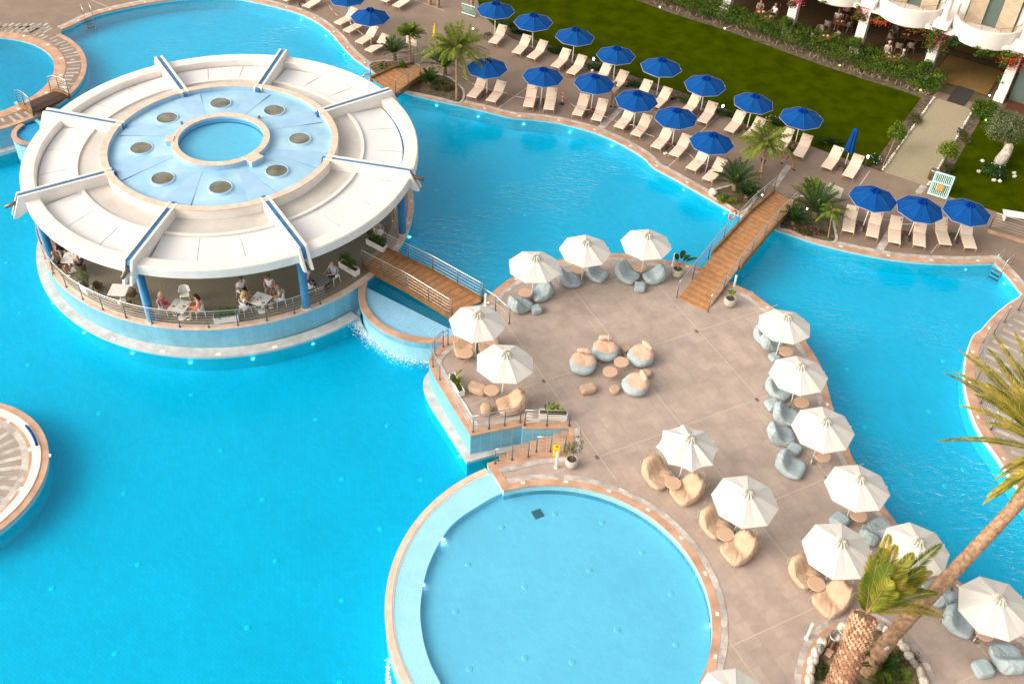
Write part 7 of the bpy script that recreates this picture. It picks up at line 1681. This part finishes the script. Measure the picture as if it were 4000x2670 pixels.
GW, GB = 'white chairs of the pavilion', 'wicker chairs of the restaurant'
# chair protos have their back at +Y, so a sitter facing +Y needs the chair turned by half a turn
table(SQ, 'e', 1640, 1275, FROT+.35, 'white marble table with open menus at the front left of the pavilion', 'marble tables of the pavilion'); p = at('e', 1640, 1275, .76)
tabletop(p, .775, [('menu', -.28, .18, 'cloth_white'), ('menu', .08, .22, 'cloth_white'), ('phone', -.26, -.05, 'rubber_black'), ('phone', .22, -.02, 'rubber_black'), ('plate', .12, -.15, 'cloth_cream')], 'marble table between the pink and coral women')
seated('e', 1495, 1268, (60, 5), 'blonde woman in a bright pink dress sitting left of the front marble table', 'white chair under the blonde woman in pink', CW, GW, top='cloth_pink', skinm='skin_light', hair='hair_blonde', dress=True, sleeve=.25, long_hair=True)
seated('e', 1815, 1290, (-60, 12), 'dark haired woman in a long coral dress sitting right of the front marble table', 'white chair under the woman in the coral dress', CW, GW, top='cloth_coral', skinm='skin_light', hair='hair_dark', dress=True, sleeve=.5, long_hair=True, arms='table')
chair(CW, 'e', 1690, 1165, (-5, 40), 'empty white mesh chair behind the front marble table', GW); 
table(SQ, 'f', 40, 1215, FROT+.2, 'white marble table with plates between four guests at the pavilion front', 'marble tables of the pavilion'); p = at('f', 40, 1215, .76)
tabletop(p, .775, [('plate', -.2, .15, 'cloth_white'), ('plate', .2, .1, 'cloth_white'), ('glass', 0, .05, 'mark_red'), ('glass', -.1, -.1, 'mark_red'), ('phone', .2, -.25, 'rubber_black'), ('bottle', .05, -.2, 'cloth_white')], 'marble table of the four guests')
seated('e', 2215, 1120, (60, 30), 'man in a white shirt with dark glasses sitting back from the four guest table', 'white chair under the man in the white shirt', CW, GW, top='cloth_white', bottom='cloth_black', skinm='skin_tan', hair='hair_brown', sunglasses=True, sleeve=.7)
seated('e', 2240, 1262, (60, -30), 'blonde woman in a light top sitting with her back to the railing', 'white chair under the blonde woman at the railing', CW, GW, top='cloth_cream', bottom='cloth_navy', skinm='skin_light', hair='hair_blonde', long_hair=True, sleeve=.15, arms='table')
seated('f', 125, 1105, (-15, 50), 'woman in a white sleeveless top sitting behind the four guest table', 'white chair under the woman in the white top', CW, GW, top='cloth_white', bottom='cloth_floral', skinm='skin_tan', hair='hair_brown', sleeve=.1)
seated('f', 215, 1190, (-60, 10), 'boy in a green shirt sitting right of the four guest table', 'white chair under the boy in green', CW, GW, top='cloth_green', bottom='cloth_cream', skinm='skin_tan', hair='hair_ginger', arms='table', scale=.92)
table(GT, 'f', 603, 1035, 0, 'round dark grey table beside the bald man in lilac', 'round grey tables of the pavilion', .72)
seated('f', 705, 985, (-50, 30), 'bald man in a lilac shirt sitting at the round grey table', 'white chair under the bald man in lilac', CW, GW, top='cloth_lilac', bottom='cloth_navy', skinm='skin_light', bald=True, legs='long', shoes='cloth_black', sleeve=.75, arms='table')
seated('f', 490, 1075, (50, -20), 'person in dark blue half hidden behind the front blue column', 'white chair under the person behind the column', CW, GW, top='cloth_navy', bottom='cloth_black', skinm='skin_tan', hair='hair_grey')
table(GT, 'f', 1178, 490, 0, 'round dark grey table near the right hand column of the pavilion', 'round grey tables of the pavilion', .72)
seated('f', 1120, 590, (30, -45), 'woman in a dark floral dress sitting near the right hand column', 'white chair under the woman in the floral dress', CW, GW, top='cloth_floral', skinm='skin_tan', hair='hair_dark', dress=True, sleeve=.3)
seated('f', 1235, 372, (-10, 45), 'person in pink mostly hidden by the roof beside the right hand column', 'white chair nearest the right hand column', CW, GW, top='cloth_coral', bottom='cloth_black', skinm='skin_tan', hair='hair_brown')
table(SQ, 'e', 655, 835, FROT+.6, 'white marble table with cups at the left of the pavilion', 'marble tables of the pavilion'); p = at('e', 655, 835, .76)
tabletop(p, .775, [('glass', -.1, .1, 'cloth_cream'), ('plate', .15, 0, 'cloth_white'), ('phone', .2, .15, 'rubber_black'), ('glass', .05, .2, 'mark_red')], 'left marble table of the pavilion')
seated('e', 520, 900, (50, 5), 'man in a patterned light shirt sitting next to the left blue column', 'brown chair under the man in the patterned shirt', CBR, 'brown chairs of the pavilion', top='cloth_floral', bottom='cloth_black', skinm='skin_tan', hair='hair_ginger', shoes='cloth_white')
seated('e', 735, 925, (-30, -40), 'grey blonde woman in dark blue seen from behind at the left table', 'brown chair under the woman seen from behind', CBR, 'brown chairs of the pavilion', top='cloth_navy', bottom='cloth_navy', skinm='skin_tan', hair='hair_grey', arms='table', sleeve=.3)
seated('e', 565, 775, (20, 45), 'person in dark clothes under the roof edge at the left table', 'brown chair under the person below the roof edge', CBR, 'brown chairs of the pavilion', top='cloth_black', bottom='cloth_blue', skinm='skin_tan', hair='hair_brown', arms='table', sleeve=.2)
table(SQ, 'e', 1085, 1130, FROT+.55, 'empty white marble table with brown veins left of the front column', 'marble tables of the pavilion')
chair(CBR, 'e', 905, 1120, (50, 5), 'empty brown wicker chair left of the empty marble table', 'brown chairs of the pavilion'); chair(CBR, 'e', 1205, 1170, (-40, -10), 'empty brown wicker chair beside the front blue column', 'brown chairs of the pavilion'); chair(CBR, 'e', 1160, 1265, (-20, -45), 'empty brown wicker chair at the railing below the empty marble table', 'brown chairs of the pavilion')
# restaurant
for t, x, y, rot, lb, it in (('d', 525, 338, .2, 'empty wooden table near the hedge between the first two pillars', 1), ('d', 655, 205, .2, 'wooden table of the couple between the first two pillars', 1), ('d', 1265, 325, .3, 'dark wooden table with candle below the first balcony', 1), ('d', 1355, 345, .3, 'dark table beside the candle table', 0), ('d', 1132, 530, .3, 'wooden table of the white haired couple near the hedge', 1), ('c', 2275, 118, .2, 'wooden table of the woman at the top edge', 1), ('d', 0, 160, .2, 'wooden table of the reading man at the top edge', 1)):
    _, p = table(WT, t, x, y, FROT+rot, lb, 'wooden tables of the restaurant', .78, .05)
    if it: tabletop(p, .80, [('plate', -.15, .1, 'cloth_cream'), ('glass', .1, -.05, 'cloth_white'), ('plate', .2, .15, 'cloth_cream')], lb.replace('wooden ', ''))
seated('d', 1085, 480, (35, 50), 'white haired woman in a cream top eating near the hedge', 'wicker chair under the white haired woman', CK, GB, zb=.05, top='cloth_cream', bottom='cloth_white', skinm='skin_tan', hair='hair_grey', arms='table')
seated('d', 1215, 560, (-50, -20), 'man in a grey blue shirt eating with bowed head near the hedge', 'wicker chair under the man in grey blue', CK, GB, zb=.05, top='cloth_blue', bottom='cloth_grey', skinm='skin_tan', hair='hair_grey', arms='table', sleeve=.6)
seated('d', 630, 185, (10, 50), 'person in a white shirt sitting behind the couple table', 'wicker chair under the person in white', CK, GB, zb=.05, top='cloth_white', bottom='cloth_grey', skinm='skin_tan', hair='hair_ginger', arms='table')
seated('d', 715, 120, (-20, 50), 'woman in a reddish top sitting right of the couple table', 'wicker chair under the woman in red', CK, GB, zb=.05, top='cloth_coral', bottom='cloth_black', skinm='skin_tan', hair='hair_dark', arms='face')
seated('d', 55, 135, (-50, 10), 'man in a white shirt reading at the top picture edge', 'wicker chair under the reading man', CK, GB, zb=.05, top='cloth_white', bottom='cloth_black', skinm='skin_tan', hair='hair_ginger', arms='table')
seated('c', 2262, 95, (5, 50), 'dark haired woman in grey sitting beside the white pillar at the top edge', 'wicker chair under the dark haired woman', CK, GB, zb=.05, top='cloth_grey', bottom='cloth_black', skinm='skin_tan', hair='hair_dark', arms='table', long_hair=True)
for x, y, f, lb in ((470, 290, (30, 40), 'empty wicker chair behind the empty table'), (415, 345, (45, 0), 'empty wicker chair left of the empty table'), (618, 345, (-45, 0), 'empty wicker chair right of the empty table'), (545, 230, (30, -30), 'empty wicker chair turned to the couple'), (735, 240, (-40, -30), 'wicker chair at the right of the couple table'), (1155, 290, (40, 30), 'wicker chair at the back left of the candle table'), (1120, 345, (45, 5), 'wicker chair at the left end of the candle table'), (1195, 435, (10, -45), 'empty wicker chair in front of the candle table'), (1305, 430, (-20, -45), 'pale empty wicker chair in front of the second dark table'), (1395, 360, (-45, -10), 'wicker chair at the right end of the second dark table')):
    chair(CK, 'd', x, y, (f[0], f[1]), lb, GB)
for ob in [o for o in bpy.data.objects if o.parent is None and o.name.startswith('chair')]: pass
# balcony furniture: on the second balcony
zb = 3.47; p = at('d', 2125, 110, zb+.7); o = TT.place((p.x, p.y, zb), 0, 'small round tan table on the balcony at the upper right', 'round tan tables of the terrace')
p = at('d', 1980, 110, zb+.5); o = CW.place((p.x, p.y, zb), FROT+.4, 'pale blue chair with towel on the balcony at the upper right', 'balcony chairs')
m = MB(); m.bbox((p.x, p.y-.0, zb+.49), (.40, .42, .04), FROT, .02); origin(obj('towel', m, 'denim', label='blue towel lying on the balcony chair', cat='towel'), (p.x, p.y, zb+.47))
p = at('d', 2250, 140, zb+.5); o = CBR.place((p.x, p.y, zb), FROT-1.0, 'brown wicker chair at the right end of the balcony', 'balcony chairs')
m = MB(); m.ell((p.x, p.y+.05, zb+.62), (.16, .12, .12), 12, 8, .12, R); origin(obj('black_cloth', m, 'rubber_black', label='black bundle on the wicker chair of the balcony', cat='clothing'), (p.x, p.y, zb+.5))
# lobby stand and walkers on the sun deck
q = at('d', 1540, 715, .45); o = thing('display_stand', 'green yellow and blue rounded display stand at the end of the hedge', 'display stand', (q.x, q.y, .0), FROT); m = MB(); m.tube([(0, 0, 0), (0, 0, .4)], .03, 8); obj('foot', m, 'post_grey', o)
for k, (z, mt) in enumerate(((.42, 'umbrella_blue'), (.56, 'yellow_plastic'), (.70, 'leaf_bright'))): m = MB(); m.bbox((0, .02*k, z), (.66-.05*k, .12, .13), 0, .04); obj('panel', m, mt, o)
pat('d', 205, 1400, (30, 20), 'man in black shirt and dark shorts walking behind the feathery palm', .95, .0, pose='walk', arms='walk', top='cloth_black', bottom='cloth_khaki', skinm='skin_tan', hair='hair_brown', shoes='cloth_black')
pat('d', -35, 1440, (-30, 20), 'person with red shoes walking half hidden behind the feathery palm', .95, .0, pose='walk', arms='walk', top='cloth_grey', bottom='cloth_navy', skinm='skin_tan', hair='hair_dark', shoes='cloth_red')
pat('c', 935, 850, (-10, 40), 'man in a checked shirt and khaki trousers standing among the loungers', .95, .0, pose='stand', arms='lap', top='cloth_cream', bottom='cloth_khaki', legs='long', skinm='skin_tan', hair='hair_ginger', shoes='cloth_black')
pat('c', 725, 740, (10, 40), 'white haired person in red standing behind the third parasol of the pool row', .95, .0, pose='stand', arms='down', top='cloth_red', bottom='cloth_khaki', legs='long', skinm='skin_tan', hair='hair_grey', shoes='cloth_black')
pat('k', 0, 0, (0, 1), 'x', .95) if False else None
